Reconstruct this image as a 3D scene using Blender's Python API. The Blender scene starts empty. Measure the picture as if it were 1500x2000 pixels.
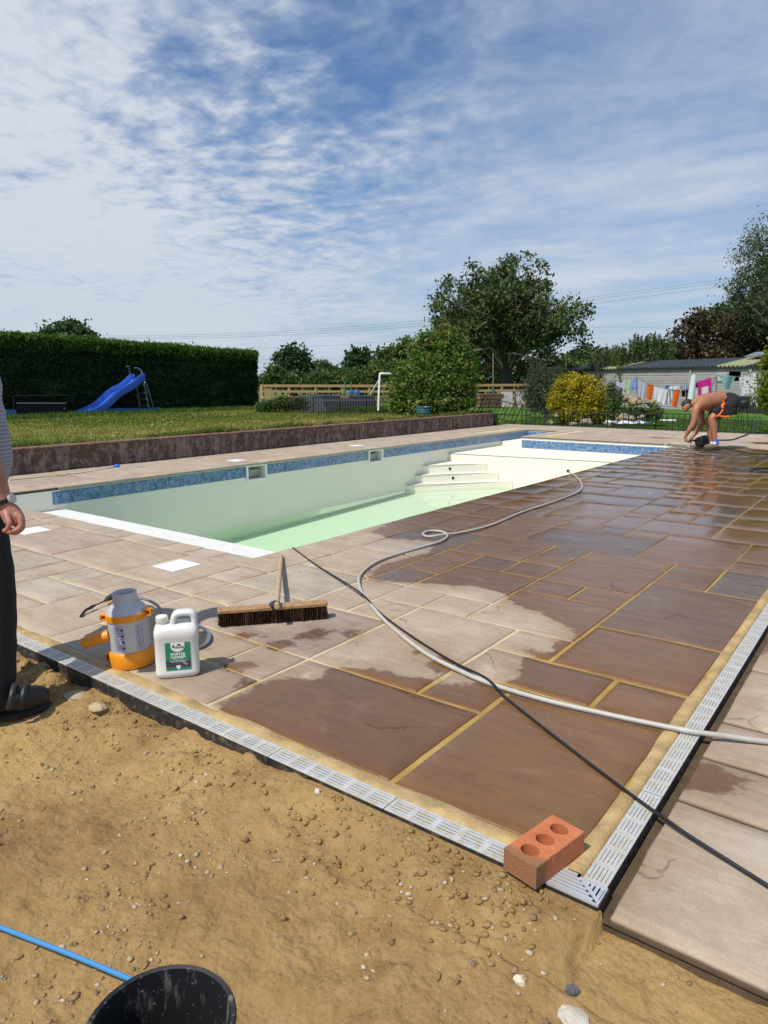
import bpy, bmesh, math, random
import numpy as np
from mathutils import Vector, Matrix, noise as mnoise
random.seed(7); RNG = np.random.default_rng(7)
S = bpy.context.scene
COL = S.collection
rad = math.radians

# ------------------------------------------------------------------ camera
# world: x runs along the near drain, y along the pool, z=0 is the top of the paving
CAM_H = 1.28
FPX = 1363.44                      # focal length in photo pixels (photo 1500 x 2000)
ROT = np.array([[0.8000865, 0.11028219, -0.58966044],
                [0.59988465, -0.1470871, 0.78645012],
                [0.0, -0.98295637, -0.183839]])
cam_d = bpy.data.cameras.new('camera')
cam = bpy.data.objects.new('camera', cam_d); COL.objects.link(cam)
cam_d.sensor_fit = 'VERTICAL'; cam_d.sensor_height = 36.0; cam_d.sensor_width = 27.0
cam_d.lens = 36.0 * FPX / 2000.0
cam_d.clip_start = 0.05; cam_d.clip_end = 6000
M3 = ROT @ np.diag([1, -1, -1])
mw = Matrix([[*M3[0], 0], [*M3[1], 0], [*M3[2], CAM_H], [0, 0, 0, 1]])
cam.matrix_world = mw
S.camera = cam

# ------------------------------------------------------------------ light
SUN_EL = rad(56); SUN_AZ = np.array([-0.17, -0.985])      # horizontal direction towards the sun
SUN_AZ = SUN_AZ / np.linalg.norm(SUN_AZ)
sun_vec = Vector((SUN_AZ[0] * math.cos(SUN_EL), SUN_AZ[1] * math.cos(SUN_EL), math.sin(SUN_EL)))
sd = bpy.data.lights.new('sun', 'SUN'); sd.energy = 4.1; sd.angle = rad(0.7); sd.color = (1.0, 0.945, 0.86)
sun = bpy.data.objects.new('sun', sd); COL.objects.link(sun)
sun.rotation_euler = sun_vec.to_track_quat('Z', 'Y').to_euler()
sun.location = (0, 0, 30)
S.view_settings.view_transform = 'Standard'; S.view_settings.look = 'None'
S.view_settings.exposure = 0.0; S.view_settings.gamma = 1.0

# ------------------------------------------------------------------ pixel -> world helpers
def ray(u, v):
    return ROT @ np.array([u - 750.0, v - 1000.0, FPX])
def G(u, v, z=0.0):                # point of the plane z seen at photo pixel (u, v)
    r = ray(u, v); t = (z - CAM_H) / r[2]
    return np.array([r[0] * t, r[1] * t, z])
def D(u, v, d):                    # point at optical depth d (metres)
    r = ray(u, v) * (d / FPX)
    return np.array([r[0], r[1], r[2] + CAM_H])
def pxm(d): return FPX / d         # photo pixels per metre at depth d
RIGHT = ROT[:, 0]; FWD = np.array([-0.59988, 0.80009, 0.0])
FWD = np.array([ROT[0, 2], ROT[1, 2], 0.0]); FWD /= np.linalg.norm(FWD)

# ------------------------------------------------------------------ node helper
class NT:
    def __init__(s, tree): s.t = tree; s.n = tree.nodes; s.l = tree.links
    def __call__(s, typ, ins=None, **props):
        nd = s.n.new('ShaderNode' + typ)
        for k, v in props.items(): setattr(nd, k, v)
        if ins:
            for k, v in ins.items():
                sock = nd.inputs[k]
                if isinstance(v, bpy.types.NodeSocket): s.l.new(v, sock)
                elif isinstance(v, bpy.types.Node): s.l.new(v.outputs[0], sock)
                else:
                    if sock.type == 'RGBA' and len(v) == 3: v = (*v, 1)
                    sock.default_value = v
        return nd
    def math(s, op, a, b=None, c=None, clamp=False):
        ins = {0: a}
        if b is not None: ins[1] = b
        if c is not None: ins[2] = c
        return s('Math', ins, operation=op, use_clamp=clamp).outputs[0]
    def mix(s, f, a, b, blend='MIX'):
        nd = s.n.new('ShaderNodeMix'); nd.data_type = 'RGBA'; nd.blend_type = blend
        for i, v in ((0, f), (6, a), (7, b)):
            sock = nd.inputs[i]
            if isinstance(v, bpy.types.NodeSocket): s.l.new(v, sock)
            elif isinstance(v, (int, float)): sock.default_value = v
            else: sock.default_value = (*v, 1) if len(v) == 3 else v
        return nd.outputs[2]
    def ramp(s, f, stops, interp='LINEAR'):
        nd = s.n.new('ShaderNodeValToRGB'); cr = nd.color_ramp; cr.interpolation = interp
        while len(cr.elements) < len(stops): cr.elements.new(0.5)
        for e, (p, c) in zip(cr.elements, stops):
            e.position = p
            if isinstance(c, (int, float)): c = (c, c, c)
            e.color = (*c, 1)
        if isinstance(f, bpy.types.NodeSocket): s.l.new(f, nd.inputs[0])
        return nd.outputs[0]
    def sstep(s, x, lo, hi, a=0.0, b=1.0):
        nd = s.n.new('ShaderNodeMapRange'); nd.interpolation_type = 'SMOOTHSTEP'
        s.l.new(x, nd.inputs[0])
        for i, v in zip((1, 2, 3, 4), (lo, hi, a, b)): nd.inputs[i].default_value = v
        return nd.outputs[0]
    def noise(s, vec, scale, detail=4, rough=0.5, dist=0.0, dim='3D'):
        nd = s('TexNoise', {'Scale': scale, 'Detail': detail, 'Roughness': rough, 'Distortion': dist}, noise_dimensions=dim)
        if vec is not None: s.l.new(vec, nd.inputs['Vector'])
        return nd.outputs['Fac']
    def bump(s, h, strength=0.3, dist=0.01):
        return s('Bump', {'Height': h, 'Strength': strength, 'Distance': dist}).outputs[0]

# ------------------------------------------------------------------ sky (world)
W = bpy.data.worlds.new('World'); S.world = W; W.use_nodes = True
nt = W.node_tree; nt.nodes.clear(); n = NT(nt)
skyt = n('TexSky', sky_type='NISHITA'); skyt.sun_disc = False
skyt.sun_elevation = SUN_EL
skyt.sun_rotation = math.atan2(SUN_AZ[0], SUN_AZ[1])
skyt.air_density = 1.0; skyt.dust_density = 1.2; skyt.ozone_density = 1.6; skyt.altitude = 50
tc = n('TexCoord')
dirv = tc.outputs['Generated']
sep = n('SeparateXYZ', {0: dirv})
dz = n.math('MAXIMUM', sep.outputs[2], 0.0)
den = n.math('ADD', dz, 0.10)
px = n.math('DIVIDE', sep.outputs[0], den); py = n.math('DIVIDE', sep.outputs[1], den)
plane = n('CombineXYZ', {0: px, 1: py, 2: 0.0}).outputs[0]
def sky_blob(u, v, deg0, deg1):
    d = ray(u, v); d = d / np.linalg.norm(d)
    dot = n('VectorMath', {0: dirv, 1: tuple(d)}, operation='DOT_PRODUCT').outputs['Value']
    return n.sstep(dot, math.cos(rad(deg1)), math.cos(rad(deg0)))
warp = n('TexNoise', {'Vector': plane, 'Scale': 1.1, 'Detail': 4.0})
wv = n('VectorMath', {0: warp.outputs['Color'], 1: (0.5, 0.5, 0.5)}, operation='SUBTRACT').outputs[0]
wv = n('VectorMath', {0: wv, 'Scale': 0.42}, operation='SCALE').outputs[0]
pl2 = n('VectorMath', {0: plane, 1: wv}, operation='ADD').outputs[0]
# big cover
big = n.noise(pl2, 0.95, 5, 0.52)
# streaks of cirrus
st_map = n('Mapping', {'Vector': pl2, 'Rotation': (0, 0, rad(-28)), 'Scale': (0.75, 1.9, 1.0)}).outputs[0]
streak = n.noise(st_map, 1.5, 6, 0.52, 0.35)
# mottled altocumulus
mot = n.noise(pl2, 8.0, 5, 0.55, 0.15)
mot2 = n.noise(plane, 20.0, 4, 0.6)
b_left = sky_blob(230, 430, 4, 25)
b_left2 = sky_blob(30, 520, 4, 22)
b_right = sky_blob(1250, 330, 6, 30)
b_top = sky_blob(640, 60, 3, 18)
hole = sky_blob(480, 250, 2, 13)
hole2 = sky_blob(760, 60, 1, 7)
hole3 = sky_blob(900, 220, 2, 13)
cov = n.math('MULTIPLY_ADD', big, 0.78, n.math('MULTIPLY', streak, 0.42))
cov = n.math('ADD', cov, n.math('MULTIPLY', n.math('SUBTRACT', mot, 0.5), n.math('MULTIPLY_ADD', b_left, 0.62, n.math('MULTIPLY_ADD', b_top, 0.60, 0.14))))
cov = n.math('ADD', cov, n.math('MULTIPLY', n.math('SUBTRACT', mot2, 0.5), n.math('MULTIPLY_ADD', b_left, 0.26, 0.10)))
cov = n.math('MULTIPLY_ADD', b_left, 0.27, cov)
cov = n.math('MULTIPLY_ADD', b_left2, 0.10, cov)
cov = n.math('MULTIPLY_ADD', b_right, 0.11, cov)
cov = n.math('MULTIPLY_ADD', b_top, 0.10, cov)
cov = n.math('MULTIPLY_ADD', hole, -0.26, cov)
cov = n.math('MULTIPLY_ADD', hole2, -0.09, cov)
cov = n.math('MULTIPLY_ADD', hole3, -0.09, cov)
low = n.sstep(sep.outputs[2], 0.0, 0.32, 1.0, 0.0)
cov = n.math('MULTIPLY_ADD', low, 0.10, cov)
fac = n.sstep(cov, 0.30, 0.98, 0.0, 0.94)
ctone = n.sstep(cov, 0.55, 1.05)
ccol = n.mix(ctone, (4.5, 5.35, 6.9), (7.0, 7.4, 8.0))
ccol = n.mix(n.math('MULTIPLY', low, 0.6), ccol, (5.2, 6.1, 7.3))
skyb = n.mix(1.0, skyt.outputs[0], (0.80, 1.0, 1.22), 'MULTIPLY')
skyc = n.mix(fac, skyb, ccol)
bg = n('Background', {'Color': skyc, 'Strength': 0.100})
n('OutputWorld', {'Surface': bg.outputs[0]})
# ------------------------------------------------------------------ mesh helpers
def link(o, parent=None):
    COL.objects.link(o)
    if parent is not None: o.parent = parent
    return o
def tag(o, label=None, cat=None, group=None, kind=None):
    if label: o['label'] = label
    if cat: o['category'] = cat
    if group: o['group'] = group
    if kind: o['kind'] = kind
    return o
def thing(name, label, cat, group=None, loc=(0, 0, 0)):
    o = bpy.data.objects.new(name, None); o.empty_display_size = 0.1
    o.location = [float(c) for c in loc]; link(o)
    return tag(o, label, cat, group)
def finish(o, parent, world=True):
    """parts are modelled in world space; move them into the parent's frame"""
    link(o)
    if parent is not None:
        o.parent = parent
        if world:
            off = Vector((0, 0, 0)); p = parent
            while p is not None: off += Vector(p.location); p = p.parent
            o.data.transform(Matrix.Translation(-off))
    return o
def raw_mesh(name, verts, faces, mat=None, parent=None, smooth=False, attrs=None, world=True):
    me = bpy.data.meshes.new(name)
    verts = np.asarray(verts, dtype=np.float32)
    if isinstance(faces, np.ndarray):
        nf, k = faces.shape
        me.vertices.add(len(verts)); me.vertices.foreach_set('co', verts.ravel())
        me.loops.add(nf * k); me.loops.foreach_set('vertex_index', faces.astype(np.int32).ravel())
        me.polygons.add(nf); me.polygons.foreach_set('loop_start', np.arange(0, nf * k, k, dtype=np.int32))
        try: me.polygons.foreach_set('loop_total', np.full(nf, k, dtype=np.int32))
        except Exception: pass
        me.update(calc_edges=True)
    else:
        me.from_pydata(verts.tolist(), [], faces); me.update()
    if attrs:
        for k, v in attrs.items():
            v = np.asarray(v, dtype=np.float32)
            if v.ndim == 1:
                a = me.attributes.new(k, 'FLOAT', 'POINT'); a.data.foreach_set('value', v)
            else:
                a = me.attributes.new(k, 'FLOAT_VECTOR', 'POINT'); a.data.foreach_set('vector', v.ravel())
    if mat is not None:
        for m in (mat if isinstance(mat, (list, tuple)) else [mat]): me.materials.append(m)
    if smooth: me.polygons.foreach_set('use_smooth', np.ones(len(me.polygons), dtype=bool))
    o = bpy.data.objects.new(name, me)
    finish(o, parent, world)
    return o

class MB:
    def __init__(s): s.v = []; s.f = []; s.m = []; s.mi = 0
    def add(s, vs, fs):
        b = len(s.v); s.v += [tuple(map(float, p)) for p in vs]
        s.f += [tuple(i + b for i in f) for f in fs]; s.m += [s.mi] * len(fs); return s
    def box(s, c, size, rz=0.0, mat=None, bev=0.0):
        hx, hy, hz = size[0] / 2, size[1] / 2, size[2] / 2
        if bev > 0:
            b = min(bev, hx * .9, hy * .9, hz * .9)
            ps = []
            for zz, ins in ((-hz, b), (-hz + b, 0), (hz - b, 0), (hz, b)):
                ax, ay = hx - ins, hy - ins
                bb = b if ins == 0 else b * .6
                ps.append([(ax - bb, -ay, zz), (ax, -ay + bb, zz), (ax, ay - bb, zz), (ax - bb, ay, zz),
                           (-ax + bb, ay, zz), (-ax, ay - bb, zz), (-ax, -ay + bb, zz), (-ax + bb, -ay, zz)])
            pts = [p for r in ps for p in r]
            fs = []
            for k in range(3):
                for i in range(8):
                    j = (i + 1) % 8
                    fs.append((k * 8 + i, k * 8 + j, k * 8 + 8 + j, k * 8 + 8 + i))
            fs.append(tuple(range(7, -1, -1))); fs.append(tuple(24 + i for i in range(8)))
        else:
            pts = [(x, y, z) for z in (-hz, hz) for (x, y) in ((-hx, -hy), (hx, -hy), (hx, hy), (-hx, hy))]
            fs = [(3, 2, 1, 0), (4, 5, 6, 7), (0, 1, 5, 4), (1, 2, 6, 5), (2, 3, 7, 6), (3, 0, 4, 7)]
        if mat is not None: pts = [tuple(mat @ Vector(p)) for p in pts]
        elif rz:
            cs, sn = math.cos(rz), math.sin(rz)
            pts = [(p[0] * cs - p[1] * sn, p[0] * sn + p[1] * cs, p[2]) for p in pts]
        return s.add([(p[0] + c[0], p[1] + c[1], p[2] + c[2]) for p in pts], fs)
    def bar(s, a, b, w, h=None, up=(0, 0, 1)):
        """square bar from a to b"""
        a = Vector(a); b = Vector(b); d = b - a; L = d.length
        if L < 1e-6: return s
        q = d.normalized(); u = Vector(up)
        if abs(q.dot(u)) > .98: u = Vector((1, 0, 0))
        x = q.cross(u).normalized(); y = x.cross(q).normalized()
        m = Matrix((x, q, y)).transposed()
        return s.box((a + b) / 2, (w, L, h or w), mat=m)
    def tube(s, pts, r, n=8, cap=True, closed=False):
        P = [Vector(p) for p in pts]; N = len(P)
        R = r if isinstance(r, (list, tuple, np.ndarray)) else [r] * N
        base = len(s.v); prev = None; rings = []
        for i, p in enumerate(P):
            if closed: t = P[(i + 1) % N] - P[i - 1]
            else: t = P[min(i + 1, N - 1)] - P[max(i - 1, 0)]
            t = t.normalized() if t.length > 1e-9 else Vector((0, 0, 1))
            if prev is None:
                u = Vector((0, 0, 1)) if abs(t.z) < .9 else Vector((1, 0, 0))
                x = t.cross(u).normalized()
            else:
                x = prev - t * prev.dot(t); x = x.normalized() if x.length > 1e-6 else t.orthogonal().normalized()
            prev = x; y = t.cross(x)
            rings.append([p + (x * math.cos(2 * math.pi * k / n) + y * math.sin(2 * math.pi * k / n)) * R[i] for k in range(n)])
        vs = [q for rg in rings for q in rg]; fs = []
        for i in range(N if closed else N - 1):
            j = (i + 1) % N
            for k in range(n):
                l = (k + 1) % n
                fs.append((i * n + k, i * n + l, j * n + l, j * n + k))
        if cap and not closed:
            fs.append(tuple(range(n - 1, -1, -1))); fs.append(tuple((N - 1) * n + k for k in range(n)))
        return s.add(vs, fs)
    def lathe(s, prof, c=(0, 0, 0), n=24, mat=None, sx=1.0, sy=1.0):
        vs = []; fs = []
        for (r, z) in prof:
            for k in range(n):
                a = 2 * math.pi * k / n
                p = Vector((r * math.cos(a) * sx, r * math.sin(a) * sy, z))
                if mat is not None: p = mat @ p
                vs.append((p[0] + c[0], p[1] + c[1], p[2] + c[2]))
        for i in range(len(prof) - 1):
            for k in range(n):
                l = (k + 1) % n
                fs.append((i * n + k, i * n + l, i * n + n + l, i * n + n + k))
        if prof[0][0] > 1e-6: fs.append(tuple(range(n - 1, -1, -1)))
        if prof[-1][0] > 1e-6: fs.append(tuple((len(prof) - 1) * n + k for k in range(n)))
        return s.add(vs, fs)
    def prism(s, poly, z0, z1, xf=lambda p: p):
        n = len(poly)
        vs = [xf((x, y, z0)) for x, y in poly] + [xf((x, y, z1)) for x, y in poly]
        fs = [tuple(range(n - 1, -1, -1)), tuple(range(n, 2 * n))]
        fs += [(i, (i + 1) % n, n + (i + 1) % n, n + i) for i in range(n)]
        return s.add(vs, fs)
    def quad(s, a, b, c, d): return s.add([a, b, c, d], [(0, 1, 2, 3)])
    def build(s, name, mat=None, parent=None, smooth=False, world=True, sharp=None):
        me = bpy.data.meshes.new(name); me.from_pydata(s.v, [], s.f)
        mats = mat if isinstance(mat, (list, tuple)) else [mat]
        for m in mats:
            if m is not None: me.materials.append(m)
        if len(mats) > 1: me.polygons.foreach_set('material_index', s.m)
        me.update()
        bm = bmesh.new(); bm.from_mesh(me); bmesh.ops.recalc_face_normals(bm, faces=bm.faces); bm.to_mesh(me); bm.free()
        if smooth:
            me.polygons.foreach_set('use_smooth', np.ones(len(me.polygons), dtype=bool))
            try: me.set_sharp_from_angle(angle=rad(sharp or 40))
            except Exception: pass
        o = bpy.data.objects.new(name, me)
        return finish(o, parent, world)

def skin_mesh(name, joints, edges, mat=None, parent=None, sub=2, root=0, post=None):
    """joints: list of (pos, rx[, ry]); grows one continuous surface with a Skin modifier and bakes it"""
    me = bpy.data.meshes.new(name)
    me.from_pydata([tuple(map(float, j[0])) for j in joints], edges, []); me.update()
    o = bpy.data.objects.new(name, me); COL.objects.link(o)
    md = o.modifiers.new('skin', 'SKIN'); md.use_smooth_shade = True
    sv = me.skin_vertices[0].data
    for i, j in enumerate(joints):
        sv[i].radius = (j[1], j[2] if len(j) > 2 else j[1]); sv[i].use_root = (i == root)
    ss = o.modifiers.new('sub', 'SUBSURF'); ss.levels = sub; ss.render_levels = sub
    dg = bpy.context.evaluated_depsgraph_get(); dg.update()
    m2 = bpy.data.meshes.new_from_object(o.evaluated_get(dg))
    bpy.data.objects.remove(o); bpy.data.meshes.remove(me)
    m2.name = name
    m2.materials.clear()
    if mat is not None: m2.materials.append(mat)
    m2.polygons.foreach_set('use_smooth', np.ones(len(m2.polygons), dtype=bool))
    if post: post(m2)
    o2 = bpy.data.objects.new(name, m2)
    return finish(o2, parent)

def text_mesh(body, size, xf, mat, name, parent, align='CENTER', extrude=0.0, bold=0.0):
    cu = bpy.data.curves.new(name, 'FONT'); cu.body = body; cu.size = size; cu.align_x = align; cu.align_y = 'CENTER'
    cu.extrude = extrude; cu.offset = bold; cu.resolution_u = 3
    o = bpy.data.objects.new(name, cu); COL.objects.link(o)
    dg = bpy.context.evaluated_depsgraph_get(); dg.update()
    me = bpy.data.meshes.new_from_object(o.evaluated_get(dg))
    bpy.data.objects.remove(o); bpy.data.curves.remove(cu)
    for v in me.vertices: v.co = Vector(xf(v.co))
    me.materials.clear(); me.materials.append(mat); me.name = name
    return finish(bpy.data.objects.new(name, me), parent)

def smooth_path(pts, per=8):
    P = [np.array(p, float) for p in pts]; out = []
    P = [2 * P[0] - P[1]] + P + [2 * P[-1] - P[-2]]
    for i in range(1, len(P) - 2):
        p0, p1, p2, p3 = P[i - 1:i + 3]
        for k in range(per):
            t = k / per
            out.append(.5 * ((2 * p1) + (-p0 + p2) * t + (2 * p0 - 5 * p1 + 4 * p2 - p3) * t * t + (-p0 + 3 * p1 - 3 * p2 + p3) * t ** 3))
    out.append(P[-2]); return out

# ------------------------------------------------------------------ foliage helpers
def leaf_cards(name, cen, size, mat, parent=None, aspect=0.55, tone=None, bias=None, kind=None, jit=.65):
    """many small leaf-shaped faces (4 points each) spread through a volume"""
    N = len(cen); rng = RNG
    a = rng.normal(size=(N, 3))
    if bias is not None: a += np.asarray(bias)
    a /= np.linalg.norm(a, axis=1)[:, None]
    b = rng.normal(size=(N, 3)); b -= (b * a).sum(1)[:, None] * a; b /= np.linalg.norm(b, axis=1)[:, None]
    s = (size * (1 + jit * (rng.random(N) * 2 - 1)))[:, None]
    fold = np.cross(a, b)
    v = np.empty((N, 4, 3), np.float32)
    v[:, 0] = cen - a * s; v[:, 1] = cen + b * s * aspect + fold * s * .15
    v[:, 2] = cen + a * s; v[:, 3] = cen - b * s * aspect + fold * s * .15
    f = np.arange(N * 4).reshape(N, 4)
    t = rng.random(N) if tone is None else np.clip(tone + rng.normal(size=N) * .12, 0, 1)
    o = raw_mesh(name, v.reshape(-1, 3), f, mat, parent, attrs={'tone': np.repeat(t, 4)})
    if kind: o['kind'] = kind
    return o
def blob_points(blobs, n, clump=None, shell=0.55, spread=.5):
    """blobs: (center, radii) ; returns points gathered in clumps near the blobs' skins, and a tone per point"""
    vol = np.array([b[1][0] * b[1][1] * b[1][2] for b in blobs]) ** (2 / 3); vol /= vol.sum()
    nc = clump or max(12, n // 60)
    ci = RNG.choice(len(blobs), nc, p=vol)
    d = RNG.normal(size=(nc, 3)); d /= np.linalg.norm(d, axis=1)[:, None]
    r = (shell + (1 - shell) * RNG.random(nc))[:, None]
    C = np.array([blobs[i][0] for i in ci]) + d * r * np.array([blobs[i][1] for i in ci])
    cr = np.array([np.mean(blobs[i][1]) for i in ci]) * spread * (0.5 + .8 * RNG.random(nc)) * .5
    ct = RNG.random(nc)
    k = RNG.integers(0, nc, n)
    g = RNG.normal(size=(n, 3)); 
    P = C[k] + g * cr[k][:, None] * np.array([1, 1, .75])
    return P, ct[k]
def blobs_px(lst, d, flat=1.0):
    """crown lobes read off the photo at optical depth d: (u, v, ru, rv[, dd]) -> world centre and radii"""
    out = []
    for b in lst:
        dd = d + (b[4] if len(b) > 4 else 0)
        out.append((D(b[0], b[1], dd), np.array([b[2], b[2] * flat, b[3]]) / pxm(dd)))
    return out

# ------------------------------------------------------------------ materials
MATS = {}
def newmat(name):
    m = bpy.data.materials.new(name); m.use_nodes = True
    m.node_tree.nodes.clear(); MATS[name] = m
    return m, NT(m.node_tree)
def out(n, sh, vol=None, disp=None):
    o = n('OutputMaterial', {'Surface': sh})
    if vol is not None: n.l.new(vol, o.inputs['Volume'])
    return o
def plain(name, col, rough=.6, metal=0.0, var=.12, scale=8.0, bump=.0, bscale=40, spec=.5, trans=0.0, dirt=None, dirt_amt=.0):
    """principled paint with mottling, a little dirt and bump"""
    m, n = newmat(name)
    tcn = n('TexCoord').outputs['Object']
    nz = n.noise(tcn, scale, 6, .6)
    c = n.mix(n.ramp(nz, [(.3, 0), (.72, 1)]), tuple(x * (1 - var) for x in col), tuple(min(1, x * (1 + var)) for x in col))
    if dirt is not None:
        dz_ = n.noise(tcn, scale * 2.7, 8, .7)
        c = n.mix(n.sstep(dz_, .62 - dirt_amt, .85 - dirt_amt), c, dirt)
    rr = n.math('MULTIPLY_ADD', nz, .25, rough - .12, clamp=True)
    ins = {'Base Color': c, 'Roughness': rr, 'Metallic': metal, 'Specular IOR Level': spec}
    if bump > 0: ins['Normal'] = n.bump(n.noise(tcn, bscale, 6, .65), bump, .01)
    p = n('BsdfPrincipled', ins)
    sh = p.outputs[0]
    if trans > 0:
        tr = n('BsdfTranslucent', {'Color': c})
        sh = n('MixShader', {0: trans, 1: sh, 2: tr}).outputs[0]
    out(n, sh); return m
def leafmat(name, stops, rough=.55, trans=.3, spec=.35):
    rough = max(rough, .58); spec = min(spec, .16)
    m, n = newmat(name)
    t = n('Attribute', attribute_name='tone').outputs['Fac']
    c = n.ramp(t, stops)
    p = n('BsdfPrincipled', {'Base Color': c, 'Roughness': rough, 'Specular IOR Level': spec})
    tr = n('BsdfTranslucent', {'Color': n.mix(1.0, c, (1.15, 1.25, .7), 'MULTIPLY')})
    out(n, n('MixShader', {0: trans, 1: p.outputs[0], 2: tr.outputs[0]}).outputs[0]); return m
# --- sandstone paving: per-slab tone, riven veins, wet area given by a signed distance stored on the mesh
def mat_paving():
    m, n = newmat('sandstone paving')
    geo = n('NewGeometry'); pos = geo.outputs['Position']
    tone = n('Attribute', attribute_name='tone').outputs['Vector']
    ts = n('SeparateXYZ', {0: tone})
    wet = n('Attribute', attribute_name='wet').outputs['Fac']
    pud = n('Attribute', attribute_name='puddle').outputs['Fac']
    offv = n('Attribute', attribute_name='off').outputs['Vector']
    p2 = n('VectorMath', {0: pos, 1: offv}, operation='ADD').outputs[0]
    st = n('Mapping', {'Vector': p2, 'Rotation': (0, 0, rad(24)), 'Scale': (1.0, 5.5, 1.0)}).outputs[0]
    vein = n.noise(st, 2.2, 9, .62, 1.2)
    fine = n.noise(pos, 38, 8, .68)
    mid = n.noise(p2, 6.5, 8, .62)
    cl = n.noise(p2, 1.7, 3, .5)
    # slab colours: brown-mauve, grey-green, sandy, plum
    base = n.ramp(ts.outputs[0], [(0, (.46, .375, .275)), (.35, (.43, .34, .255)), (.55, (.475, .39, .285)), (.75, (.40, .312, .245)), (.9, (.41, .365, .285)), (1, (.43, .345, .26))])
    base = n.mix(n.ramp(vein, [(.35, 0), (.7, 1)]), base, n.mix(1.0, base, (.82, .77, .74), 'MULTIPLY'))
    base = n.mix(n.ramp(mid, [(.45, 0), (.75, .55)]), base, (.52, .45, .35))
    base = n.mix(n.ramp(fine, [(.4, 0), (.75, .35)]), base, n.mix(1.0, base, (.66, .62, .58), 'MULTIPLY'))
    base = n.mix(n.sstep(cl, .5, .72, 0, .5), base, (.53, .46, .37))
    # wet colour
    wcol = n.ramp(ts.outputs[0], [(0, (.205, .104, .040)), (.3, (.172, .088, .038)), (.55, (.214, .112, .042)), (.75, (.150, .080, .042)), (.9, (.142, .112, .080)), (1, (.172, .092, .042))])
    wcol = n.mix(n.ramp(vein, [(.3, 0), (.68, .8)]), wcol, n.mix(1.0, wcol, (.72, .66, .66), 'MULTIPLY'))
    wcol = n.mix(n.ramp(mid, [(.4, 0), (.8, .6)]), wcol, n.mix(1.0, wcol, (1.25, 1.15, 1.0), 'MULTIPLY'))
    wcol = n.mix(n.ramp(fine, [(.55, 0), (.8, .35)]), wcol, (.22, .15, .10))
    e1 = n.noise(pos, 5.0, 6, .62, .3); e2 = n.noise(pos, 45, 5, .7)
    ed = n.math('MULTIPLY_ADD', n.math('SUBTRACT', e1, .5), .28, wet)
    ed = n.math('MULTIPLY_ADD', n.math('SUBTRACT', e2, .5), .045, ed)
    wf = n.sstep(ed, -.020, .030)
    damp = n.sstep(ed, -.20, .0, 0.0, .34)
    # scattered splashes on the dry part
    sp = n.noise(pos, 7.5, 7, .72, .8)
    spl = n.math('MULTIPLY', n.sstep(sp, .665, .69), n.sstep(wet, -.55, -.05))
    wf = n.math('MAXIMUM', wf, n.math('MULTIPLY', spl, .55))
    col = n.mix(n.math('MAXIMUM', wf, damp), base, wcol)
    # sandy slurry film left by brushing in the joints
    slu = n.noise(pos, 3.2, 6, .65, .5)
    col = n.mix(n.math('MULTIPLY', n.sstep(slu, .56, .74, 0, .5), n.math('MULTIPLY_ADD', wf, -.75, 1.0)), col, (.55, .46, .33))
    rip = n('Mapping', {'Vector': pos, 'Rotation': (0, 0, rad(-31)), 'Scale': (1.0, 3.4, 1.0)}).outputs[0]
    riv = n.noise(rip, 3.2, 7, .55, 1.6)
    wv = n('VectorMath', {0: n('TexNoise', {'Vector': p2, 'Scale': 2.6, 'Detail': 5.0}).outputs['Color'], 'Scale': .55}, operation='SCALE').outputs[0]
    cv = n('VectorMath', {0: p2, 1: wv}, operation='ADD').outputs[0]
    ck = n('TexVoronoi', {'Vector': cv, 'Scale': 1.9}, feature='DISTANCE_TO_EDGE').outputs['Distance']
    ckm = n.math('MULTIPLY', n.sstep(ck, .0, .020, 1.0, 0.0), n.sstep(n.noise(p2, 2.1, 4, .6), .52, .64))
    col = n.mix(n.math('MULTIPLY', ckm, .55), col, n.mix(1.0, col, (.35, .30, .28), 'MULTIPLY'))
    grit = n.noise(pos, 150, 4, .75)
    col = n.mix(n.ramp(grit, [(.52, 0), (.75, .4)]), col, n.mix(1.0, col, (.55, .52, .5), 'MULTIPLY'))
    col = n.mix(n.ramp(grit, [(.30, .3), (.45, 0)]), col, n.mix(1.0, col, (1.5, 1.45, 1.35), 'MULTIPLY'))
    hgt = n.math('ADD', n.math('MULTIPLY', riv, 1.0), n.math('MULTIPLY', mid, .35))
    hgt = n.math('MULTIPLY_ADD', ckm, -.35, hgt)
    clw = n.noise(n('Mapping', {'Vector': pos, 'Rotation': (0, 0, rad(-37)), 'Scale': (.8, 2.0, 1)}).outputs[0], 1.1, 5, .6)
    lvl = n.math('MULTIPLY_ADD', pud, .85, n.math('MULTIPLY', n.math('SUBTRACT', clw, .5), 1.1))
    film = n.math('MULTIPLY', wf, n.sstep(lvl, .10, .62))          # standing film of water
    bs = n.math('MULTIPLY_ADD', film, -.72, .95)
    nrm = n('Bump', {'Height': hgt, 'Strength': n.math('MULTIPLY', bs, .5), 'Distance': .012}).outputs[0]
    nrm2 = n('Bump', {'Height': fine, 'Strength': n.math('MULTIPLY', bs, .32), 'Distance': .004, 'Normal': nrm}).outputs[0]
    rough_w = n.math('MULTIPLY_ADD', mid, .22, .09)
    rough = n('Mix', {0: wf, 2: .85, 3: rough_w}).outputs[0]
    rough = n('Mix', {0: film, 2: rough, 3: .055}).outputs[0]
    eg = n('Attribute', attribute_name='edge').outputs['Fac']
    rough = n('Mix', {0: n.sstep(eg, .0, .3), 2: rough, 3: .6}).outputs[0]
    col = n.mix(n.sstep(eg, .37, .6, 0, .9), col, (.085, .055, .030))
    spc = n('Mix', {0: wf, 2: .25, 3: .5}).outputs[0]
    p = n('BsdfPrincipled', {'Base Color': col, 'Roughness': rough, 'Normal': nrm2, 'Specular IOR Level': spc})
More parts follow.
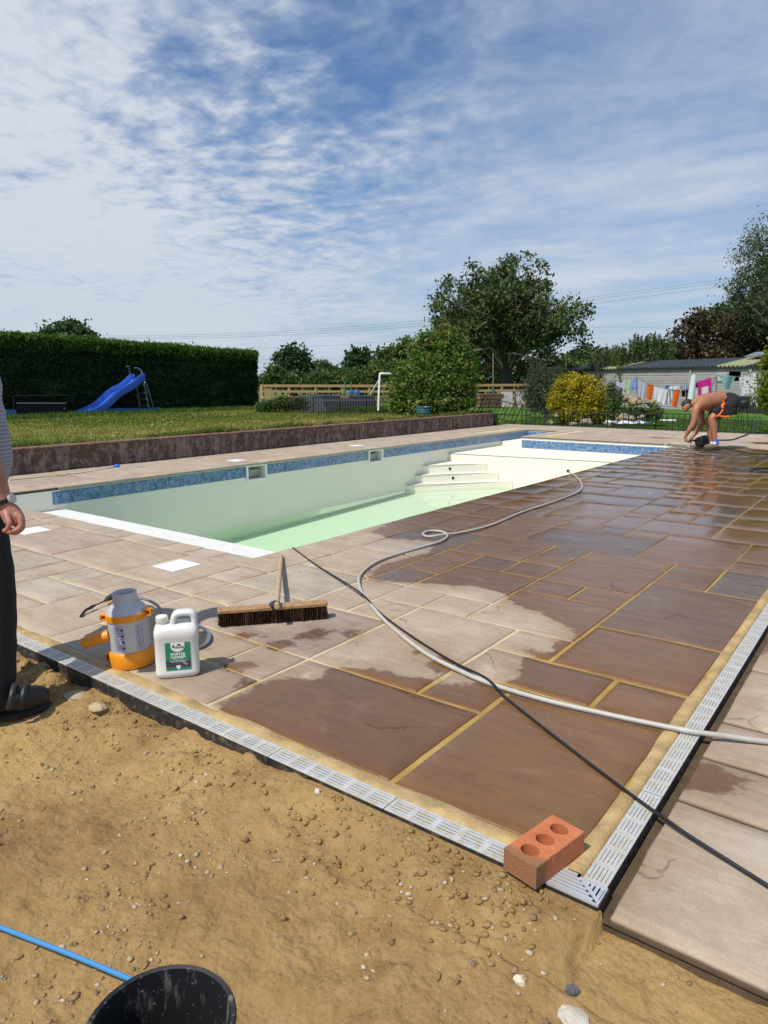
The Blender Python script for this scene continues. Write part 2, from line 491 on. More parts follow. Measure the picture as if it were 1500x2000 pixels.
    out(n, p.outputs[0]); return m
def mat_mortar():
    m, n = newmat('sand mortar')
    pos = n('NewGeometry').outputs['Position']
    wet = n('Attribute', attribute_name='wet').outputs['Fac']
    a = n.noise(pos, 5, 6, .65); b = n.noise(pos, 60, 5, .7)
    dry = n.mix(n.ramp(a, [(.35, 0), (.65, 1)]), (.50, .39, .21), (.66, .56, .36)); wetc = n.mix(n.ramp(a, [(.35, 0), (.7, 1)]), (.34, .20, .042), (.50, .33, .090))
    e = n.math('MULTIPLY_ADD', n.math('SUBTRACT', a, .5), .4, wet)
    c = n.mix(n.sstep(e, -.05, .04), dry, wetc)
    c = n.mix(n.ramp(b, [(.5, 0), (.8, .5)]), c, n.mix(1.0, c, (.55, .5, .45), 'MULTIPLY'))
    r = n('Mix', {0: n.sstep(e, -.05, .04), 2: .95, 3: .5}).outputs[0]
    out(n, n('BsdfPrincipled', {'Base Color': c, 'Roughness': r, 'Normal': n.bump(b, .6, .006)}).outputs[0]); return m
def mat_soil():
    m, n = newmat('sandy soil')
    pos = n('NewGeometry').outputs['Position']
    a = n.noise(pos, 1.3, 7, .66, .7); b = n.noise(pos, 14, 8, .7); c_ = n.noise(pos, 90, 6, .75)
    dmp = n.noise(pos, .9, 4, .5, .6)
    c = n.mix(n.ramp(a, [(.36, 0), (.64, 1)]), (.28, .168, .064), (.47, .305, .115))
    c = n.mix(n.ramp(b, [(.42, 0), (.75, .8)]), c, (.48, .325, .150))
    c = n.mix(n.ramp(c_, [(.5, 0), (.8, .55)]), c, (.17, .10, .045))
    c = n.mix(n.sstep(dmp, .53, .68, 0, .6), c, (.20, .117, .047))
    vor = n('TexVoronoi', {'Vector': pos, 'Scale': 60.0, 'Randomness': 1.0}).outputs['Distance']
    hh = n.math('ADD', n.math('MULTIPLY', b, .9), n.math('MULTIPLY_ADD', c_, .45, n.math('MULTIPLY', vor, -.3)))
    out(n, n('BsdfPrincipled', {'Base Color': c, 'Roughness': .93, 'Specular IOR Level': .2, 'Normal': n.bump(hh, .85, .018)}).outputs[0]); return m
def mat_lawn(name, green, dry, amt, scale=1.0, stripe=True):
    m, n = newmat(name)
    pos = n('NewGeometry').outputs['Position']
    a = n.noise(pos, .55 * scale, 5, .6); b = n.noise(pos, 4 * scale, 6, .7); c_ = n.noise(pos, 40, 5, .7)
    mp = n('Mapping', {'Vector': pos, 'Rotation': (0, 0, rad(6)), 'Scale': (.8, .22, 1)}).outputs[0]
    d = n.noise(mp, 1.3, 4, .5)
    c = n.mix(n.sstep(n.math('ADD', n.math('MULTIPLY', a, .5), n.math('MULTIPLY', d, .5)), .5 - amt, .62 - amt), green, dry)
    c = n.mix(n.ramp(b, [(.4, 0), (.75, .55)]), c, n.mix(1.0, c, (.55, .72, .5), 'MULTIPLY'))
    c = n.mix(n.ramp(c_, [(.4, 0), (.8, .7)]), c, n.mix(1.0, c, (1.35, 1.25, 1.0), 'MULTIPLY'))
    out(n, n('BsdfPrincipled', {'Base Color': c, 'Roughness': .9, 'Specular IOR Level': .15, 'Normal': n.bump(c_, .8, .04)}).outputs[0]); return m
def mat_brick():
    m, n = newmat('old dark red brick')
    pos = n('NewGeometry').outputs['Position']
    sp = n('SeparateXYZ', {0: pos})
    uv = n('CombineXYZ', {0: n.math('ADD', sp.outputs[1], sp.outputs[0]), 1: n.math('SUBTRACT', sp.outputs[2], .008), 2: 0.0}).outputs[0]
    bt = n('TexBrick', {'Vector': uv, 'Color1': (.090, .050, .034), 'Color2': (.150, .082, .055), 'Mortar': (.10, .075, .058), 'Scale': 1.0,
                        'Mortar Size': .006, 'Mortar Smooth': .2, 'Bias': 0.0, 'Brick Width': .225, 'Row Height': .077})
    a = n.noise(pos, 4.5, 7, .7); b = n.noise(pos, 11, 8, .75)
    streak = n('Mapping', {'Vector': pos, 'Scale': (9, 9, 1.6)}).outputs[0]
    s_ = n.noise(streak, 1.0, 7, .7)
    c = n.mix(n.ramp(a, [(.35, 0), (.7, .6)]), bt.outputs['Color'], (.045, .034, .030))
    c = n.mix(n.sstep(s_, .47, .62, 0, .8), c, (.30, .24, .195))
    c = n.mix(n.sstep(b, .50, .60, 0, .75), c, (.28, .215, .17))
    h = n.math('MULTIPLY_ADD', bt.outputs['Fac'], -.6, n.math('MULTIPLY', b, .5))
    out(n, n('BsdfPrincipled', {'Base Color': c, 'Roughness': .85, 'Normal': n.bump(h, .7, .01)}).outputs[0]); return m
def mat_mosaic():
    m, n = newmat('blue glass mosaic')
    pos = n('NewGeometry').outputs['Position']
    sp = n('SeparateXYZ', {0: pos})
    uv = n('CombineXYZ', {0: n.math('ADD', sp.outputs[1], sp.outputs[0]), 1: sp.outputs[2], 2: 0.0}).outputs[0]
    uu = n('VectorMath', {0: uv, 'Scale': 1 / .0252}, operation='SCALE').outputs[0]
    fl = n('VectorMath', {0: uu}, operation='FLOOR').outputs[0]
    big = n('VectorMath', {0: n('VectorMath', {0: uv, 'Scale': 1 / .051}, operation='SCALE').outputs[0]}, operation='FLOOR').outputs[0]
    wn = n('TexWhiteNoise', {'Vector': fl}, noise_dimensions='3D').outputs['Value']
    wn2 = n('TexWhiteNoise', {'Vector': big}, noise_dimensions='3D').outputs['Value']
    v = n.math('MULTIPLY_ADD', wn, .6, n.math('MULTIPLY', wn2, .4))
    c = n.ramp(v, [(0, (.018, .045, .15)), (.25, (.03, .10, .27)), (.45, (.05, .17, .36)), (.6, (.13, .27, .44)), (.75, (.07, .17, .30)), (.88, (.26, .24, .40)), (1, (.30, .42, .52))], 'CONSTANT')
    fr = n('VectorMath', {0: uu}, operation='FRACTION').outputs[0]
    fs = n('SeparateXYZ', {0: fr})
    gx = n.math('GREATER_THAN', n.math('ABSOLUTE', n.math('SUBTRACT', fs.outputs[0], .5)), .45)
    gy = n.math('GREATER_THAN', n.math('ABSOLUTE', n.math('SUBTRACT', fs.outputs[1], .5)), .45)
    g = n.math('MAXIMUM', gx, gy)
    c = n.mix(g, c, (.33, .42, .45))
    out(n, n('BsdfPrincipled', {'Base Color': c, 'Roughness': n('Mix', {0: g, 2: .18, 3: .8}).outputs[0]}).outputs[0]); return m
def mat_plaster():
    m, n = newmat('cream pool render')
    pos = n('NewGeometry').outputs['Position']
    a = n.noise(pos, 1.2, 6, .6); b = n.noise(pos, 30, 6, .7)
    mp = n('Mapping', {'Vector': pos, 'Scale': (6, 6, .7)}).outputs[0]
    s_ = n.noise(mp, 1.0, 5, .6)
    c = n.mix(a, (.76, .73, .60), (.81, .79, .68))
    c = n.mix(n.sstep(s_, .6, .8, 0, .25), c, (.62, .60, .50))
    out(n, n('BsdfPrincipled', {'Base Color': c, 'Roughness': .7, 'Specular IOR Level': .3, 'Normal': n.bump(b, .12, .004)}).outputs[0]); return m
def mat_water():
    m, n = newmat('pale green pool water')
    pos = n('NewGeometry').outputs['Position']
    w = n.noise(pos, 3.0, 3, .5)
    nrm = n.bump(w, .05, .01)
    fr = n('Fresnel', {'IOR': 1.33, 'Normal': nrm}).outputs[0]
    gl = n('BsdfGlossy', {'Roughness': .02, 'Normal': nrm})
    tr = n('BsdfTransparent', {'Color': (.97, 1.0, .98)})
    fr = n.math('MULTIPLY', fr, .75)
    sh = n('MixShader', {0: fr, 1: tr.outputs[0], 2: gl.outputs[0]}).outputs[0]
    va = n('VolumeAbsorption', {'Color': (.34, .86, .58), 'Density': .58})
    out(n, sh, va.outputs[0]); return m
def mat_boards(name, c0, c1, pitch=.14, vertical=False, rough=.85):
    m, n = newmat(name)
    oc = n('TexCoord').outputs['Object']
    mp = n('Mapping', {'Vector': oc, 'Scale': (.35, .35, 9)}).outputs[0]
    g = n.noise(mp, 3.5, 8, .7); sp = n('SeparateXYZ', {0: oc})
    row = n.math('FLOOR', n.math('DIVIDE', sp.outputs[2], pitch))
    wn = n('TexWhiteNoise', {'W': row}, noise_dimensions='1D').outputs['Value']
    c = n.mix(n.ramp(g, [(.3, 0), (.7, 1)]), c0, c1)
    c = n.mix(n.math('MULTIPLY', wn, .4), c, n.mix(1.0, c, (.6, .6, .6), 'MULTIPLY'))
    b = n.noise(oc, 1.2, 5, .6)
    c = n.mix(n.sstep(b, .5, .8, 0, .5), c, n.mix(1.0, c, (.55, .5, .48), 'MULTIPLY'))
    out(n, n('BsdfPrincipled', {'Base Color': c, 'Roughness': rough, 'Normal': n.bump(g, .3, .01)}).outputs[0]); return m

PAV = mat_paving(); MORT = mat_mortar(); SOIL = mat_soil(); BRICKW = mat_brick(); MOSA = mat_mosaic(); PLAS = mat_plaster(); WATER = mat_water()
LAWN_L = mat_lawn('mown lawn with dry patches', (.16, .205, .04), (.36, .285, .095), .03)
LAWN_B = mat_lawn('green lawn', (.075, .16, .025), (.13, .19, .04), -.06)
FIELD = mat_lawn('rough field', (.10, .14, .035), (.26, .21, .09), 0)
WHITEP = plain('white plastic', (.78, .78, .76), .45, var=.04, dirt=(.45, .40, .30), dirt_amt=.0)
COPE = plain('grey green coping stone', (.34, .33, .26), .8, var=.18, bump=.3)
COPET = plain('sandstone coping', (.46, .39, .32), .85, var=.14, bump=.35, bscale=30, dirt=(.56, .50, .40), dirt_amt=.06)
BLKPL = plain('black plastic', (.016, .017, .018), .45, var=.3, dirt=(.14, .11, .07), dirt_amt=.06, bump=.1)
GALV = plain('galvanised steel', (.57, .575, .56), .45, metal=.2, var=.12, scale=14, dirt=(.55, .45, .28), dirt_amt=.18)
STEEL = plain('bright steel', (.66, .67, .68), .3, metal=.45, var=.1, dirt=(.4, .33, .22), dirt_amt=0.03)
IRON = plain('black painted iron', (.012, .014, .014), .5, var=.3)
ORANGE = plain('orange plastic', (.80, .29, .010), .42, var=.06, dirt=(.42, .25, .09), dirt_amt=.04)
TRANSL = plain('translucent white plastic', (.68, .69, .71), .38, var=.05, trans=.30, dirt=(.48, .42, .33), dirt_amt=-.01)
JUGW = plain('white jerrycan plastic', (.80, .79, .75), .4, var=.03, scale=3, dirt=(.52, .46, .35), dirt_amt=.0, trans=.12)
LBLG = plain('green label', (.012, .24, .115), .5, var=.05)
LBLD = plain('dark label photo', (.055, .055, .075), .55, var=.6, scale=90)
LBLW = plain('white label print', (.80, .81, .79), .5, var=.02)
LBLK = plain('black print', (.03, .03, .03), .5, var=.05)
BLUEI = plain('blue print', (.05, .05, .30), .5, var=.1)
GREYH = plain('grey rubber hose', (.16, .16, .20), .5, var=.15)
HOSE = plain('pale grey hose', (.46, .44, .39), .45, var=.10, scale=20, dirt=(.35, .29, .2), dirt_amt=.03)
CABLE = plain('black cable', (.014, .014, .016), .42, var=.2, dirt=(.2, .16, .1), dirt_amt=0)
BRKO = None
WOODH = plain('pale broom wood', (.47, .33, .19), .7, var=.22, scale=22, bump=.2)
WOODB = plain('brush board', (.38, .22, .10), .7, var=.3, scale=30, bump=.2, dirt=(.15, .09, .05), dirt_amt=.08)
BRIST = leafmat('dark brown bristles', [(0, (.012, .007, .005)), (.55, (.045, .022, .012)), (.85, (.14, .065, .028)), (1, (.20, .10, .045))], .6, .05)
SKIN_A = plain('tanned skin', (.36, .150, .078), .48, var=.20, scale=7, bump=.05, bscale=60)
SKIN_B = plain('ruddy skin', (.44, .195, .14), .5, var=.18, scale=26, bump=.3, bscale=120, dirt=(.28, .10, .07), dirt_amt=.02)
HAIRM = plain('dark hair', (.022, .018, .016), .6, var=.4, scale=60, bump=.5, bscale=120)
BLKCL = plain('black cloth', (.010, .010, .011), .85, var=.25, scale=20, bump=.2, bscale=60)
ORCL = plain('orange trim cloth', (.85, .16, .015), .75, var=.08)
# ================================================================== SETTING
def structure(o): o['kind'] = 'structure'; return o
def fbm(x, y, s, o=4, seed=0.0):
    return mnoise.fractal(Vector((x * s + seed, y * s - seed, seed * .37)), 1.0, 2.0, o)

# ---- ground sheet reaching the horizon
def ground_z(x, y): return -0.47
R0 = 2500
b = MB(); gx = [-R0, -300, -90, -40, -20, -8.9, -3.2, 12, 40, 120, R0]; gy = [-R0, -200, -40, -8, 3.2, 18.2, 30, 45, 70, 120, 300, R0]
for i in range(len(gx) - 1):
    for j in range(len(gy) - 1):
        if gx[i] == -8.9 and gy[j] == 3.2: continue      # the pool is dug here
        b.quad((gx[i], gy[j], -.49), (gx[i + 1], gy[j], -.49), (gx[i + 1], gy[j + 1], -.49), (gx[i], gy[j + 1], -.49))
structure(b.build('field_ground', FIELD))

# ---- back lawn beyond the low fence (lower than the paving)
def grid_sheet(name, x0, x1, y0, y1, nx, ny, zf, mat):
    xs = np.linspace(x0, x1, nx); ys = np.linspace(y0, y1, ny)
    X, Y = np.meshgrid(xs, ys)
    Z = np.array([[zf(x, y) for x in xs] for y in ys])
    V = np.stack([X, Y, Z], -1).reshape(-1, 3)
    I = np.arange(nx * ny).reshape(ny, nx)
    F = np.stack([I[:-1, :-1], I[:-1, 1:], I[1:, 1:], I[1:, :-1]], -1).reshape(-1, 4)
    return raw_mesh(name, V, F, mat, smooth=True)
def lawnb_z(x, y):
    z = -.44 + .04 * fbm(x, y, .3)
    t = min(1, max(0, (y - 19.6) / 3.5)); return -.16 * (1 - t) + z * t if y < 24 else z
structure(grid_sheet('back_lawn', -30, 14, 19.62, 47, 60, 50, lawnb_z, LAWN_B))

# ---- raised lawn on the left, held by the brick wall
WALLX = -9.85
def lawn_z(x, y):
    t = max(0, min(1, (-x - 10.1) / 10))
    z = .30 + .05 * t * max(0, min(1, (19 - y) / 8)) + .025 * fbm(x, y, .8)
    e = max(0, 1 - (-x - 10.05) / .5)
    return z + e * (.03 + .07 * max(0, fbm(x, y, 1.7, 3, 4.)))
structure(grid_sheet('raised_lawn', -27, -10.06, -1, 19.0, 90, 110, lawn_z, LAWN_L))
b = MB(); b.box((-18.5, 19.02, -.1), (17, .12, .76)); structure(b.build('lawn_bank', LAWN_B))

# ---- paving: slabs on a 0.3 m module, mortar bed beneath
XL = [-.60, -.905, -1.225, -1.53, -1.845, -2.145, -2.45, -2.76, -3.055, -3.385]
YL = [1.665, 1.965, 2.27, 2.575, 2.91, 3.22]
XFULL = XL + [-3.66, -3.94, -4.22, -4.51, -4.79, -5.07, -5.38, -5.65, -5.93, -6.23, -6.52, -6.82, -7.12, -7.42, -7.72, -8.02, -8.32, -8.62, -8.92, -9.22, -9.52, -9.83]
YFULL = YL + [3.52, 3.87, 4.18, 4.52, 4.87, 5.13, 5.47, 5.80, 6.12, 6.40, 6.72, 6.97]
while YFULL[-1] < 19.2: YFULL.append(round(YFULL[-1] + .305, 3))
YEND = YFULL[-1]
POOL = dict(x0=-8.32, x1=-3.76, y0=3.42, y1=17.6, pen_x=-7.35, pen_y=15.25)
slabs = []          # x0,x1,y0,y1,z,angle
def spans_fill(xi0, xi1, yj0, yj1, XS, YS, preset=(), blocked=lambda x0, x1, y0, y1: False, seed=1, z=0.0, gap=.020):
    rnd = random.Random(seed)
    used = {}
    def put(i0, i1, j0, j1):
        for i in range(i0, i1):
            for j in range(j0, j1): used[(i, j)] = 1
        g_ = gap if YS[j0] < 5 else gap * .6
        slabs.append((XS[i1] + g_ / 2, XS[i0] - g_ / 2, YS[j0] + g_ / 2, YS[j1] - g_ / 2, z))
    for p in preset: put(*p)
    def free(i0, i1, j0, j1):
        if i1 > xi1 or j1 > yj1: return False
        for i in range(i0, i1):
            for j in range(j0, j1):
                if (i, j) in used or blocked(XS[i + 1], XS[i], YS[j], YS[j + 1]): return False
        return True
    sizes = [(3, 2)] * 6 + [(2, 3)] * 4 + [(2, 2)] * 6 + [(2, 1)] * 3 + [(1, 2)] * 3 + [(1, 1)] * 1
    for j in range(yj0, yj1):
        for i in range(xi0, xi1):
            if not free(i, i + 1, j, j + 1): continue
            opts = sizes[:]; rnd.shuffle(opts)
            for (a, c) in opts + [(1, 1)]:
                if free(i, i + a, j, j + c): put(i, i + a, j, j + c); break
PRE = [(2, 5, 0, 2), (0, 2, 0, 3), (2, 3, 2, 3), (3, 5, 2, 5), (1, 3, 3, 4), (2, 3, 4, 5), (0, 1, 3, 4), (0, 2, 4, 6), (0, 2, 6, 9), (1, 2, 9, 11), (0, 1, 9, 11),
       (1, 3, 11, 14), (2, 3, 7, 8), (3, 4, 7, 8), (2, 4, 5, 7), (2, 4, 8, 10), (2, 4, 10, 11), (4, 5, 8, 9), (4, 5, 9, 10), (4, 5, 10, 11), (3, 6, 11, 13), (4, 5, 13, 14),
       (5, 6, 1, 2), (5, 7, 0, 1), (6, 8, 1, 2), (5, 8, 2, 4), (5, 6, 4, 5), (10, 12, 3, 5), (12, 15, 3, 5), (15, 18, 3, 5)]
nearX = XFULL
# main area right of the pool (x lines 0..9), whole length
PRE_R = [p for p in PRE if p[1] <= 9]
spans_fill(0, 9, 0, len(YFULL) - 1, XFULL, YFULL, PRE_R, seed=5)
# near end of the pool
PRE_L = [p for p in PRE if p[0] >= 9]
spans_fill(9, len(XFULL) - 1, 0, 5, XFULL, YFULL, PRE_L, seed=11)
# beyond the far end
jp = next(j for j, y in enumerate(YFULL) if y > POOL['pen_y'] + .25)
spans_fill(9, len(XFULL) - 1, jp, len(YFULL) - 1, XFULL, YFULL, (), blocked=lambda x0, x1, y0, y1: (x0 < POOL['pen_x'] + .28 and y0 < POOL['y1'] + .28 and x1 > -8.66) , seed=3)
# strip between pool and brick wall
il = XFULL.index(-8.62)
spans_fill(il, len(XFULL) - 1, 5, jp, XFULL, YFULL, (), seed=9)
iy = next(j for j, y in enumerate(YFULL) if y > POOL['y1'] + .27)
# coping rows round the pool (single slabs)
def coping_row(pts, along, c0, c1, step, seed):
    rnd = random.Random(seed); a = pts[0]
    while a < pts[1] - .15:
        e = min(pts[1], a + step * rnd.choice((1, 1, .75)))
        if pts[1] - e < .2: e = pts[1]
        if along == 'y': slabs.append((c0, c1, a + .006, e - .006, 0.001))
        else: slabs.append((a + .006, e - .006, c0, c1, 0.001))
        a = e
coping_row((3.225, 15.25), 'y', -3.755, -3.392, .65, 2)                 # right of the pool
coping_row((-9.83, -3.40), 'x', 3.226, 3.415, .29, 4)                   # near end, narrow cuts
rs = len(slabs)
coping_row((4.40, 17.60), 'y', -8.615, -8.295, .9, 6)                   # left of the pool, overhanging
coping_row((3.43, 4.40), 'y', -8.615, -8.345, .6, 8)
coping_row((-7.36, -3.40), 'x', 15.235, 15.55, .62, 7)                  # far end
coping_row((15.56, 17.6), 'y', -7.36, -7.06, .66, 9)
coping_row((-8.615, -7.06), 'x', 17.59, 17.9, .62, 10)
# slabs right of the right-hand drain
XR = [2.9, 2.4, 1.95, 1.5, 1.05, .6, .15, -.16, -.47]
YR = [1.525, 2.155, 2.475, 2.79] ; y = 2.79
while y < 19.2: y += .31; YR.append(round(y, 3))
spans_fill(0, 8, 0, len(YR) - 1, XR, YR, [(4, 8, 0, 1), (5, 8, 1, 2), (5, 8, 2, 3), (5, 8, 3, 5), (4, 8, 5, 6)], seed=21, z=-.012, gap=.026)

WETP = [(-2.10, 1.60), (-2.15, 1.94), (-2.09, 2.06), (-1.98, 2.12), (-1.98, 2.26), (-1.76, 2.38), (-1.53, 2.42), (-1.36, 2.48), (-1.28, 2.62), (-1.32, 2.78), (-1.30, 3.02),
        (-1.28, 3.28), (-1.34, 3.44), (-1.62, 3.52), (-1.92, 3.70), (-2.04, 3.74), (-2.31, 3.68), (-2.66, 3.49), (-2.78, 3.48), (-2.91, 3.88), (-2.84, 4.31), (-2.98, 4.66), (-3.2, 4.6),
        (-3.44, 4.55), (-3.64, 4.68), (-3.80, 5.2), (-4.0, 5.75), (-4.0, 14.6), (-3.9, 15.0), (-3.3, 15.3), (-2.6, 15.2), (-1.9, 14.9), (-1.2, 14.9), (-.4, 15.2), (.4, 14.6), (1.6, 12.0), (1.5, 8.0),
        (.3, 5.4), (-.05, 4.1), (-.30, 3.75), (-.475, 3.65), (-.48, 1.60)]
WPOLY = np.array(WETP)
EXTRA_WET = [(-.42, 2.34, .13), (-2.42, 2.30, .10), (-2.32, 2.52, .11), (-2.22, 2.66, .08), (-2.47, 1.93, .10), (-2.35, 2.02, .08), (-2.16, 1.9, .08), (-1.80, 2.64, .05), (-1.62, 2.56, .12), (-2.6, 2.28, .05), (-1.36, 3.0, .03), (-.3, 16.3, .5), (-2.4, 16.6, .4), (-4.6, 16.8, .35)]
def wet_sd(P):
    """signed distance to the wet area, positive inside"""
    P = np.asarray(P)[:, :2]
    A = WPOLY; B = np.roll(A, -1, 0)
    dmin = np.full(len(P), 1e9); inside = np.zeros(len(P), bool)
    for a, b_ in zip(A, B):
        d = b_ - a; t = np.clip(((P - a) @ d) / (d @ d), 0, 1)
        q = a + t[:, None] * d
        dmin = np.minimum(dmin, np.hypot(P[:, 0] - q[:, 0], P[:, 1] - q[:, 1]))
        c = ((a[1] > P[:, 1]) != (b_[1] > P[:, 1]))
        with np.errstate(divide='ignore', invalid='ignore'):
            xx = (b_[0] - a[0]) * (P[:, 1] - a[1]) / (b_[1] - a[1]) + a[0]
        inside ^= c & (P[:, 0] < xx)
    sd_ = np.where(inside, dmin, -dmin)
    for (x, y, r) in EXTRA_WET:
        sd_ = np.maximum(sd_, r * .55 - .75 * np.hypot(P[:, 0] - x, P[:, 1] - y) * .9)
    return np.clip(sd_, -1, 1)
PUDS = [(-1.35, 6.9, .9, 1.0), (-2.6, 12.6, 1.3, 1.6), (-1.6, 10.5, 1.2, 2.2), (-.4, 7.6, 1.0, 1.9), (-3.0, 9.6, .8, 1.6)]
def puddle(P):
    s_ = np.zeros(len(P))
    for (x, y, a, c) in PUDS:
        s_ += np.exp(-(((P[:, 0] - x) / a) ** 2 + ((P[:, 1] - y) / c) ** 2))
    far = np.clip((P[:, 1] - 4.0) / 5, 0, 1)
    return np.clip(s_ * .7 + far * .60, 0, 1.3)
V = []; F = []; TN = []; OF = []; ED = []; nb = 0
rnd = random.Random(17)
for (x0, x1, y0, y1, z0) in slabs:
    if x1 - x0 < .03 or y1 - y0 < .03: continue
    yc = (y0 + y1) / 2
    st = .05 if yc < 3.5 else (.09 if yc < 6.5 else (.2 if yc < 10 else .35))
    nx = max(2, int(round((x1 - x0) / st)) + 1); ny = max(2, int(round((y1 - y0) / st)) + 1)
    e = .006 if yc < 3.3 else .004
    drop = .005 if yc < 3.3 else .0006
    xs = np.concatenate([[x0], np.linspace(x0 + e, x1 - e, nx), [x1]]); ys = np.concatenate([[y0], np.linspace(y0 + e, y1 - e, ny), [y1]])
    X, Y = np.meshgrid(xs, ys); nx += 2; ny += 2
    edge = np.zeros_like(X, bool); edge[0] = edge[-1] = True; edge[:, 0] = edge[:, -1] = True
    tz = rnd.uniform(-.0016, .0016); tx = rnd.uniform(-.0016, .0016); ty = rnd.uniform(-.0016, .0016)
    Z = z0 + tz + (X - (x0 + x1) / 2) * tx + (Y - yc) * ty
    if yc < 7:
        for a in range(ny):
            for c in range(nx):
                x, y = X[a, c], Y[a, c]
                k = fbm(x, y, 2.3, 3, z0 * 50 + x0 * 3.1)
                Z[a, c] += .0035 * k
                if edge[a, c]:
                    jt = .0035 if yc < 3.3 else .0012
                    X[a, c] += jt * fbm(x, y, 9, 3, 7.7); Y[a, c] += jt * fbm(x, y, 9, 3, 1.3)
    Zt = np.where(edge, Z - drop, Z)
    Vt = np.stack([X, Y, Zt], -1).reshape(-1, 3)
    I = np.arange(nx * ny).reshape(ny, nx) + nb
    F += np.stack([I[:-1, :-1], I[:-1, 1:], I[1:, 1:], I[1:, :-1]], -1).reshape(-1, 4).tolist()
    ring = np.concatenate([I[0, :-1], I[:-1, -1], I[-1, :0:-1], I[:0:-1, 0]])
    low = Vt[ring - nb].copy(); low[:, 2] = z0 - .034
    k0 = nb + len(Vt); L = len(ring)
    for q in range(L): F.append([int(ring[(q + 1) % L]), int(ring[q]), k0 + q, k0 + (q + 1) % L])
    V.append(Vt); V.append(low); cnt = len(Vt) + L
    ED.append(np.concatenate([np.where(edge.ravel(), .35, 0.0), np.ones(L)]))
    t = rnd.random(); 
    TN.append(np.tile([t, rnd.random(), rnd.random()], (cnt, 1))); o3 = [rnd.uniform(-20, 20), rnd.uniform(-20, 20), rnd.uniform(-5, 5)]
    OF.append(np.tile(o3, (cnt, 1))); nb += cnt
V = np.concatenate(V); TN = np.concatenate(TN); OF = np.concatenate(OF)
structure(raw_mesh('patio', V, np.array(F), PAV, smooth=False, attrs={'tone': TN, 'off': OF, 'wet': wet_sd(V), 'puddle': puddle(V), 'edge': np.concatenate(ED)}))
# mortar bed (with the pool cut out) as a grid sheet a few mm below the slab tops
def bed(name, x0, x1, y0, y1, z, st, zf=None):
    nx = max(2, int((x1 - x0) / st) + 1); ny = max(2, int((y1 - y0) / st) + 1)
    X, Y = np.meshgrid(np.linspace(x0, x1, nx), np.linspace(y0, y1, ny))
    Z = np.full_like(X, z)
    for a in range(ny):
        for c in range(nx): Z[a, c] += .003 * fbm(X[a, c], Y[a, c], 3.5, 3, 2.2) + (zf(X[a, c], Y[a, c]) if zf else 0)
    P = np.stack([X, Y, Z], -1).reshape(-1, 3); I = np.arange(nx * ny).reshape(ny, nx)
    Fq = np.stack([I[:-1, :-1], I[:-1, 1:], I[1:, 1:], I[1:, :-1]], -1).reshape(-1, 4)
    return P, Fq
parts = [bed('', -3.77, -.575, 1.615, 6, -.0058, .05), bed('', -3.77, -.575, 6, YEND, -.0045, .25), bed('', -9.85, -3.77, 1.615, 3.41, -.0058, .07),
         bed('', -9.85, -8.345, 3.41, YEND, -.009, .2), bed('', -8.345, -7.05, 17.61, YEND, -.009, .25), bed('', -7.345, -3.77, 15.26, YEND, -.009, .25)]
_p, _f = bed('', -.487, 3.0, 1.53, YEND, -.034, .1); structure(raw_mesh('bedding_soil', _p, _f, plain('dark bedding soil', (.085, .055, .028), .95, var=.4, scale=20, bump=.5), smooth=True))
Vb = np.concatenate([p[0] for p in parts]); off_ = np.cumsum([0] + [len(p[0]) for p in parts[:-1]])
Fb = np.concatenate([p[1] + o for p, o in zip(parts, off_)])
structure(raw_mesh('mortar_bed', Vb, Fb, MORT, smooth=True, attrs={'wet': wet_sd(Vb)}))
# foundation sides below the paving (soil coloured concrete edge), far and near
b = MB(); b.box((-5.2, 1.60, -.17), (9.3, .02, .3)); b.box((1.26, 1.545, -.2), (3.48, .02, .31)); b.box((-3.4, YEND + .01, -.26), (12.9, .02, .5))
b.box((3.0, 10, -.26), (.02, 17, .5)); structure(b.build('patio_base', plain('dark bedding', (.10, .066, .034), .95, var=.4, scale=14, bump=.5)))

# ---- soil in front: fine displaced grid, coarse beyond
def soil_z(x, y):
    edge = 1.53
    z = -.088 + .026 * fbm(x, y, .9, 3, 3.1) + .016 * fbm(x, y, 4.2, 4, 1.7)
    r = fbm(x, y, 13, 5, 9.1); z += .0068 * r + .0070 * max(0, fbm(x, y, 34, 3, 5.)) ** 1.3 - .004 * max(0, fbm(x, y, 22, 2, 15.))
    t = max(0, min(1, (y - 1.12) / .38))
    hump = t * t * (.034 + .018 * fbm(x, y, 2.1, 2, 6.3) + .058 * max(0, min(1, (x + 2.3) / 1.4)))
    z += hump
    k = fbm(x, y, 6.5, 3, 11.)                       # broken clods near the edge
    if k > .18: z += (k - .18) * .055 * max(.25, t)
    if x > -.5:                                       # trench beside the right-hand slab
        z -= .030 * max(0, 1 - abs(y - 1.44) / .10)
    if x > -.475: z = min(z, -.058 + .006 * r) if y > 1.30 else z
    if x > -1.3 and .5 < y < 1.3: z += .02 * max(0, min(1, (x + 1.3) / .8)) * min(1, (y - .5) / .5)
    return min(z, -.012 if y > 1.3 else 9)
def grid_attr(x0, x1, y0, y1, st):
    xs = np.arange(x0, x1 + st * .5, st); ys = np.arange(y0, y1 + st * .5, st)
    X, Y = np.meshgrid(xs, ys)
    Z = np.array([[soil_z(x, y) for x in xs] for y in ys])
    I = np.arange(X.size).reshape(X.shape)
    return np.stack([X, Y, Z], -1).reshape(-1, 3), np.stack([I[:-1, :-1], I[:-1, 1:], I[1:, 1:], I[1:, :-1]], -1).reshape(-1, 4)
va, fa = grid_attr(-3.9, .5, .1, 1.54, .0075)
structure(raw_mesh('soil', va, fa, SOIL, smooth=True))
vb, fb_ = [], []
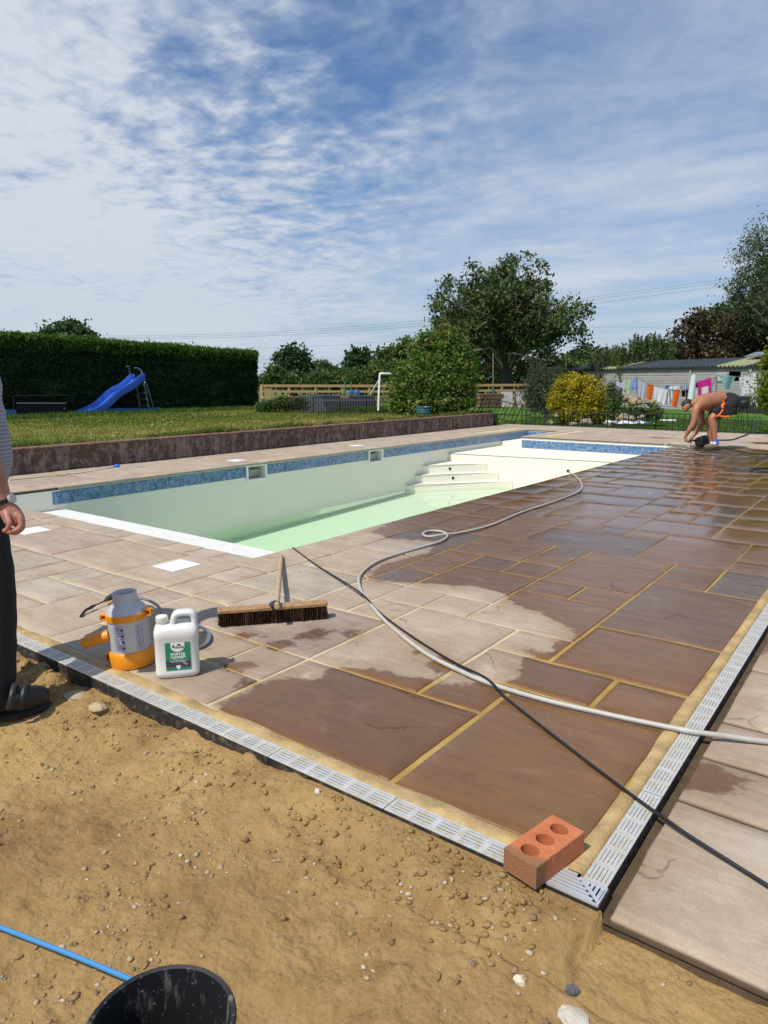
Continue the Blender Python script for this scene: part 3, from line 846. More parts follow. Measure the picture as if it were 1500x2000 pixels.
for (x0, x1, y0, y1) in ((-12, -3.9, -8, 1.54), (.5, 9, -8, 1.54), (-3.9, .5, -8, .1)):
    b_ = MB()
    nx, ny = 24, 24
    for i in range(nx):
        for j in range(ny):
            xa, xb = x0 + (x1 - x0) * i / nx, x0 + (x1 - x0) * (i + 1) / nx; ya, yb = y0 + (y1 - y0) * j / ny, y0 + (y1 - y0) * (j + 1) / ny
            vb += [(xa, ya, -.1 + .03 * fbm(xa, ya, .9, 3, 3.1)), (xb, ya, -.1 + .03 * fbm(xb, ya, .9, 3, 3.1)), (xb, yb, -.1 + .03 * fbm(xb, yb, .9, 3, 3.1)), (xa, yb, -.1 + .03 * fbm(xa, yb, .9, 3, 3.1))]
            k = len(vb) - 4; fb_.append((k, k + 1, k + 2, k + 3))
structure(raw_mesh('soil_beyond', vb, np.array(fb_), SOIL))

# gravel and crumbs in the soil (nobody could count it)
def rocks(name, P, size, mat, tone, flat=.6, kind='stuff'):
    N = len(P); ico = np.array([(0, 0, 1), (.894, 0, .447), (.276, .851, .447), (-.724, .526, .447), (-.724, -.526, .447), (.276, -.851, .447),
                                (.724, .526, -.447), (-.276, .851, -.447), (-.894, 0, -.447), (-.276, -.851, -.447), (.724, -.526, -.447), (0, 0, -1)])
    fi = np.array([(0, 1, 2), (0, 2, 3), (0, 3, 4), (0, 4, 5), (0, 5, 1), (1, 6, 2), (2, 7, 3), (3, 8, 4), (4, 9, 5), (5, 10, 1), (6, 7, 2), (7, 8, 3), (8, 9, 4), (9, 10, 5), (10, 6, 1), (6, 11, 7), (7, 11, 8), (8, 11, 9), (9, 11, 10), (10, 11, 6)])
    ang = RNG.random(N) * 6.28; s_ = np.asarray(size)
    base = ico[None] * (1 + .32 * (RNG.random((N, 12, 1)) - .5) * 2)
    sc = np.stack([s_ * (.8 + .6 * RNG.random(N)), s_ * (.6 + .4 * RNG.random(N)), s_ * flat * (.6 + .6 * RNG.random(N))], -1)
    v = base * sc[:, None, :]
    c, s2 = np.cos(ang)[:, None], np.sin(ang)[:, None]
    x = v[..., 0] * c - v[..., 1] * s2; y = v[..., 0] * s2 + v[..., 1] * c
    v = np.stack([x, y, v[..., 2]], -1) + np.asarray(P)[:, None, :]
    f = (fi[None] + (np.arange(N) * 12)[:, None, None]).reshape(-1, 3)
    o = raw_mesh(name, v.reshape(-1, 3), f, mat, attrs={'tone': np.repeat(tone, 12)})
    if kind: o['kind'] = kind
    return o
m, n = newmat('gravel stone'); t_ = n('Attribute', attribute_name='tone').outputs['Fac']; ps = n('NewGeometry').outputs['Position']
cc = n.ramp(t_, [(0, (.20, .12, .055)), (.5, (.31, .20, .095)), (.72, (.42, .31, .17)), (.86, (.46, .36, .23)), (.96, (.56, .49, .38)), (1, (.16, .13, .11))])
cc = n.mix(n.ramp(n.noise(ps, 120, 4, .7), [(.4, 0), (.8, .5)]), cc, (.20, .13, .06))
out(n, n('BsdfPrincipled', {'Base Color': cc, 'Roughness': .85}).outputs[0]); GRAVEL = m
NP = 15000
gxy = np.stack([RNG.uniform(-3.7, .4, NP), 1.5 - 1.35 * RNG.random(NP) ** .9], -1)
clus = np.array([fbm(a, c, 2.4, 3, 8.) for a, c in gxy]); gxy = gxy[clus + RNG.normal(size=NP) * .25 > .0]
gsz = .0016 + .0080 * RNG.random(len(gxy)) ** 4.0
tone = np.where(RNG.random(len(gxy)) < .5, RNG.random(len(gxy)) * .6, .6 + .4 * RNG.random(len(gxy)))
gp = np.array([(a, c, soil_z(a, c) + s_ * .22) for (a, c), s_ in zip(gxy, gsz)])
rocks('gravel', gp, gsz, GRAVEL, tone)
# crumbled clods along the edge of the drain
NC = 1500
cx_ = RNG.uniform(-3.4, -.55, NC); cy_ = 1.52 - np.abs(RNG.normal(size=NC)) * .14
dens = np.array([fbm(a, 0.0, 1.9, 3, 2.7) for a in cx_]); keep = dens + RNG.normal(size=NC) * .2 > .02
cx_, cy_ = cx_[keep], cy_[keep]; cs_ = .0022 + .0105 * RNG.random(len(cx_)) ** 3.5
rocks('soil_crumbs', np.array([(a, c, soil_z(a, c) + s_ * .3) for a, c, s_ in zip(cx_, cy_, cs_)]), cs_, SOIL, np.zeros(len(cx_)), .75)

# ---- pool water
def floor_z(y):        # sloping floor, deep at the near end
    return -1.03 - .20 * max(0, min(1, (12.6 - y) / 7.5))
wl = -.972
b = MB()
ys = np.linspace(4.47, 14.4, 12)
b.box((-6.04, 9.0, (wl - 1.62) / 2), (4.55, 9.06, 1.62 + wl))
structure(b.build('pool_water', WATER))
# ================================================================== POOL
X0, X1, Y0, Y1, PX, PY = -8.32, -3.76, 3.42, 17.6, -7.35, 15.25
pool = thing('swimming_pool', 'long cream rendered swimming pool with blue mosaic band, half drained, let into the stone paving', 'swimming pool', loc=(-6, 9, 0))
b = MB()
SK = [(7.50, 7.86), (10.63, 11.01)]           # skimmer openings in the left wall
SZ0, SZ1 = -.255, -.055
def wallx(x, ya, yb, za, zb): b.quad((x, ya, za), (x, yb, za), (x, yb, zb), (x, ya, zb))
top = -.035
ycur = Y0
for (a, c) in SK:
    wallx(X0, ycur, a, -1.75, top); wallx(X0, a, c, -1.75, SZ0); wallx(X0, a, c, SZ1, top)
    # recess
    xr = X0 - .30
    b.quad((X0, a, SZ0), (X0, c, SZ0), (xr, c, SZ0), (xr, a, SZ0)); b.quad((X0, a, SZ1), (X0, c, SZ1), (xr, c, SZ1), (xr, a, SZ1))
    b.quad((X0, a, SZ0), (X0, a, SZ1), (xr, a, SZ1), (xr, a, SZ0)); b.quad((X0, c, SZ0), (X0, c, SZ1), (xr, c, SZ1), (xr, c, SZ0))
    b.quad((xr, a, SZ0), (xr, c, SZ0), (xr, c, SZ1), (xr, a, SZ1)); ycur = c
wallx(X0, ycur, Y1, -1.75, top)
b.quad((X0, Y1, -1.2), (PX, Y1, -1.2), (PX, Y1, top), (X0, Y1, top))
wallx(PX, PY, Y1, -1.2, top)
b.quad((PX, PY, -1.2), (X1, PY, -1.2), (X1, PY, top), (PX, PY, top))
wallx(X1, Y0, PY, -1.75, top)
b.quad((X0, 4.45, -1.75), (X1, 4.45, -1.75), (X1, 4.45, -.28), (X0, 4.45, -.28))
b.quad((X0, Y0 - .02, -.33), (X1, Y0 - .02, -.33), (X1, Y0 - .02, top), (X0, Y0 - .02, top))
# sloping floor
ys = np.linspace(4.45, 15.25, 20)
for i in range(19):
    b.quad((X0, ys[i], floor_z(ys[i])), (X1, ys[i], floor_z(ys[i])), (X1, ys[i + 1], floor_z(ys[i + 1])), (X0, ys[i + 1], floor_z(ys[i + 1])))
basin = b.build('basin', PLAS, pool)
# near ledge (cover recess)
b = MB(); b.box(((X0 + X1) / 2, 3.92, -.35), (X1 - X0, 1.08, .14), bev=.008)
LEDGEM = plain('white painted ledge', (.72, .71, .65), .7, var=.07, dirt=(.42, .36, .26), dirt_amt=.05, bump=.15)
b.build('ledge', LEDGEM, pool)
# shallow shelf at the far end, then a bench in the bay
def shelf(name, poly, z0, z1):
    bb = MB(); bb.prism(poly, z0, z1); return bb.build(name, PLAS, pool)
def yl(xa, ya, xb, yb, x): return ya + (yb - ya) * (x - xa) / (xb - xa)
shelf('shelf', [(X0 + .003, 13.52), (-6.15, 13.80), (-4.85, 13.95), (X1 - .003, 14.06), (X1 - .003, PY - .003), (PX + .003, PY - .003), (PX - .003, PY), (PX - .003, 16.05), (X0 + .003, 16.05)], -1.15, -.32)
shelf('bench', [(X0 + .003, 16.05), (PX - .003, 16.05), (PX - .003, Y1 - .003), (X0 + .003, Y1 - .003)], -1.0, -.215)
STEP = [(-.50, 12.48, -7.38, 13.60), (-.68, 12.17, -7.10, 13.62), (-.85, 11.84, -6.78, 13.66)]
for k, (z, yw, xe, ye) in enumerate(STEP):
    ye = 13.505 + (xe - X0) * .128
    poly = [(X0 + .003, yw), (xe, ye), (X0 + .003, 13.51)]
    def yfront(x): return yw + (ye - yw) * (x - X0) / (xe - X0)
    zt = z; zb_ = -1.2 if k == 2 else STEP[k + 1][0] - .001
    st = MB(); st.prism(poly, zb_, zt)
    # dark nosing line
    so = st.build('step', PLAS, pool)
    nb_ = MB(); nb_.tube([(X0 + .02, yw - .002, zt - .004), (xe - .01, ye - .004, zt - .004)], .0045, 5)
    nb_.build('nosing', plain('grey nosing strip', (.22, .21, .19), .7), so)
    if k < 2:
        hb = MB(); cx0 = X0 + (.42 + .03 * k) * (xe - X0); ang = math.atan2(ye - yw, xe - X0)
        hb.lathe([(.0, .0), (.030, .0), (.030, .010), (.0, .012)], (cx0 + .001, yfront(cx0) - .001, zt - .09), 12, Matrix.Rotation(ang, 3, 'Z') @ Matrix.Rotation(rad(90), 3, 'X'))
        hb.build('inlet', BLKPL, so)
nb_ = MB(); nb_.tube([(X0 + .02, 13.518, -.324), (-6.15, 13.798, -.324), (-4.85, 13.948, -.324), (X1 - .02, 14.055, -.324)], .005, 5)
nb_.build('nosing', plain('dark nosing strip', (.10, .10, .10), .7), pool)
hb = MB(); hb.lathe([(0, 0), (.03, 0), (.03, .012), (0, .014)], (-5.6, 13.86, -.55), 12, Matrix.Rotation(rad(90), 3, 'X')); hb.build('inlet', BLKPL, pool)
# mosaic bands, proud of the render
TT, TB = -.05, -.212
b = MB()
segs = [(4.32, SK[0][0] - .05), (SK[0][1] + .05, SK[1][0] - .05), (SK[1][1] + .05, Y1 - .01)]
for (a, c) in segs:
    q = MB(); q.box((X0 + .004, (a + c) / 2, (TT + TB) / 2), (.008, c - a, TT - TB)); q.build('tile_band', MOSA, pool)
q = MB(); q.box(((PX + X1) / 2, PY - .004, (-.085 - .265) / 2), (X1 - PX - .02, .008, .18)); q.build('tile_band', MOSA, pool)
q = MB(); q.box(((X0 + PX) / 2, Y1 - .004, (TT + TB) / 2), (PX - X0 - .03, .008, TT - TB)); q.build('tile_band', MOSA, pool)
# skimmers
for (a, c) in SK:
    q = MB(); w = .045
    for (ya, yb, za, zb) in ((a - w, a, SZ0 - w, SZ1 + w * .5), (c, c + w, SZ0 - w, SZ1 + w * .5), (a, c, SZ0 - w, SZ0), (a, c, SZ1, SZ1 + w * .5)):
        q.box((X0 + .008, (ya + yb) / 2, (za + zb) / 2), (.016, yb - ya, zb - za))
    fr = q.build('skimmer', WHITEP, pool)
    q = MB(); q.box((X0 - .10, (a + c) / 2 + .05, (SZ0 + SZ1) / 2 - .02), (.02, (c - a) * .7, .11)); q.build('flap', plain('grey skimmer flap', (.33, .34, .32), .5), fr)
# coping edge strip under the slabs (greenish stone nosing)
q = MB(); q.box((-8.301, 11.0, -.020), (.014, 13.2, .030)); q.build('coping', COPE, pool)

# ================================================================== BRICK RETAINING WALL
wall = thing('brick_wall', 'low dark red brick wall with worn face holding back the raised lawn beside the pool', 'wall', loc=(WALLX - .1, 10, 0))
q = MB(); q.box((WALLX - .11, 9.2, .142), (.22, 18.6, .39)); q.box((-10.6, 18.60, .135), (1.28, .21, .37)); q.build('brickwork', BRICKW, wall)
q = MB()
y = -.1
rr = random.Random(3)
while y < 18.45:                    # brick-on-edge coping
    L_ = .071
    q.box((WALLX - .105 + rr.uniform(-.004, .004), y + L_ / 2, .352 + rr.uniform(-.004, .003)), (.225, L_ - .008, .034), bev=.006); y += L_
q.build('coping', plain('worn brick coping', (.17, .095, .07), .9, var=.45, scale=16, bump=.4, dirt=(.30, .24, .19), dirt_amt=.08), wall)

# ================================================================== CHANNEL DRAINS
CHAN = plain('muddy black channel', (.018, .019, .020), .6, var=.3, scale=10, bump=.25, dirt=(.20, .14, .075), dirt_amt=.13)
def drain(name, label, p0, dirn, length, seg=1.0, width=.074, ztop=.003, fill=-.02, fillm=None):
    dv = Vector((dirn[0], dirn[1], 0)); sv = Vector((-dv.y, dv.x, 0))
    root = thing(name, label, 'drain', 'channel drains edging the paving', loc=(p0[0], p0[1], 0))
    P = Vector((p0[0], p0[1], 0))
    def at(s_, t_, z): return P + dv * s_ + sv * t_ + Vector((0, 0, z))
    m3 = Matrix((dv, sv, Vector((0, 0, 1)))).transposed()
    ch = MB(); hw = width / 2
    for s0 in np.arange(0, length, 1.0):
        L_ = min(1.0, length - s0) - .004
        for t_ in (-hw + .0035, hw - .0035): ch.box(at(s0 + L_ / 2, t_, -.046), (L_, .007, .083), mat=m3)
        ch.box(at(s0 + L_ / 2, 0, -.083), (L_, width - .014, .006), mat=m3)
        ch.box(at(s0 + L_ / 2, -hw - .001 if True else 0, -.03), (L_, .004, .006), mat=m3)
    ch.build('channel', CHAN, root)
    fl_ = MB(); fl_.box(at(length / 2, 0, fill - .006), (length - .01, width - .016, .012), mat=m3); fl_.build('sediment', fillm, root)
    k = 0; s0 = 0.0
    while s0 < length - .05:
        L_ = min(.5, length - s0) - .003
        g = MB(); z = ztop; th = .003
        inner = width - .008
        nrow = 5; wb = .0065
        rows = [-(inner / 2) + .006 + i * (inner - .012) / (nrow - 1) for i in range(nrow)]
        # rim bars and bars between the slots
        for t_ in (-(inner / 2) + .001, inner / 2 - .001): g.box(at(s0 + L_ / 2, t_, z - th / 2), (L_, .009, th), mat=m3)
        for i in range(nrow - 1):
            tm = (rows[i] + rows[i + 1]) / 2 if 0 < i < nrow - 2 else (rows[i] + rows[i + 1]) / 2
            g.box(at(s0 + L_ / 2, tm, z - th / 2 - .0002), (L_, .0088, th), mat=m3)
        pitch = .083
        ns = int(round(L_ / pitch)); pitch = L_ / max(1, ns)
        for i in range(ns + 1):
            sc = s0 + min(max(i * pitch, .006), L_ - .006)
            g.box(at(sc, 0, z - th / 2 + .0002), (.020 if 0 < i < ns else .012, inner, th), mat=m3)
        g.build('grate', GALV, root)
        s0 += .5; k += 1
    return root
drain('channel_drain', 'straight galvanised slotted drain in black channel between the soil and the paving', (-.655, 1.573), (-1, 0), 5.2, fill=-.0045, fillm=plain('grey silt', (.30, .31, .31), .8, var=.3))
drain('channel_drain', 'galvanised slotted drain smeared with mortar, running away along the right edge of the wet paving', (-.524, 1.61), (0, 1), 17.0, width=.064, ztop=.002, fill=-.0018, fillm=plain('mortar silt', (.42, .33, .20), .9, var=.35))
# shiny mitred corner
root = thing('drain_corner', 'shiny steel mitred drain corner with black slots between brick and soil', 'drain', loc=(-.53, 1.57, 0))
q = MB(); x1, y1 = -.488, 1.535; w = .075
q.box(((-.65 + x1) / 2, y1 - .0012, -.04), (x1 + .65, .003, .075)); q.box((x1 + .0012, 1.575, -.04), (.003, .075, .075)); q.build('channel', BLKPL, root)
q = MB(); th = .003; z = .0045
q.prism([(-.652, y1), (x1, y1), (x1, y1 + .004), (-.652, y1 + .004)], z - .012, z)
q.prism([(x1 - .004, y1 + .0042), (x1, y1 + .0042), (x1, 1.608), (x1 - .004, 1.608)], z - .012, z)
# bars along x on the left leg, bars along y on the upper leg, mitre bar
for i in range(6):
    t_ = y1 + .006 + i * .0128
    xr = x1 - (t_ - y1) - .012
    q.prism([(-.652, t_), (xr, t_), (xr, t_ + .0095), (-.652, t_ + .0095)], z - th, z - .0002)
for i in range(6):
    t_ = x1 - .006 - i * .0128
    yb = y1 + (x1 - t_) + .012
    if yb < 1.60: q.prism([(t_ - .0085, yb), (t_, yb), (t_, 1.608), (t_ - .0085, 1.608)], z - th, z - .0002)
q.prism([(x1 - .002, y1 + .003), (x1 + 0, y1 + .012), (x1 - .067, y1 + .075), (x1 - .075, y1 + .066)], z - th, z + .0003)
q.prism([(-.652, y1 + .003), (-.64, y1 + .003), (-.64, y1 + .072), (-.652, y1 + .072)], z - th, z + .0004)
q.prism([(x1 - .074, 1.598), (x1 - .003, 1.598), (x1 - .003, 1.608), (x1 - .074, 1.608)], z - th, z + .0004)
q.build('grate', STEEL, root)

# mortar haunch along the drains
def haunch(pts, w0, h0, seed):
    vs = []; fs = []; N = len(pts)
    for i, (x, y, nx, ny) in enumerate(pts):
        w = w0 * (1 + .5 * fbm(x, y, 3, 4, seed)); 
        prof = [(-.010, -.012), (.0, h0 * .8), (w * .5, h0 * (1 + .25 * fbm(x, y, 4, 2, seed + 2))), (w, h0 * .45), (w + .018, -.010)]
        for (t_, z) in prof: vs.append((x + nx * t_, y + ny * t_, z))
    for i in range(N - 1):
        for k in range(4): fs.append((i * 5 + k, i * 5 + k + 1, i * 5 + 6 + k, i * 5 + 5 + k))
    return vs, fs
v1, f1 = haunch([(-.60 - i * .03, 1.612, 0, 1) for i in range(140)], .052, .003, 1.0)
v2, f2 = haunch([(-.566, 1.62 + i * .03, -1, 0) for i in range(430)], .034, .003, 5.0)
vs = v1 + v2; fs = f1 + [tuple(i + len(v1) for i in f) for f in f2]
HAU = plain('ochre mortar haunch', (.47, .33, .145), .92, var=.35, scale=9, bump=.7, bscale=90, dirt=(.64, .51, .32), dirt_amt=.06)
structure(raw_mesh('mortar_haunch', vs, fs, HAU, smooth=True))
# ================================================================== NEAR OBJECTS
# ---- three-hole brick standing across the drain
def brickobj():
    L, Wd, H = .215, .1025, .065
    a = G(1046, 1741, 0.0); bdir = Vector((.044, .218, 0)).normalized(); wdir = Vector((-bdir.y, bdir.x, 0))
    root = None
    b = MB(); nx, ny = 3, 1
    # top and bottom as a ring grid around three oval holes
    cells = []
    holes = [(L * (k + .5) / 3 * .92 + L * .04, Wd * .5) for k in range(3)]; N = 24
    def xf(p): q = Vector((a[0], a[1], 0)) + bdir * p[0] + wdir * p[1]; return (q.x, q.y, p[2] + .004)
    edges_x = [0, L * .04 + L * .92 / 3, L * .04 + L * 1.84 / 3, L]
    rj = random.Random(4)
    for k in range(3):
        x0, x1 = edges_x[k], edges_x[k + 1]; hx, hy = holes[k]
        outer = []
        for i in range(N):
            t = 2 * math.pi * i / N; c, s_ = math.cos(t), math.sin(t)
            dx = (x1 - hx) if c > 0 else (hx - x0); dy = Wd / 2
            sc = min(dx / abs(c) if abs(c) > 1e-6 else 9, dy / abs(s_) if abs(s_) > 1e-6 else 9)
            outer.append((hx + c * sc, hy + s_ * sc))
        # snap in the cell corners
        for cx_, cy_ in ((x0, 0), (x1, 0), (x1, Wd), (x0, Wd)):
            j = min(range(N), key=lambda i: (outer[i][0] - cx_) ** 2 + (outer[i][1] - cy_) ** 2); outer[j] = (cx_, cy_)
        inner = [(hx + .0225 * math.cos(2 * math.pi * i / N), hy + .026 * math.sin(2 * math.pi * i / N)) for i in range(N)]
        vs = [xf((x, y, H)) for x, y in outer] + [xf((x, y, H)) for x, y in inner] + [xf((x, y, 0)) for x, y in inner]
        fs = []
        for i in range(N):
            j = (i + 1) % N
            fs.append((i, j, N + j, N + i)); fs.append((N + i, N + j, 2 * N + j, 2 * N + i))
        b.add(vs, fs)
    # rough top edge and sides
    per = []
    M = 40
    for i in range(M): per.append((L * i / M, 0))
    for i in range(14): per.append((L, Wd * i / 14))
    for i in range(M): per.append((L - L * i / M, Wd))
    for i in range(14): per.append((0, Wd - Wd * i / 14))
    rows = [(H, 0), (H - .002, -.0012), (H * .6, -.0012), (.003, -.0012), (0, 0)]
    vs = []; n_ = len(per)
    for ri, (z, o_) in enumerate(rows):
        for (x, y) in per:
            k = .0016 * fbm(x * 30, y * 30 + z * 20, 1.2, 3, 2.)
            chip = 0
            if ri < 2 and y > Wd * .9: chip = .008 * max(0, fbm(x, 0, 45, 2, 4.)) 
            elif ri < 2: chip = .0045 * max(0, fbm(x, y, 38, 2, 14.) - .12)
            cxn = (x - L / 2) / L; cyn = (y - Wd / 2) / Wd
            sg = 1 + (-.6 * chip / Wd * 2)
            vs.append(xf((L / 2 + (x - L / 2) * (1 - o_ / L * 2 + k), Wd / 2 + (y - Wd / 2) * (1 - o_ / Wd * 2 + k) * sg, z - (chip * .8 if ri < 2 else 0))))
    fs = []
    for r_ in range(len(rows) - 1):
        for i in range(n_):
            j = (i + 1) % n_
            fs.append((r_ * n_ + i, r_ * n_ + j, r_ * n_ + n_ + j, r_ * n_ + n_ + i))
    b.add(vs, fs)
    m, n = newmat('orange red fired brick')
    oc = n('NewGeometry').outputs['Position']
    a_ = n.noise(oc, 14, 7, .65); f_ = n.noise(oc, 160, 5, .7); d_ = n.noise(oc, 30, 8, .75)
    c = n.mix(n.ramp(a_, [(.3, 0), (.7, 1)]), (.52, .145, .050), (.66, .225, .092))
    c = n.mix(n.sstep(d_, .58, .75, 0, .5), c, (.62, .40, .25))
    c = n.mix(n.ramp(f_, [(.56, 0), (.72, .6)]), c, (.25, .075, .035))
    z_ = n('SeparateXYZ', {0: oc}).outputs[1]
    hd = n.sstep(z_, 1.545, 1.515)                       # mud on the header end
    c = n.mix(n.math('MULTIPLY', hd, n.math('MULTIPLY_ADD', a_, .8, .40), clamp=True), c, (.25, .145, .07))
    out(n, n('BsdfPrincipled', {'Base Color': c, 'Roughness': .88, 'Normal': n.bump(n.math('ADD', f_, n.math('MULTIPLY', d_, 1.1)), .9, .005)}).outputs[0])
    o = b.build('brick', m, None, smooth=False)
    tag(o, 'orange red fired brick with three round holes set on the corner of the drain', 'brick')
brickobj()

# ---- white jerrycan with green label
def jerrycan():
    p0 = G(311, 1329); p1 = G(384, 1322)
    ex = Vector(p1 - p0); Wd = .188; ex = ex.normalized(); ey = Vector((-ex.y, ex.x, 0))   # ey points away from the camera
    base = Vector(p0) + ex * (ex.dot(Vector(p1 - p0)) / 2); Dp = .135
    cen = base + ey * Dp / 2
    root = thing('jerrycan', 'white plastic jerrycan of mortar cleaner with green label and moulded handle', 'jerrycan', loc=(cen.x, cen.y, 0.0))
    def xf(p): q = cen + ex * p[0] + ey * p[1]; return (q.x, q.y, p[2])
    def ring(hw, hd, z, pw=5.0, N=40, cx=0.0, cy=0.0):
        r_ = []
        for i in range(N):
            t = 2 * math.pi * i / N; c, s_ = math.cos(t), math.sin(t)
            r_.append((cx + hw * math.copysign(abs(c) ** (2 / pw), c), cy + hd * math.copysign(abs(s_) ** (2 / pw), s_), z))
        return r_
    hw, hd = Wd / 2, Dp / 2
    rings = [ring(hw * .86, hd * .8, .0005), ring(hw * .95, hd * .93, .005), ring(hw, hd, .018, 6), ring(hw, hd, .03, 6), ring(hw * .985, hd * .97, .036, 6), ring(hw * .985, hd * .97, .178, 6), ring(hw, hd, .185, 6), ring(hw * 1.0, hd, .203, 6),
             ring(hw * .975, hd * .95, .218, 5), ring(hw * .9, hd * .82, .230, 4), ring(hw * .7, hd * .5, .236, 3), ring(.003, .003, .237, 2)]
    b = MB(); N = 40
    vs = [xf(p) for r_ in rings for p in r_]
    fs = [tuple(range(N - 1, -1, -1))]
    for k in range(len(rings) - 1):
        for i in range(N):
            j = (i + 1) % N; fs.append((k * N + i, k * N + j, k * N + N + j, k * N + N + i))
    b.add(vs, fs)
    # neck
    def xfn(p): return p
    nk = xf((-hw + .036, 0, 0)); b.lathe([(.024, .215), (.021, .236), (.021, .246)], (nk[0], nk[1], 0), 20)
    body = b.build('body', JUGW, root, smooth=True, sharp=60)
    # handle: D-shaped outline with a hole, rounded in section
    outer = [(-.028, .215), (-.020, .262), (-.008, .283), (.012, .2905), (.055, .291), (.079, .285), (.0905, .268), (.0935, .24), (.0935, .205)]
    inner = [(-.001, .224), (.004, .255), (.011, .265), (.022, .2685), (.046, .2685), (.058, .265), (.0645, .254), (.066, .24), (.066, .222)]
    outer = smooth_path([np.array((x, 0, z)) for x, z in outer], 4); inner = smooth_path([np.array((x, 0, z)) for x, z in inner], 4)
    hb = MB(); M = len(outer); hwid = .030
    secs = [(.0, -1), (.28, -1.0), (.72, -1.0), (1.0, -1), ]
    vs = []; fs = []
    K = 10
    for o_, i_ in zip(outer, inner):
        c = (o_ + i_) / 2; r_ = (o_ - i_) / 2
        for k in range(K):
            t = 2 * math.pi * k / K; cs, sn = math.cos(t), math.sin(t)
            cs = math.copysign(abs(cs) ** .6, cs); sn = math.copysign(abs(sn) ** .6, sn)
            p = c + r_ * cs; vs.append(xf((p[0], sn * hwid, p[2])))
    for a_ in range(M - 1):
        for k in range(K):
            l = (k + 1) % K; fs.append((a_ * K + k, a_ * K + l, a_ * K + K + l, a_ * K + K + k))
    hb.add(vs, fs); hb.build('handle', JUGW, root, smooth=True, sharp=70)
    # cap with ribs
    cb = MB(); prof = [(.0235, .243), (.0255, .246), (.0255, .266), (.0235, .270), (.0, .271)]
    cb.lathe(prof, (nk[0], nk[1], 0), 24)
    for k in range(24):
        t = 2 * math.pi * k / 24; cb.box((nk[0] + .0258 * math.cos(t), nk[1] + .0258 * math.sin(t), .256), (.002, .0026, .018), rz=t)
    cb.build('cap', plain('cream cap plastic', (.74, .72, .66), .5, var=.05, dirt=(.45, .4, .3), dirt_amt=.02), root)
    # label on the front face
    yf = -hd * .97 - .0012
    def lx(u, v, d=0.0): return xf((u, yf - d, v))
    lb = MB(); x0, x1, z0, z1 = -.047, .058, .040, .166
    lb.quad(lx(x0, z0), lx(x1, z0), lx(x1, z1), lx(x0, z1)); lab = lb.build('label', LBLG, root)
    def shape(pts, mat, name, d):
        q = MB(); q.add([lx(u, v, d) for u, v in pts], [tuple(range(len(pts)))]); return q.build(name, mat, lab)
    cx_ = (x0 + x1) / 2
    U = [(cx_ - .029, z1 + .0004), (cx_ - .029, z1 - .018)] + [(cx_ + .029 * math.cos(t), z1 - .018 + .024 * math.sin(t)) for t in np.linspace(math.pi, 2 * math.pi, 14)] + [(cx_ + .029, z1 + .0004)]
    shape(U, LBLW, 'badge', .0003)
    shape([(x0, z0 + .013), (x1, z0 + .013), (x1, z0 + .046), (x0, z0 + .046)], LBLD, 'picture', .0003)
    shape([(cx_ + .006, z0 + .040), (cx_ + .013, z0 + .043), (cx_ + .040, z0 + .026), (cx_ + .034, z0 + .019)], plain('grey trowel print', (.30, .31, .30), .6), 'picture_detail', .0006)
    shape([(cx_ - .009, z0 + .022), (cx_ + .009, z0 + .022), (cx_ + .009, z0 + .010), (cx_, z0 + .002), (cx_ - .009, z0 + .010)], LBLW, 'shield', .0007)
    def txt(s_, size, u, v, mat, bold=0.0): text_mesh(s_, size, lambda p: lx(u + p[0], v + p[1], .0009), mat, 'lettering', lab, bold=bold)
    txt('4', .0225, cx_ - .0185, z1 - .018, LBLK, .0004); txt('TRADE', .0128, cx_ + .006, z1 - .023, LBLK, .0004)
    shape([(cx_ - .004, z1 - .012), (cx_ + .004, z1 - .006), (cx_ + .013, z1 - .010), (cx_ + .016, z1 - .0145), (cx_ - .002, z1 - .0145)], LBLK, 'badge_mark', .0009)
    txt('MORTAR', .0150, cx_, z1 - .0525, LBLW, .0006); txt('CLEANER', .0150, cx_, z1 - .066, LBLW, .0006)
    for k, (w_, zz) in enumerate(((.046, .0755), (.078, .083), (.062, .0875))):
        q = [(cx_ - w_ / 2, z1 - zz - .0008), (cx_ + w_ / 2, z1 - zz - .0008), (cx_ + w_ / 2, z1 - zz + .0008), (cx_ - w_ / 2, z1 - zz + .0008)]
        shape(q, LBLW, 'small_print', .0006)
    # torn side sticker
    q = MB(); xs_ = hw * 1.0 + .0008
    q.add([xf((xs_, -.030, .118)), xf((xs_, .02, .105)), xf((xs_, .03, .09)), xf((xs_, .034, .135)), xf((xs_, .012, .155))], [(0, 1, 2, 3, 4)])
    q.build('side_sticker', LBLD, root)
jerrycan()

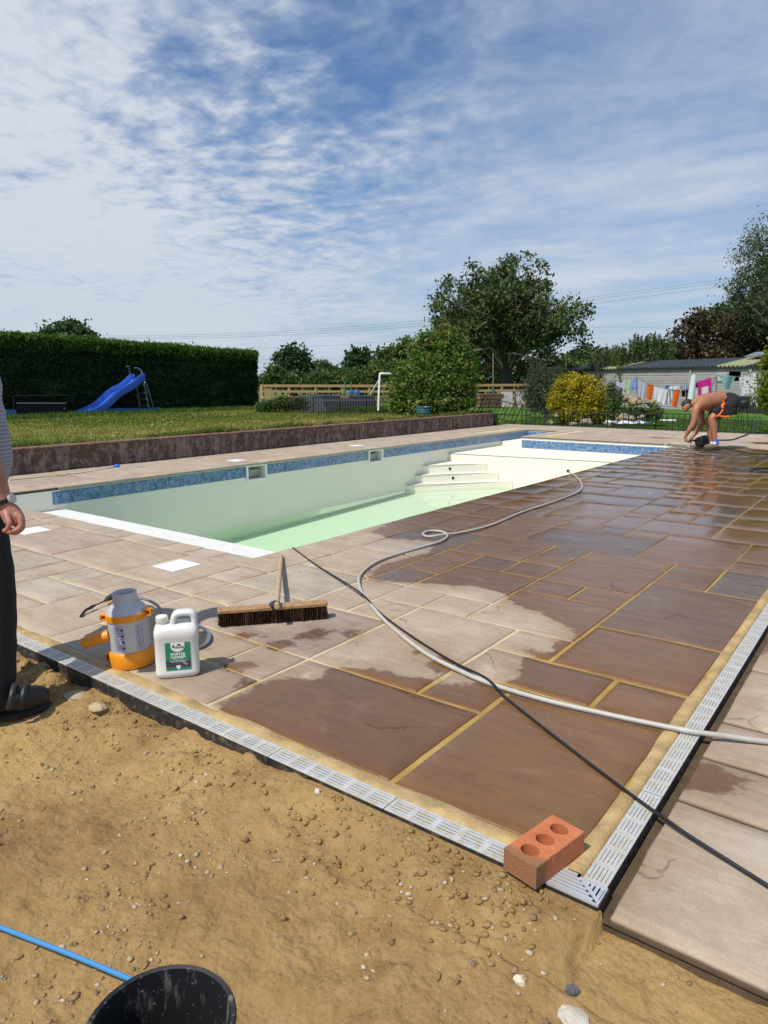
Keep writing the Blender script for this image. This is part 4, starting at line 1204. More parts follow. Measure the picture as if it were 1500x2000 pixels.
# ---- pump sprayer: orange base and band, translucent tank, side tube, hose and lance
def sprayer():
    c = G(261, 1294)
    cx_, cy_ = c[0], c[1]
    root = thing('pump_sprayer', 'orange and translucent white pump sprayer bottle with open neck and grey hose', 'sprayer', loc=(cx_, cy_, 0))
    T = Matrix.Rotation(rad(2.5), 3, 'X') @ Matrix.Rotation(rad(-2), 3, 'Y')
    off = (cx_, cy_, .001)
    b = MB(); b.lathe([(.088, .062), (.0885, .09), (.089, .20), (.090, .232), (.089, .25), (.080, .272), (.064, .288), (.0535, .297), (.0535, .303), (.056, .305), (.056, .311), (.053, .313), (.052, .331), (.054, .334), (.054, .341), (.050, .343), (.047, .340), (.046, .31), (.05, .295), (.07, .275), (.08, .25)], off, 40, T)
    tank = b.build('tank', TRANSL, root, smooth=True, sharp=50)
    b = MB(); b.lathe([(.099, 0.004), (.102, .010), (.102, .060), (.098, .074), (.093, .078), (.0905, .079), (.0905, .06)], off, 40, T); 
    base = b.build('base', ORANGE, root, smooth=True, sharp=40)
    L_ = -Vector((RIGHT[0], RIGHT[1], 0)); Fw = Vector((FWD[0], FWD[1], 0))
    b = MB(); b.lathe([(.0905, .222), (.0945, .222), (.0955, .238), (.0945, .251), (.0900, .251)], off, 40, T); band = b.build('band', ORANGE, root, smooth=True, sharp=40)
    def P(a, f, z): return Vector(off) + T @ (L_ * a + Fw * f + Vector((0, 0, z)))
    m3 = Matrix((L_, Fw, Vector((0, 0, 1)))).transposed()
    for (parent, z, h, a) in ((band, .232, .030, 1), (base, .038, .046, 1), (band, .246, .036, -1)):
        b = MB(); w = .10 if a > 0 else -.10
        dpt = -.01
        b.box(P(w, dpt, z + h * .35), (.034, .030, .006), mat=m3); b.box(P(w, dpt, z - h * .35), (.034, .030, .006), mat=m3)
        b.box(P(w + math.copysign(.014, w), dpt, z), (.006, .030, h * .8), mat=m3); b.box(P(w, dpt + .013, z), (.03, .005, h * .8), mat=m3)
        b.build('bracket', ORANGE, parent)
    # orange tube (pump grip) at the left
    b = MB(); a0 = P(.082, -.03, .150); a1 = P(.200, -.055, .124)
    q = [a0 + (a1 - a0) * t for t in (0, .2, .9, .97, 1.0)]
    b.tube(q, [.027, .026, .0255, .024, .021], 24, cap=True); tb = b.build('grip', ORANGE, root, smooth=True, sharp=50)
    dr = (a1 - a0).normalized()
    b = MB(); b.tube([a1 - dr * .004, a1 + dr * .0008], .0105, 16); b.build('grip_hole', LBLK, tb)
    # blue printed panels: four rows of text with icons
    def cyl(ang, z, r=.0893):
        d = L_ * math.cos(ang) - Fw * math.sin(ang); v = Vector(off) + T @ (d * r + Vector((0, 0, z))); return (v.x, v.y, v.z)
    pan = None
    for (a0_, a1_, nm) in ((1.12, 1.66, 0), (2.25, 2.62, 1)):
        b = MB()
        def cell(u0, u1, z0, z1, r=.0896, k=5):
            us = np.linspace(u0, u1, k + 1)
            for i in range(k): b.quad(cyl(us[i], z0, r), cyl(us[i + 1], z0, r), cyl(us[i + 1], z1, r), cyl(us[i], z1, r))
        for r_ in range(4):
            zt = .203 - r_ * .0285; zb_ = zt - .0265; t = .0011; ua = .012
            cell(a0_, a1_, zt - t, zt); cell(a0_, a1_, zb_, zb_ + t); cell(a0_, a0_ + ua, zb_, zt, k=1); cell(a1_ - ua, a1_, zb_, zt, k=1)
            cell(a0_ + .36 * (a1_ - a0_) + .2, a0_ + .36 * (a1_ - a0_) + .2 + ua * .6, zb_, zt, k=1)
            for l_ in range(4):
                z_ = zt - .0055 - l_ * .0052; e_ = a0_ + (a1_ - a0_) * (.62 if l_ < 3 else .45)
                cell(a0_ + .04 + (.05 if l_ % 2 else 0), e_, z_ - .0009, z_ + .0009)
            if nm == 0:
                uc = a1_ - .075; zc = (zt + zb_) / 2; N = 9
                for s_ in range(N):
                    aa, bb = 2 * math.pi * s_ / N, 2 * math.pi * (s_ + 1) / N; R_ = .0075 * (1 - .2 * (s_ % 2))
                    b.add([cyl(uc, zc, .0897), cyl(uc + R_ * math.cos(aa) / .089, zc + R_ * math.sin(aa), .0897), cyl(uc + R_ * math.cos(bb) / .089, zc + R_ * math.sin(bb), .0897)], [(0, 1, 2)])
        b.build('printed_panel', BLUEI, tank)
    # hose: from lance grip round the back, and a loop out to the right of the jerrycan
    pts = [G(250, 1168, .055), G(268, 1168, .05), G(288, 1172, .05), G(305, 1181, .06), G(317, 1195, .09), G(322, 1213, .10), G(335, 1228, .06), G(360, 1228, .02), G(388, 1222, .012), G(408, 1236, .011), G(409, 1251, .011), G(398, 1261, .011), G(380, 1268, .011), G(350, 1275, .011)]
    b = MB(); b.tube(smooth_path(pts, 8), .0078, 10); b.build('hose', GREYH, root, smooth=True)
    pts = [G(158, 1204, .006), G(162, 1198, .012), G(168, 1191, .022), G(175, 1188, .024)]
    b = MB(); b.tube(pts, [.0085, .008, .0075, .008], 10); b.tube([G(173, 1189, .024), G(178, 1186, .025), G(186, 1182, .026)], [.007, .0105, .006], 10)
    b.tube([G(182, 1184, .025), G(206, 1173, .032)], .0042, 8)
    ln = b.build('lance', BLKPL, root, smooth=True, sharp=50)
    b = MB(); b.tube([G(204, 1174, .032), G(211, 1169, .035), G(218, 1165, .04), G(242, 1157, .055), G(249, 1159, .056)], [.006, .016, .018, .016, .010], 12); b.build('lance_grip', plain('dark grey plastic', (.055, .06, .065), .5), root, smooth=True, sharp=60)
    b = MB(); b.tube([G(216, 1176, .022), G(228, 1171, .026), G(240, 1167, .032), G(250, 1163, .036)], [.007, .010, .012, .008], 10); b.build('trigger', ORANGE, root, smooth=True)
sprayer()

# ---- wide platform brush
def brush():
    a = Vector(G(426, 1226)); c = Vector(G(641, 1209)); ex = (c - a).normalized(); L = (c - a).length
    ey = Vector((-ex.y, ex.x, 0)); cen = a + ex * L / 2 + ey * .030
    root = thing('push_broom', 'wide wooden push broom with stiff dark bristles lying on dry paving', 'broom', loc=(cen.x, cen.y, 0))
    m3 = Matrix((ex, ey, Vector((0, 0, 1)))).transposed()
    b = MB(); b.box(cen + Vector((0, 0, .082)), (L, .062, .026), mat=m3, bev=.007); hd = b.build('brush_head', WOODB, root)
    # bristles
    N = 5200
    u = RNG.uniform(-L / 2 + .006, L / 2 - .006, N); w = RNG.uniform(-.028, .028, N)
    z1 = np.full(N, .071); z0 = .002 + .006 * RNG.random(N)
    lean = RNG.normal(size=(N, 2)) * .006 + np.stack([np.zeros(N), w * .28], -1)
    E = np.array([ex.x, ex.y, 0]); Ey = np.array([ey.x, ey.y, 0]); C = np.array([cen.x, cen.y, 0])
    top = C + u[:, None] * E + w[:, None] * Ey + z1[:, None] * np.array([0, 0, 1]); bot = C + (u + lean[:, 0])[:, None] * E + (w + lean[:, 1])[:, None] * Ey + z0[:, None] * np.array([0, 0, 1])
    th = RNG.uniform(0, math.pi, N); s_ = .0016 * np.stack([np.cos(th), np.sin(th), np.zeros(N)], -1)
    v = np.stack([top - s_, top + s_, bot + s_ * .8, bot - s_ * .8], 1).reshape(-1, 3)
    raw_mesh('bristles', v, np.arange(4 * N).reshape(N, 4), BRIST, root, attrs={'tone': np.repeat(np.clip(RNG.random(N) * .75 + np.where(RNG.random(N) > .8, .3, 0), 0, 1), 4)})
    b = MB(); b.box(cen + Vector((0, 0, .040)), (L * .985, .044, .062), mat=m3); b.build('bristle_core', plain('dark bristle core', (.008, .005, .004), .9), root)
    h0 = cen + ex * .018 * 0 + Vector((0, 0, .098)); h0 = Vector(G(541, 1180, .115)); h1 = Vector(G(549.5, 1086, .016))
    b = MB(); b.tube([cen + Vector((h0.x - cen.x, h0.y - cen.y, 0)) * .2 + Vector((0, 0, .092)), h0 * .5 + cen * .5 + Vector((0, 0, .05)), h0], [.028, .021, .018], 14); b.build('socket', plain('blue grey socket', (.035, .045, .065), .5), root, smooth=True)
    b = MB(); b.tube([h0 + (h0 - h1).normalized() * .05, h0, h0.lerp(h1, .5), h1], .0145, 14); b.build('handle', WOODH, root, smooth=True, sharp=50)
brush()

# ---- white square drain covers let into the paving
def cover(u, v, label, s_=.235):
    c = G(u, v)
    b = MB(); b.box((c[0], c[1], .002), (s_, s_, .008), bev=.002); 
    root = thing('drain_cover', label, 'cover', 'square white covers in the paving', loc=(c[0], c[1], .002))
    b.build('lid', plain('white cover', (.82, .83, .84), .5, var=.03), root)
    b = MB(); b.lathe([(.0, .0062), (.012, .0062), (.010, .0078), (0, .0078)], (c[0], c[1], 0), 14); b.build('screw', plain('pale screw', (.70, .72, .72), .4), root)
cover(346, 1105, 'white square cover in the near paving between the sprayer and the pool')
cover(62, 1037, 'white square cover in the paving just behind the hand of the standing man')
cover(462, 899.5, 'white square cover beside the pool, nearer of the two by the brick wall')
cover(697, 870.5, 'white square cover beside the pool, farther of the two by the brick wall')

# ---- hoses and cable on the paving
hp = [(1112, 922, .012), (1124, 930, .012), (1136, 945, .012), (1130, 960, .012), (1080, 980, .012), (1020, 1000, .012), (960, 1025, .012), (900, 1040, .013), (866, 1044, .022), (838, 1048, .012), (826, 1043, .012), (838, 1037, .012), (862, 1038, .012),
      (874, 1046, .012), (858, 1058, .012), (800, 1075, .012), (740, 1095, .012), (706, 1120, .012), (702, 1145, .012), (722, 1178, .012), (760, 1220, .012), (830, 1275, .012), (900, 1311, .012), (960, 1336, .012), (1060, 1366, .012), (1180, 1394, .012), (1300, 1419, .014), (1360, 1430, .018), (1420, 1438, .010), (1500, 1449, .001), (1700, 1470, .001), (2050, 1500, .001), (2500, 1520, .001)]
b = MB(); b.tube(smooth_path([G(u, v, z) for u, v, z in hp], 8), .0102, 12)
tag(b.build('hose', HOSE, None, smooth=True), 'pale grey garden hose looping across the wet paving from pool edge to the right drain', 'hose')
cp = [(572, 1070, .007), (620, 1105, .007), (700, 1155, .03), (740, 1195, .009), (800, 1240, .007), (880, 1290, .007), (950, 1325, .027), (985, 1360, .007), (1060, 1420, .007), (1150, 1490, .007), (1250, 1565, .007), (1300, 1600, .009), (1350, 1635, .004), (1500, 1730, -.004), (1600, 1795, -.004), (1800, 1915, -.004), (2150, 2090, -.004), (2600, 2260, -.004)]
b = MB(); b.tube(smooth_path([G(u, v, z) for u, v, z in cp], 8), .0058, 10)
tag(b.build('power_cable', CABLE, None, smooth=True), 'thin black cable lying diagonally over the paving from pool corner past the brick', 'cable')

# ---- black rubber bucket at the bottom edge with blue rope
def bucket():
    zr = .19; c = G(312, 2001, zr); 
    root = thing('bucket', 'black rubber builders bucket standing on the soil at the bottom edge', 'bucket', loc=(c[0], c[1], -.1))
    b = MB(); h = zr + .10
    b.lathe([(.090, 0), (.098, .01), (.120, h - .02), (.128, h - .018), (.130, h - .004), (.127, h), (.120, h - .003), (.118, h - .02), (.092, .02), (.0, .016)], (c[0], c[1], -.10), 48)
    m, n = newmat('worn black rubber')
    oc = n('NewGeometry').outputs['Position']; s_ = n('Mapping', {'Vector': oc, 'Scale': (14, 14, 3)}).outputs[0]
    a = n.noise(s_, 1.6, 8, .75); w_ = n.noise(oc, 70, 6, .75)
    col = n.mix(n.sstep(a, .55, .68, 0, .75), (.010, .010, .012), (.20, .19, .16))
    col = n.mix(n.sstep(w_, .62, .70, 0, .8), col, (.42, .40, .35))
    out(n, n('BsdfPrincipled', {'Base Color': col, 'Roughness': .55, 'Normal': n.bump(w_, .2, .004)}).outputs[0])
    b.build('shell', m, root, smooth=True, sharp=45)
    hb = MB(); 
    R_ = Vector((RIGHT[0], RIGHT[1], 0)); Fw = Vector((FWD[0], FWD[1], 0)); C = Vector((c[0], c[1], 0))
    pts = [C + R_ * .130 + Vector((0, 0, zr - .03)) + Fw * .0] + [C + R_ * (.130 + .02 * math.sin(t)) * math.cos(t) - Fw * .16 * math.sin(t) + Vector((0, 0, zr - .03 - .10 * math.sin(t))) for t in np.linspace(.15, math.pi - .15, 14)] + [C - R_ * .130 + Vector((0, 0, zr - .03))]
    hb.tube(pts, .003, 6); hb.build('bail', STEEL, root, smooth=True)
bucket()
rp = [G(u, v, z) for u, v, z in ((-200, 1738, -.045), (-40, 1796, -.052), (60, 1834, -.054), (150, 1869, -.05), (215, 1896, -.045), (262, 1916, -.04), (300, 1932, -.04))]
b = MB(); b.tube(smooth_path(rp, 6), .0055, 8)
m, n = newmat('blue polypropylene rope'); oc = n('NewGeometry').outputs['Position']
wv_ = n('TexWave', {'Vector': n('Mapping', {'Vector': oc, 'Rotation': (0, 0, rad(20))}).outputs[0], 'Scale': 55.0, 'Distortion': 1.0}).outputs[1]
out(n, n('BsdfPrincipled', {'Base Color': n.mix(wv_, (.02, .16, .42), (.08, .34, .66)), 'Roughness': .5}).outputs[0])
tag(b.build('rope', m, None, smooth=True), 'bright blue rope stretched over the soil to the black bucket', 'rope')

# ---- separate stones and clods one can pick out
STO = [('stone', 'pale cream pebble alone on the soil right of the bucket', 1015, 1919, .015, (.62, .54, .40), .8), ('stone', 'flat whitish flint chip at the bottom edge of the soil', 1118, 1990, .034, (.50, .45, .38), .25),
       ('stone', 'buff lump of hard clay by the drain in front of the shoe', 88, 1307, .036, (.37, .27, .16), .7), ('stone', 'flat grey sandstone flake in the soil between shoe and drain', 150, 1362, .06, (.40, .31, .20), .25),
       ('stone', 'pale flat sandstone flake in the soil below the jerrycan', 190, 1380, .04, (.48, .37, .22), .35), ('stone', 'dark grey stone lying in the soil below the corner slab', 1118, 1936, .016, (.10, .10, .11), .6),
       ('stone', 'small white pebble on the soil under the front drain', 620, 1547, .011, (.66, .60, .5), .8), ]
for nm, lab, u, v, s_, colr, fl in STO:
    z = -.08
    for _ in range(3): p = G(u, v, z); z = soil_z(p[0], p[1]) if -3.9 < p[0] < .5 and p[1] > .1 else -.08
    b = MB(); bm = bmesh.new(); bmesh.ops.create_icosphere(bm, subdivisions=3, radius=1)
    k = random.random() * 50
    for vv in bm.verts:
        r_ = 1 + .35 * mnoise.noise(vv.co * 1.3 + Vector((k, 0, 0))) + .15 * mnoise.noise(vv.co * 3.5 + Vector((0, k, 0)))
        vv.co = Vector((vv.co.x * r_ * s_, vv.co.y * r_ * s_ * .75, vv.co.z * r_ * s_ * fl)) + Vector((p[0], p[1], z + s_ * fl * .35))
    me = bpy.data.meshes.new(nm); bm.to_mesh(me); bm.free(); me.materials.append(plain('stone ' + str(u), colr, .9, var=.18, scale=30, bump=.4, bscale=80))
    tag(link(bpy.data.objects.new(nm, me)), lab, 'stone')
# ================================================================== FOLIAGE MATERIALS
LF_HEDGE = leafmat('conifer hedge leaf', [(0, (0.024, 0.049, 0.022)), (.5, (0.046, 0.089, 0.032)), (1, (0.095, 0.155, 0.047))], .6, .22)
LF_HSUN = leafmat('sun tinted hedge top leaf', [(0, (.045, .105, .016)), (1, (.11, .20, .028))], .55, .35)  # brighter greens put the sun on the hedge top into the leaf colour
LF_CHEST = leafmat('chestnut leaf', [(0, (0.036, 0.064, 0.022)), (.55, (0.081, 0.123, 0.036)), (.85, (0.133, 0.161, 0.050)), (1, (0.210, 0.147, 0.050))], .4, .22, .5)
LF_OAK = leafmat('dark oak leaf', [(0, (0.029, 0.058, 0.027)), (.6, (0.058, 0.102, 0.040)), (1, (0.112, 0.160, 0.061))], .5, .2)
LF_MID = leafmat('hedgerow leaf', [(0, (0.043, 0.076, 0.024)), (.6, (0.086, 0.135, 0.038)), (1, (0.149, 0.189, 0.061))], .5, .28)
LF_PALE = leafmat('pale willow leaf', [(0, (0.057, 0.086, 0.040)), (.6, (0.109, 0.144, 0.069)), (1, (0.167, 0.201, 0.098))], .5, .3)
LF_VINE = leafmat('climbing shrub leaf', [(0, (0.046, 0.086, 0.018)), (.5, (0.109, 0.190, 0.034)), (.85, (0.184, 0.265, 0.055)), (1, (0.230, 0.184, 0.069))], .38, .3, .5)
LF_GOLD = leafmat('golden conifer leaf', [(0, (.14, .14, .012)), (.45, (.36, .31, .018)), (.8, (.52, .41, .028)), (1, (.58, .37, .06))], .55, .3)
LF_GREY = leafmat('grey green shrub leaf', [(0, (0.042, 0.059, 0.034)), (.6, (0.101, 0.115, 0.070)), (1, (0.175, 0.175, 0.119))], .6, .2)
LF_COPPER = leafmat('copper brown leaf', [(0, (.026, .024, .016)), (.45, (.066, .056, .034)), (.8, (.115, .084, .046)), (1, (.165, .115, .062))], .5, .2)
LF_LIME = leafmat('bright green conifer leaf', [(0, (.065, .115, .010)), (.6, (.17, .23, .022)), (1, (.27, .31, .040))], .55, .35)
LF_GRASS = leafmat('grass blade', [(0, (.055, .105, .018)), (.45, (.15, .19, .035)), (.75, (.29, .255, .075)), (1, (.40, .31, .12))], .6, .35)
LF_GRASSB = leafmat('green grass blade', [(0, (.045, .105, .016)), (.6, (.095, .18, .026)), (1, (.15, .21, .05))], .6, .35)
LF_STEM = leafmat('dry stem', [(0, (.10, .075, .04)), (1, (.26, .20, .11))], .7, .1)
BARK = plain('grey brown bark', (.085, .070, .056), .9, var=.4, scale=6, bump=.6, bscale=18)
BARKP = plain('pale dead bark', (.20, .175, .145), .85, var=.3, scale=10, bump=.4)
BARKD = plain('dark bark', (.040, .034, .028), .9, var=.35, scale=6, bump=.6, bscale=14)

def tree(name, label, cat, blobs, d, n, size, mat, base_v=None, trunk_u=None, clump=None, shell=.5, trunk_r=.25, group=None, aspect=.6, spread=.5, flat=.9, bias=None, kind=None, bark=BARK, dark_core=False):
    """a tree or shrub: lobed crown of leaf faces on a tapering trunk with limbs"""
    B = blobs_px(blobs, d, flat)
    cu = np.mean([b[0] for b in blobs]) if trunk_u is None else trunk_u
    bv = base_v if base_v is not None else 745 + 1.72 * pxm(d)
    base = D(cu, bv, d); base[2] = max(-.5, min(base[2], .6))
    root = thing(name, label, cat, group, loc=base)
    P, t = blob_points(B, n, clump, shell, spread)
    P[:, 2] = np.maximum(P[:, 2], base[2] + .02)
    leaf_cards('crown', P, size, mat, root, aspect, t, bias)
    q = MB(); topz = max(b[0][2] for b in B); cen = np.mean([b[0] for b in B], 0)
    fork = Vector((base[0], base[1], base[2] + max(.25, (cen[2] - base[2]) * .45)))
    q.tube([Vector(base) - Vector((0, 0, .1)), Vector(base).lerp(fork, .5), fork], [trunk_r * 1.25, trunk_r, trunk_r * .8], 10)
    for c, r in B:
        e = Vector(c); m_ = fork.lerp(e, .5) + Vector((0, 0, .1 * r[2]))
        q.tube([fork, m_, e, e + Vector(((RNG.random() - .5) * r[0], (RNG.random() - .5) * r[1], r[2] * .6))], [trunk_r * .6, trunk_r * .38, trunk_r * .2, trunk_r * .05], 6)
        for _ in range(4):
            w = Vector(RNG.normal(size=3)); w.normalize(); w = e + Vector((w.x * r[0], w.y * r[1], w.z * r[2])) * .85
            q.tube([m_.lerp(e, .6), e.lerp(w, .5) + Vector((0, 0, .05 * r[2])), w], [trunk_r * .25, trunk_r * .13, trunk_r * .03], 5)
    q.build('trunk', bark, root)
    return root

# ================================================================== HEDGE
hx, hy0, hy1 = -19.75, 3.0, 18.45
hed = thing('hedge', 'tall clipped dark conifer hedge with sunlight coloured into its bright green top behind the blue slide', 'hedge', loc=(hx - .7, 11, .3))
def hz_top(y): return 2.60 - .022 * (y - 8) + .035 * fbm(0, y, .55, 3, 6.1)
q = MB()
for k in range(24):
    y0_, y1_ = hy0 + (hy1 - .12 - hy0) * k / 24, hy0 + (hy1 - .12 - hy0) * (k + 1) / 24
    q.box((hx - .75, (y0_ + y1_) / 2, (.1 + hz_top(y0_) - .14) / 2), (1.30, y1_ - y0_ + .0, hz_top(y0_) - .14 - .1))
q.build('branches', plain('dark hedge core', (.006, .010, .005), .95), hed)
N = 70000
yy = RNG.uniform(hy0, hy1, N); tops = np.array([hz_top(v_) for v_ in yy])
zz = RNG.uniform(.2, 1, N) * 0 + .25 + (tops - .3) * RNG.random(N)
wob = np.array([fbm(y_ * .6, z_ * 1.2, 1.5, 3, 2.) for y_, z_ in zip(yy[:N], zz[:N])])
xx = hx - .07 + .09 * wob + .06 * RNG.random(N)
P = np.stack([xx, yy, zz], -1)
row = .5 + .5 * np.sin(zz * 21 + 3 * wob) 
leaf_cards('foliage', P, .062, LF_HEDGE, hed, .30, np.clip(.18 + .3 * row + .35 * wob, 0, 1), bias=(1.1, .5, -.5))
N = 20000
yy = RNG.uniform(hy0, hy1 + .03, N); tops = np.array([hz_top(v_) for v_ in yy]) + .10 * (RNG.random(N) > .985)
dp = RNG.random(N); xx = hx + .10 - 1.45 * dp ** 1.6
P = np.stack([xx, yy, tops - .10 + .14 * RNG.random(N) - .30 * RNG.random(N) ** 1.3 * (dp < .22)], -1)
leaf_cards('foliage_top', P, .065, LF_HSUN, hed, .28, RNG.random(N), bias=(.5, 0, 1.0))
N = 5000
P = np.stack([hx - 1.4 * RNG.random(N), hy1 - .06 + .12 * RNG.random(N), .25 + 2.1 * RNG.random(N)], -1)
leaf_cards('foliage', P, .065, LF_HEDGE, hed, .3, RNG.random(N) * .7, bias=(0, 1., 0))

# ================================================================== TREES AND SHRUBS
# the big chestnut with bare pale branches
def chestnut():
    d = 50.0; k = pxm(d)
    base = D(992, 792, d); base[2] = -.45
    root = thing('chestnut_tree', 'large spreading chestnut tree with dark trunk and pale bare branches showing through', 'tree', loc=base)
    q = MB(); qp = MB(); tips = []
    fork = Vector(D(988, 722, d))
    q.tube([Vector(D(993, 796, d)), Vector(D(992, 765, d)), Vector(D(989, 745, d)), fork], [.62, .42, .40, .46], 14)
    rr = random.Random(12)
    cen = Vector(D(980, 640, d)); RX, RZ = 152 / k, 106 / k
    def pt(ang, el, f): return Vector((cen.x, cen.y, cen.z)) + Vector(RIGHT) * (RX * f * math.cos(ang) * math.cos(el)) + Vector(FWD) * (RX * f * math.sin(ang) * math.cos(el)) + Vector((0, 0, RZ * f * math.sin(el)))
    limbs = []
    for i in range(38):
        a = i * 2.399; el = math.asin(rr.uniform(-.42, .98)) if i > 3 else (1.2 + .1 * i)
        e = pt(a, el, rr.uniform(.80, .98))
        m1 = fork.lerp(e, .35) + Vector((rr.uniform(-.4, .4), rr.uniform(-.4, .4), .5)); m2 = fork.lerp(e, .7) + Vector((rr.uniform(-.4, .4), rr.uniform(-.4, .4), .55))
        path = smooth_path([fork, m1, m2, e], 5); L = len(path)
        (q if i % 3 else qp).tube(path, [.24 * (1 - .9 * j / (L - 1)) + .015 for j in range(L)], 7)
        limbs.append(path); tips.append(e)
        for s_ in range(9):
            j = rr.randint(5, L - 2); b0 = Vector(path[j]); w = Vector((rr.gauss(0, 1), rr.gauss(0, 1), rr.gauss(.1, .8))).normalized() * rr.uniform(.9, 2.2)
            b1 = b0 + w * .5 + Vector((0, 0, .12)); b2 = b0 + w + Vector((0, 0, rr.uniform(-.2, .25)))
            (qp if rr.random() < .45 else q).tube([b0, b1, b2], [.06, .04, .012], 5); tips.append(b2)
            for t_ in range(4):
                w2 = Vector((rr.gauss(0, 1), rr.gauss(0, 1), rr.gauss(0, .8))).normalized() * rr.uniform(.4, .95)
                c0 = b1.lerp(b2, rr.random()); c1 = c0 + w2 * .5 + Vector((0, 0, .06)); c2 = c0 + w2
                (qp if rr.random() < .6 else q).tube([c0, c1, c2], [.028, .02, .008], 4); tips.append(c2)
    for u0, v0, u1, v1 in ((1040, 680, 1130, 645), (1050, 650, 1150, 612), (1000, 690, 1085, 705), (960, 680, 900, 690), (1010, 660, 1120, 580), (960, 660, 880, 650), (1030, 690, 1120, 665)):
        a, c = Vector(D(u0, v0, d - 2)), Vector(D(u1, v1, d - 3)); mid = a.lerp(c, .5) + Vector((0, 0, rr.uniform(-.3, .5)))
        qp.tube(smooth_path([fork.lerp(a, .5), a, mid, c], 4), list(np.linspace(.10, .015, 13)), 6); tips += [c, mid]
        for _ in range(7):
            s0 = a.lerp(c, rr.random()); s1 = s0 + Vector((rr.gauss(0, .5), rr.gauss(0, .5), rr.gauss(0, .6))); qp.tube([s0, s0.lerp(s1, .5) + Vector((0, 0, .1)), s1], [.03, .02, .008], 4)
    q.build('trunk', BARKD, root, smooth=True); qp.build('bare_branches', BARKP, root, smooth=True)
    T = np.array([tuple(t) for t in tips])
    # bare zone low in the middle: keep leaves mostly to the outer crown and top
    uvd = (T - np.array([cen.x, cen.y, cen.z])); rr_ = np.sqrt(((uvd @ RIGHT) / RX) ** 2 + ((uvd @ FWD) / RX) ** 2 + (uvd[:, 2] / RZ) ** 2)
    keep = (rr_ > .42) & ~((uvd[:, 2] < -.35 * RZ) & (RNG.random(len(T)) < .62)); T = T[keep]
    NL = 30000; ci = RNG.integers(0, len(T), NL); tone = RNG.random(len(T))[ci]
    P = T[ci] + RNG.normal(size=(NL, 3)) * np.array([.26, .26, .20])
    leaf_cards('crown', P, .12, LF_CHEST, root, .5, tone * .85, bias=(0, 0, -.35))
    return root
chestnut()
tree('climber_shrub', 'big rounded shrub smothered in bright green climber behind the blue flower pot', 'shrub',
     [(800, 760, 38, 48), (850, 745, 55, 62), (890, 755, 38, 52), (840, 700, 45, 50), (880, 690, 35, 48), (865, 668, 24, 36), (912, 745, 22, 55), (780, 785, 20, 26), (835, 790, 60, 26), (890, 792, 40, 22)], 20.5, 26000, .046, LF_VINE, base_v=812, trunk_u=850, clump=700, shell=.72, trunk_r=.07, spread=.42, flat=.8)
tree('golden_bush', 'round golden yellow conifer bush in front of the grey shed', 'shrub',
     [(1128, 774, 46, 40), (1100, 788, 26, 30), (1158, 790, 24, 32), (1112, 756, 28, 24), (1140, 755, 24, 22), (1088, 800, 14, 18), (1128, 806, 46, 20), (1168, 805, 13, 18)], 28.0, 24000, .042, LF_GOLD, base_v=832, clump=700, shell=.86, trunk_r=.1, spread=.36, bias=(0, 0, .6))
tree('grey_shrub', 'loose grey green twiggy shrub between the chestnut trunk and the golden bush', 'shrub',
     [(1050, 765, 32, 38), (1075, 755, 30, 40), (1060, 735, 30, 26), (1092, 735, 16, 26), (1040, 785, 24, 22), (1078, 790, 24, 22)], 33.0, 12000, .05, LF_GREY, base_v=815, clump=320, shell=.45, trunk_r=.06, spread=.6, aspect=.3)
tree('conifer_shrub', 'bright lime green conifer shrub cut off by the right edge of the photo', 'shrub',
     [(1524, 740, 34, 62), (1522, 700, 26, 40), (1546, 760, 55, 60), (1510, 785, 20, 30), (1566, 690, 40, 60)], 23.0, 16000, .05, LF_LIME, base_v=815, trunk_u=1535, clump=420, shell=.75, trunk_r=.1, spread=.4)
tree('birch_tree', 'tall airy pale leaved tree rising over the shed at the right edge', 'tree',
     [(1460, 545, 42, 60), (1490, 490, 40, 55), (1530, 470, 60, 80), (1500, 580, 60, 50), (1440, 570, 26, 34), (1560, 560, 80, 80), (1475, 520, 40, 40), (1520, 620, 70, 40)], 46.0, 18000, .085, LF_PALE, base_v=800, trunk_u=1530, clump=330, shell=.35, trunk_r=.24, spread=.55, aspect=.4)
tree('copper_tree', 'reddish brown leaved bushy tree behind the right half of the shed', 'tree',
     [(1340, 662, 34, 42), (1390, 655, 46, 46), (1440, 660, 46, 48), (1490, 655, 46, 46), (1365, 635, 28, 28), (1335, 692, 40, 26), (1400, 692, 60, 28), (1470, 695, 60, 28), (1540, 660, 50, 60)], 50.0, 26000, .11, LF_COPPER, base_v=800, clump=420, shell=.6, trunk_r=.25, spread=.5)
tree('dark_tree', 'dark green tree crown showing above the brown tree at the far right', 'tree',
     [(1400, 622, 40, 22), (1450, 612, 50, 26), (1500, 600, 50, 34), (1545, 600, 60, 50)], 62.0, 8000, .16, LF_OAK, clump=160, shell=.6, trunk_r=.3)
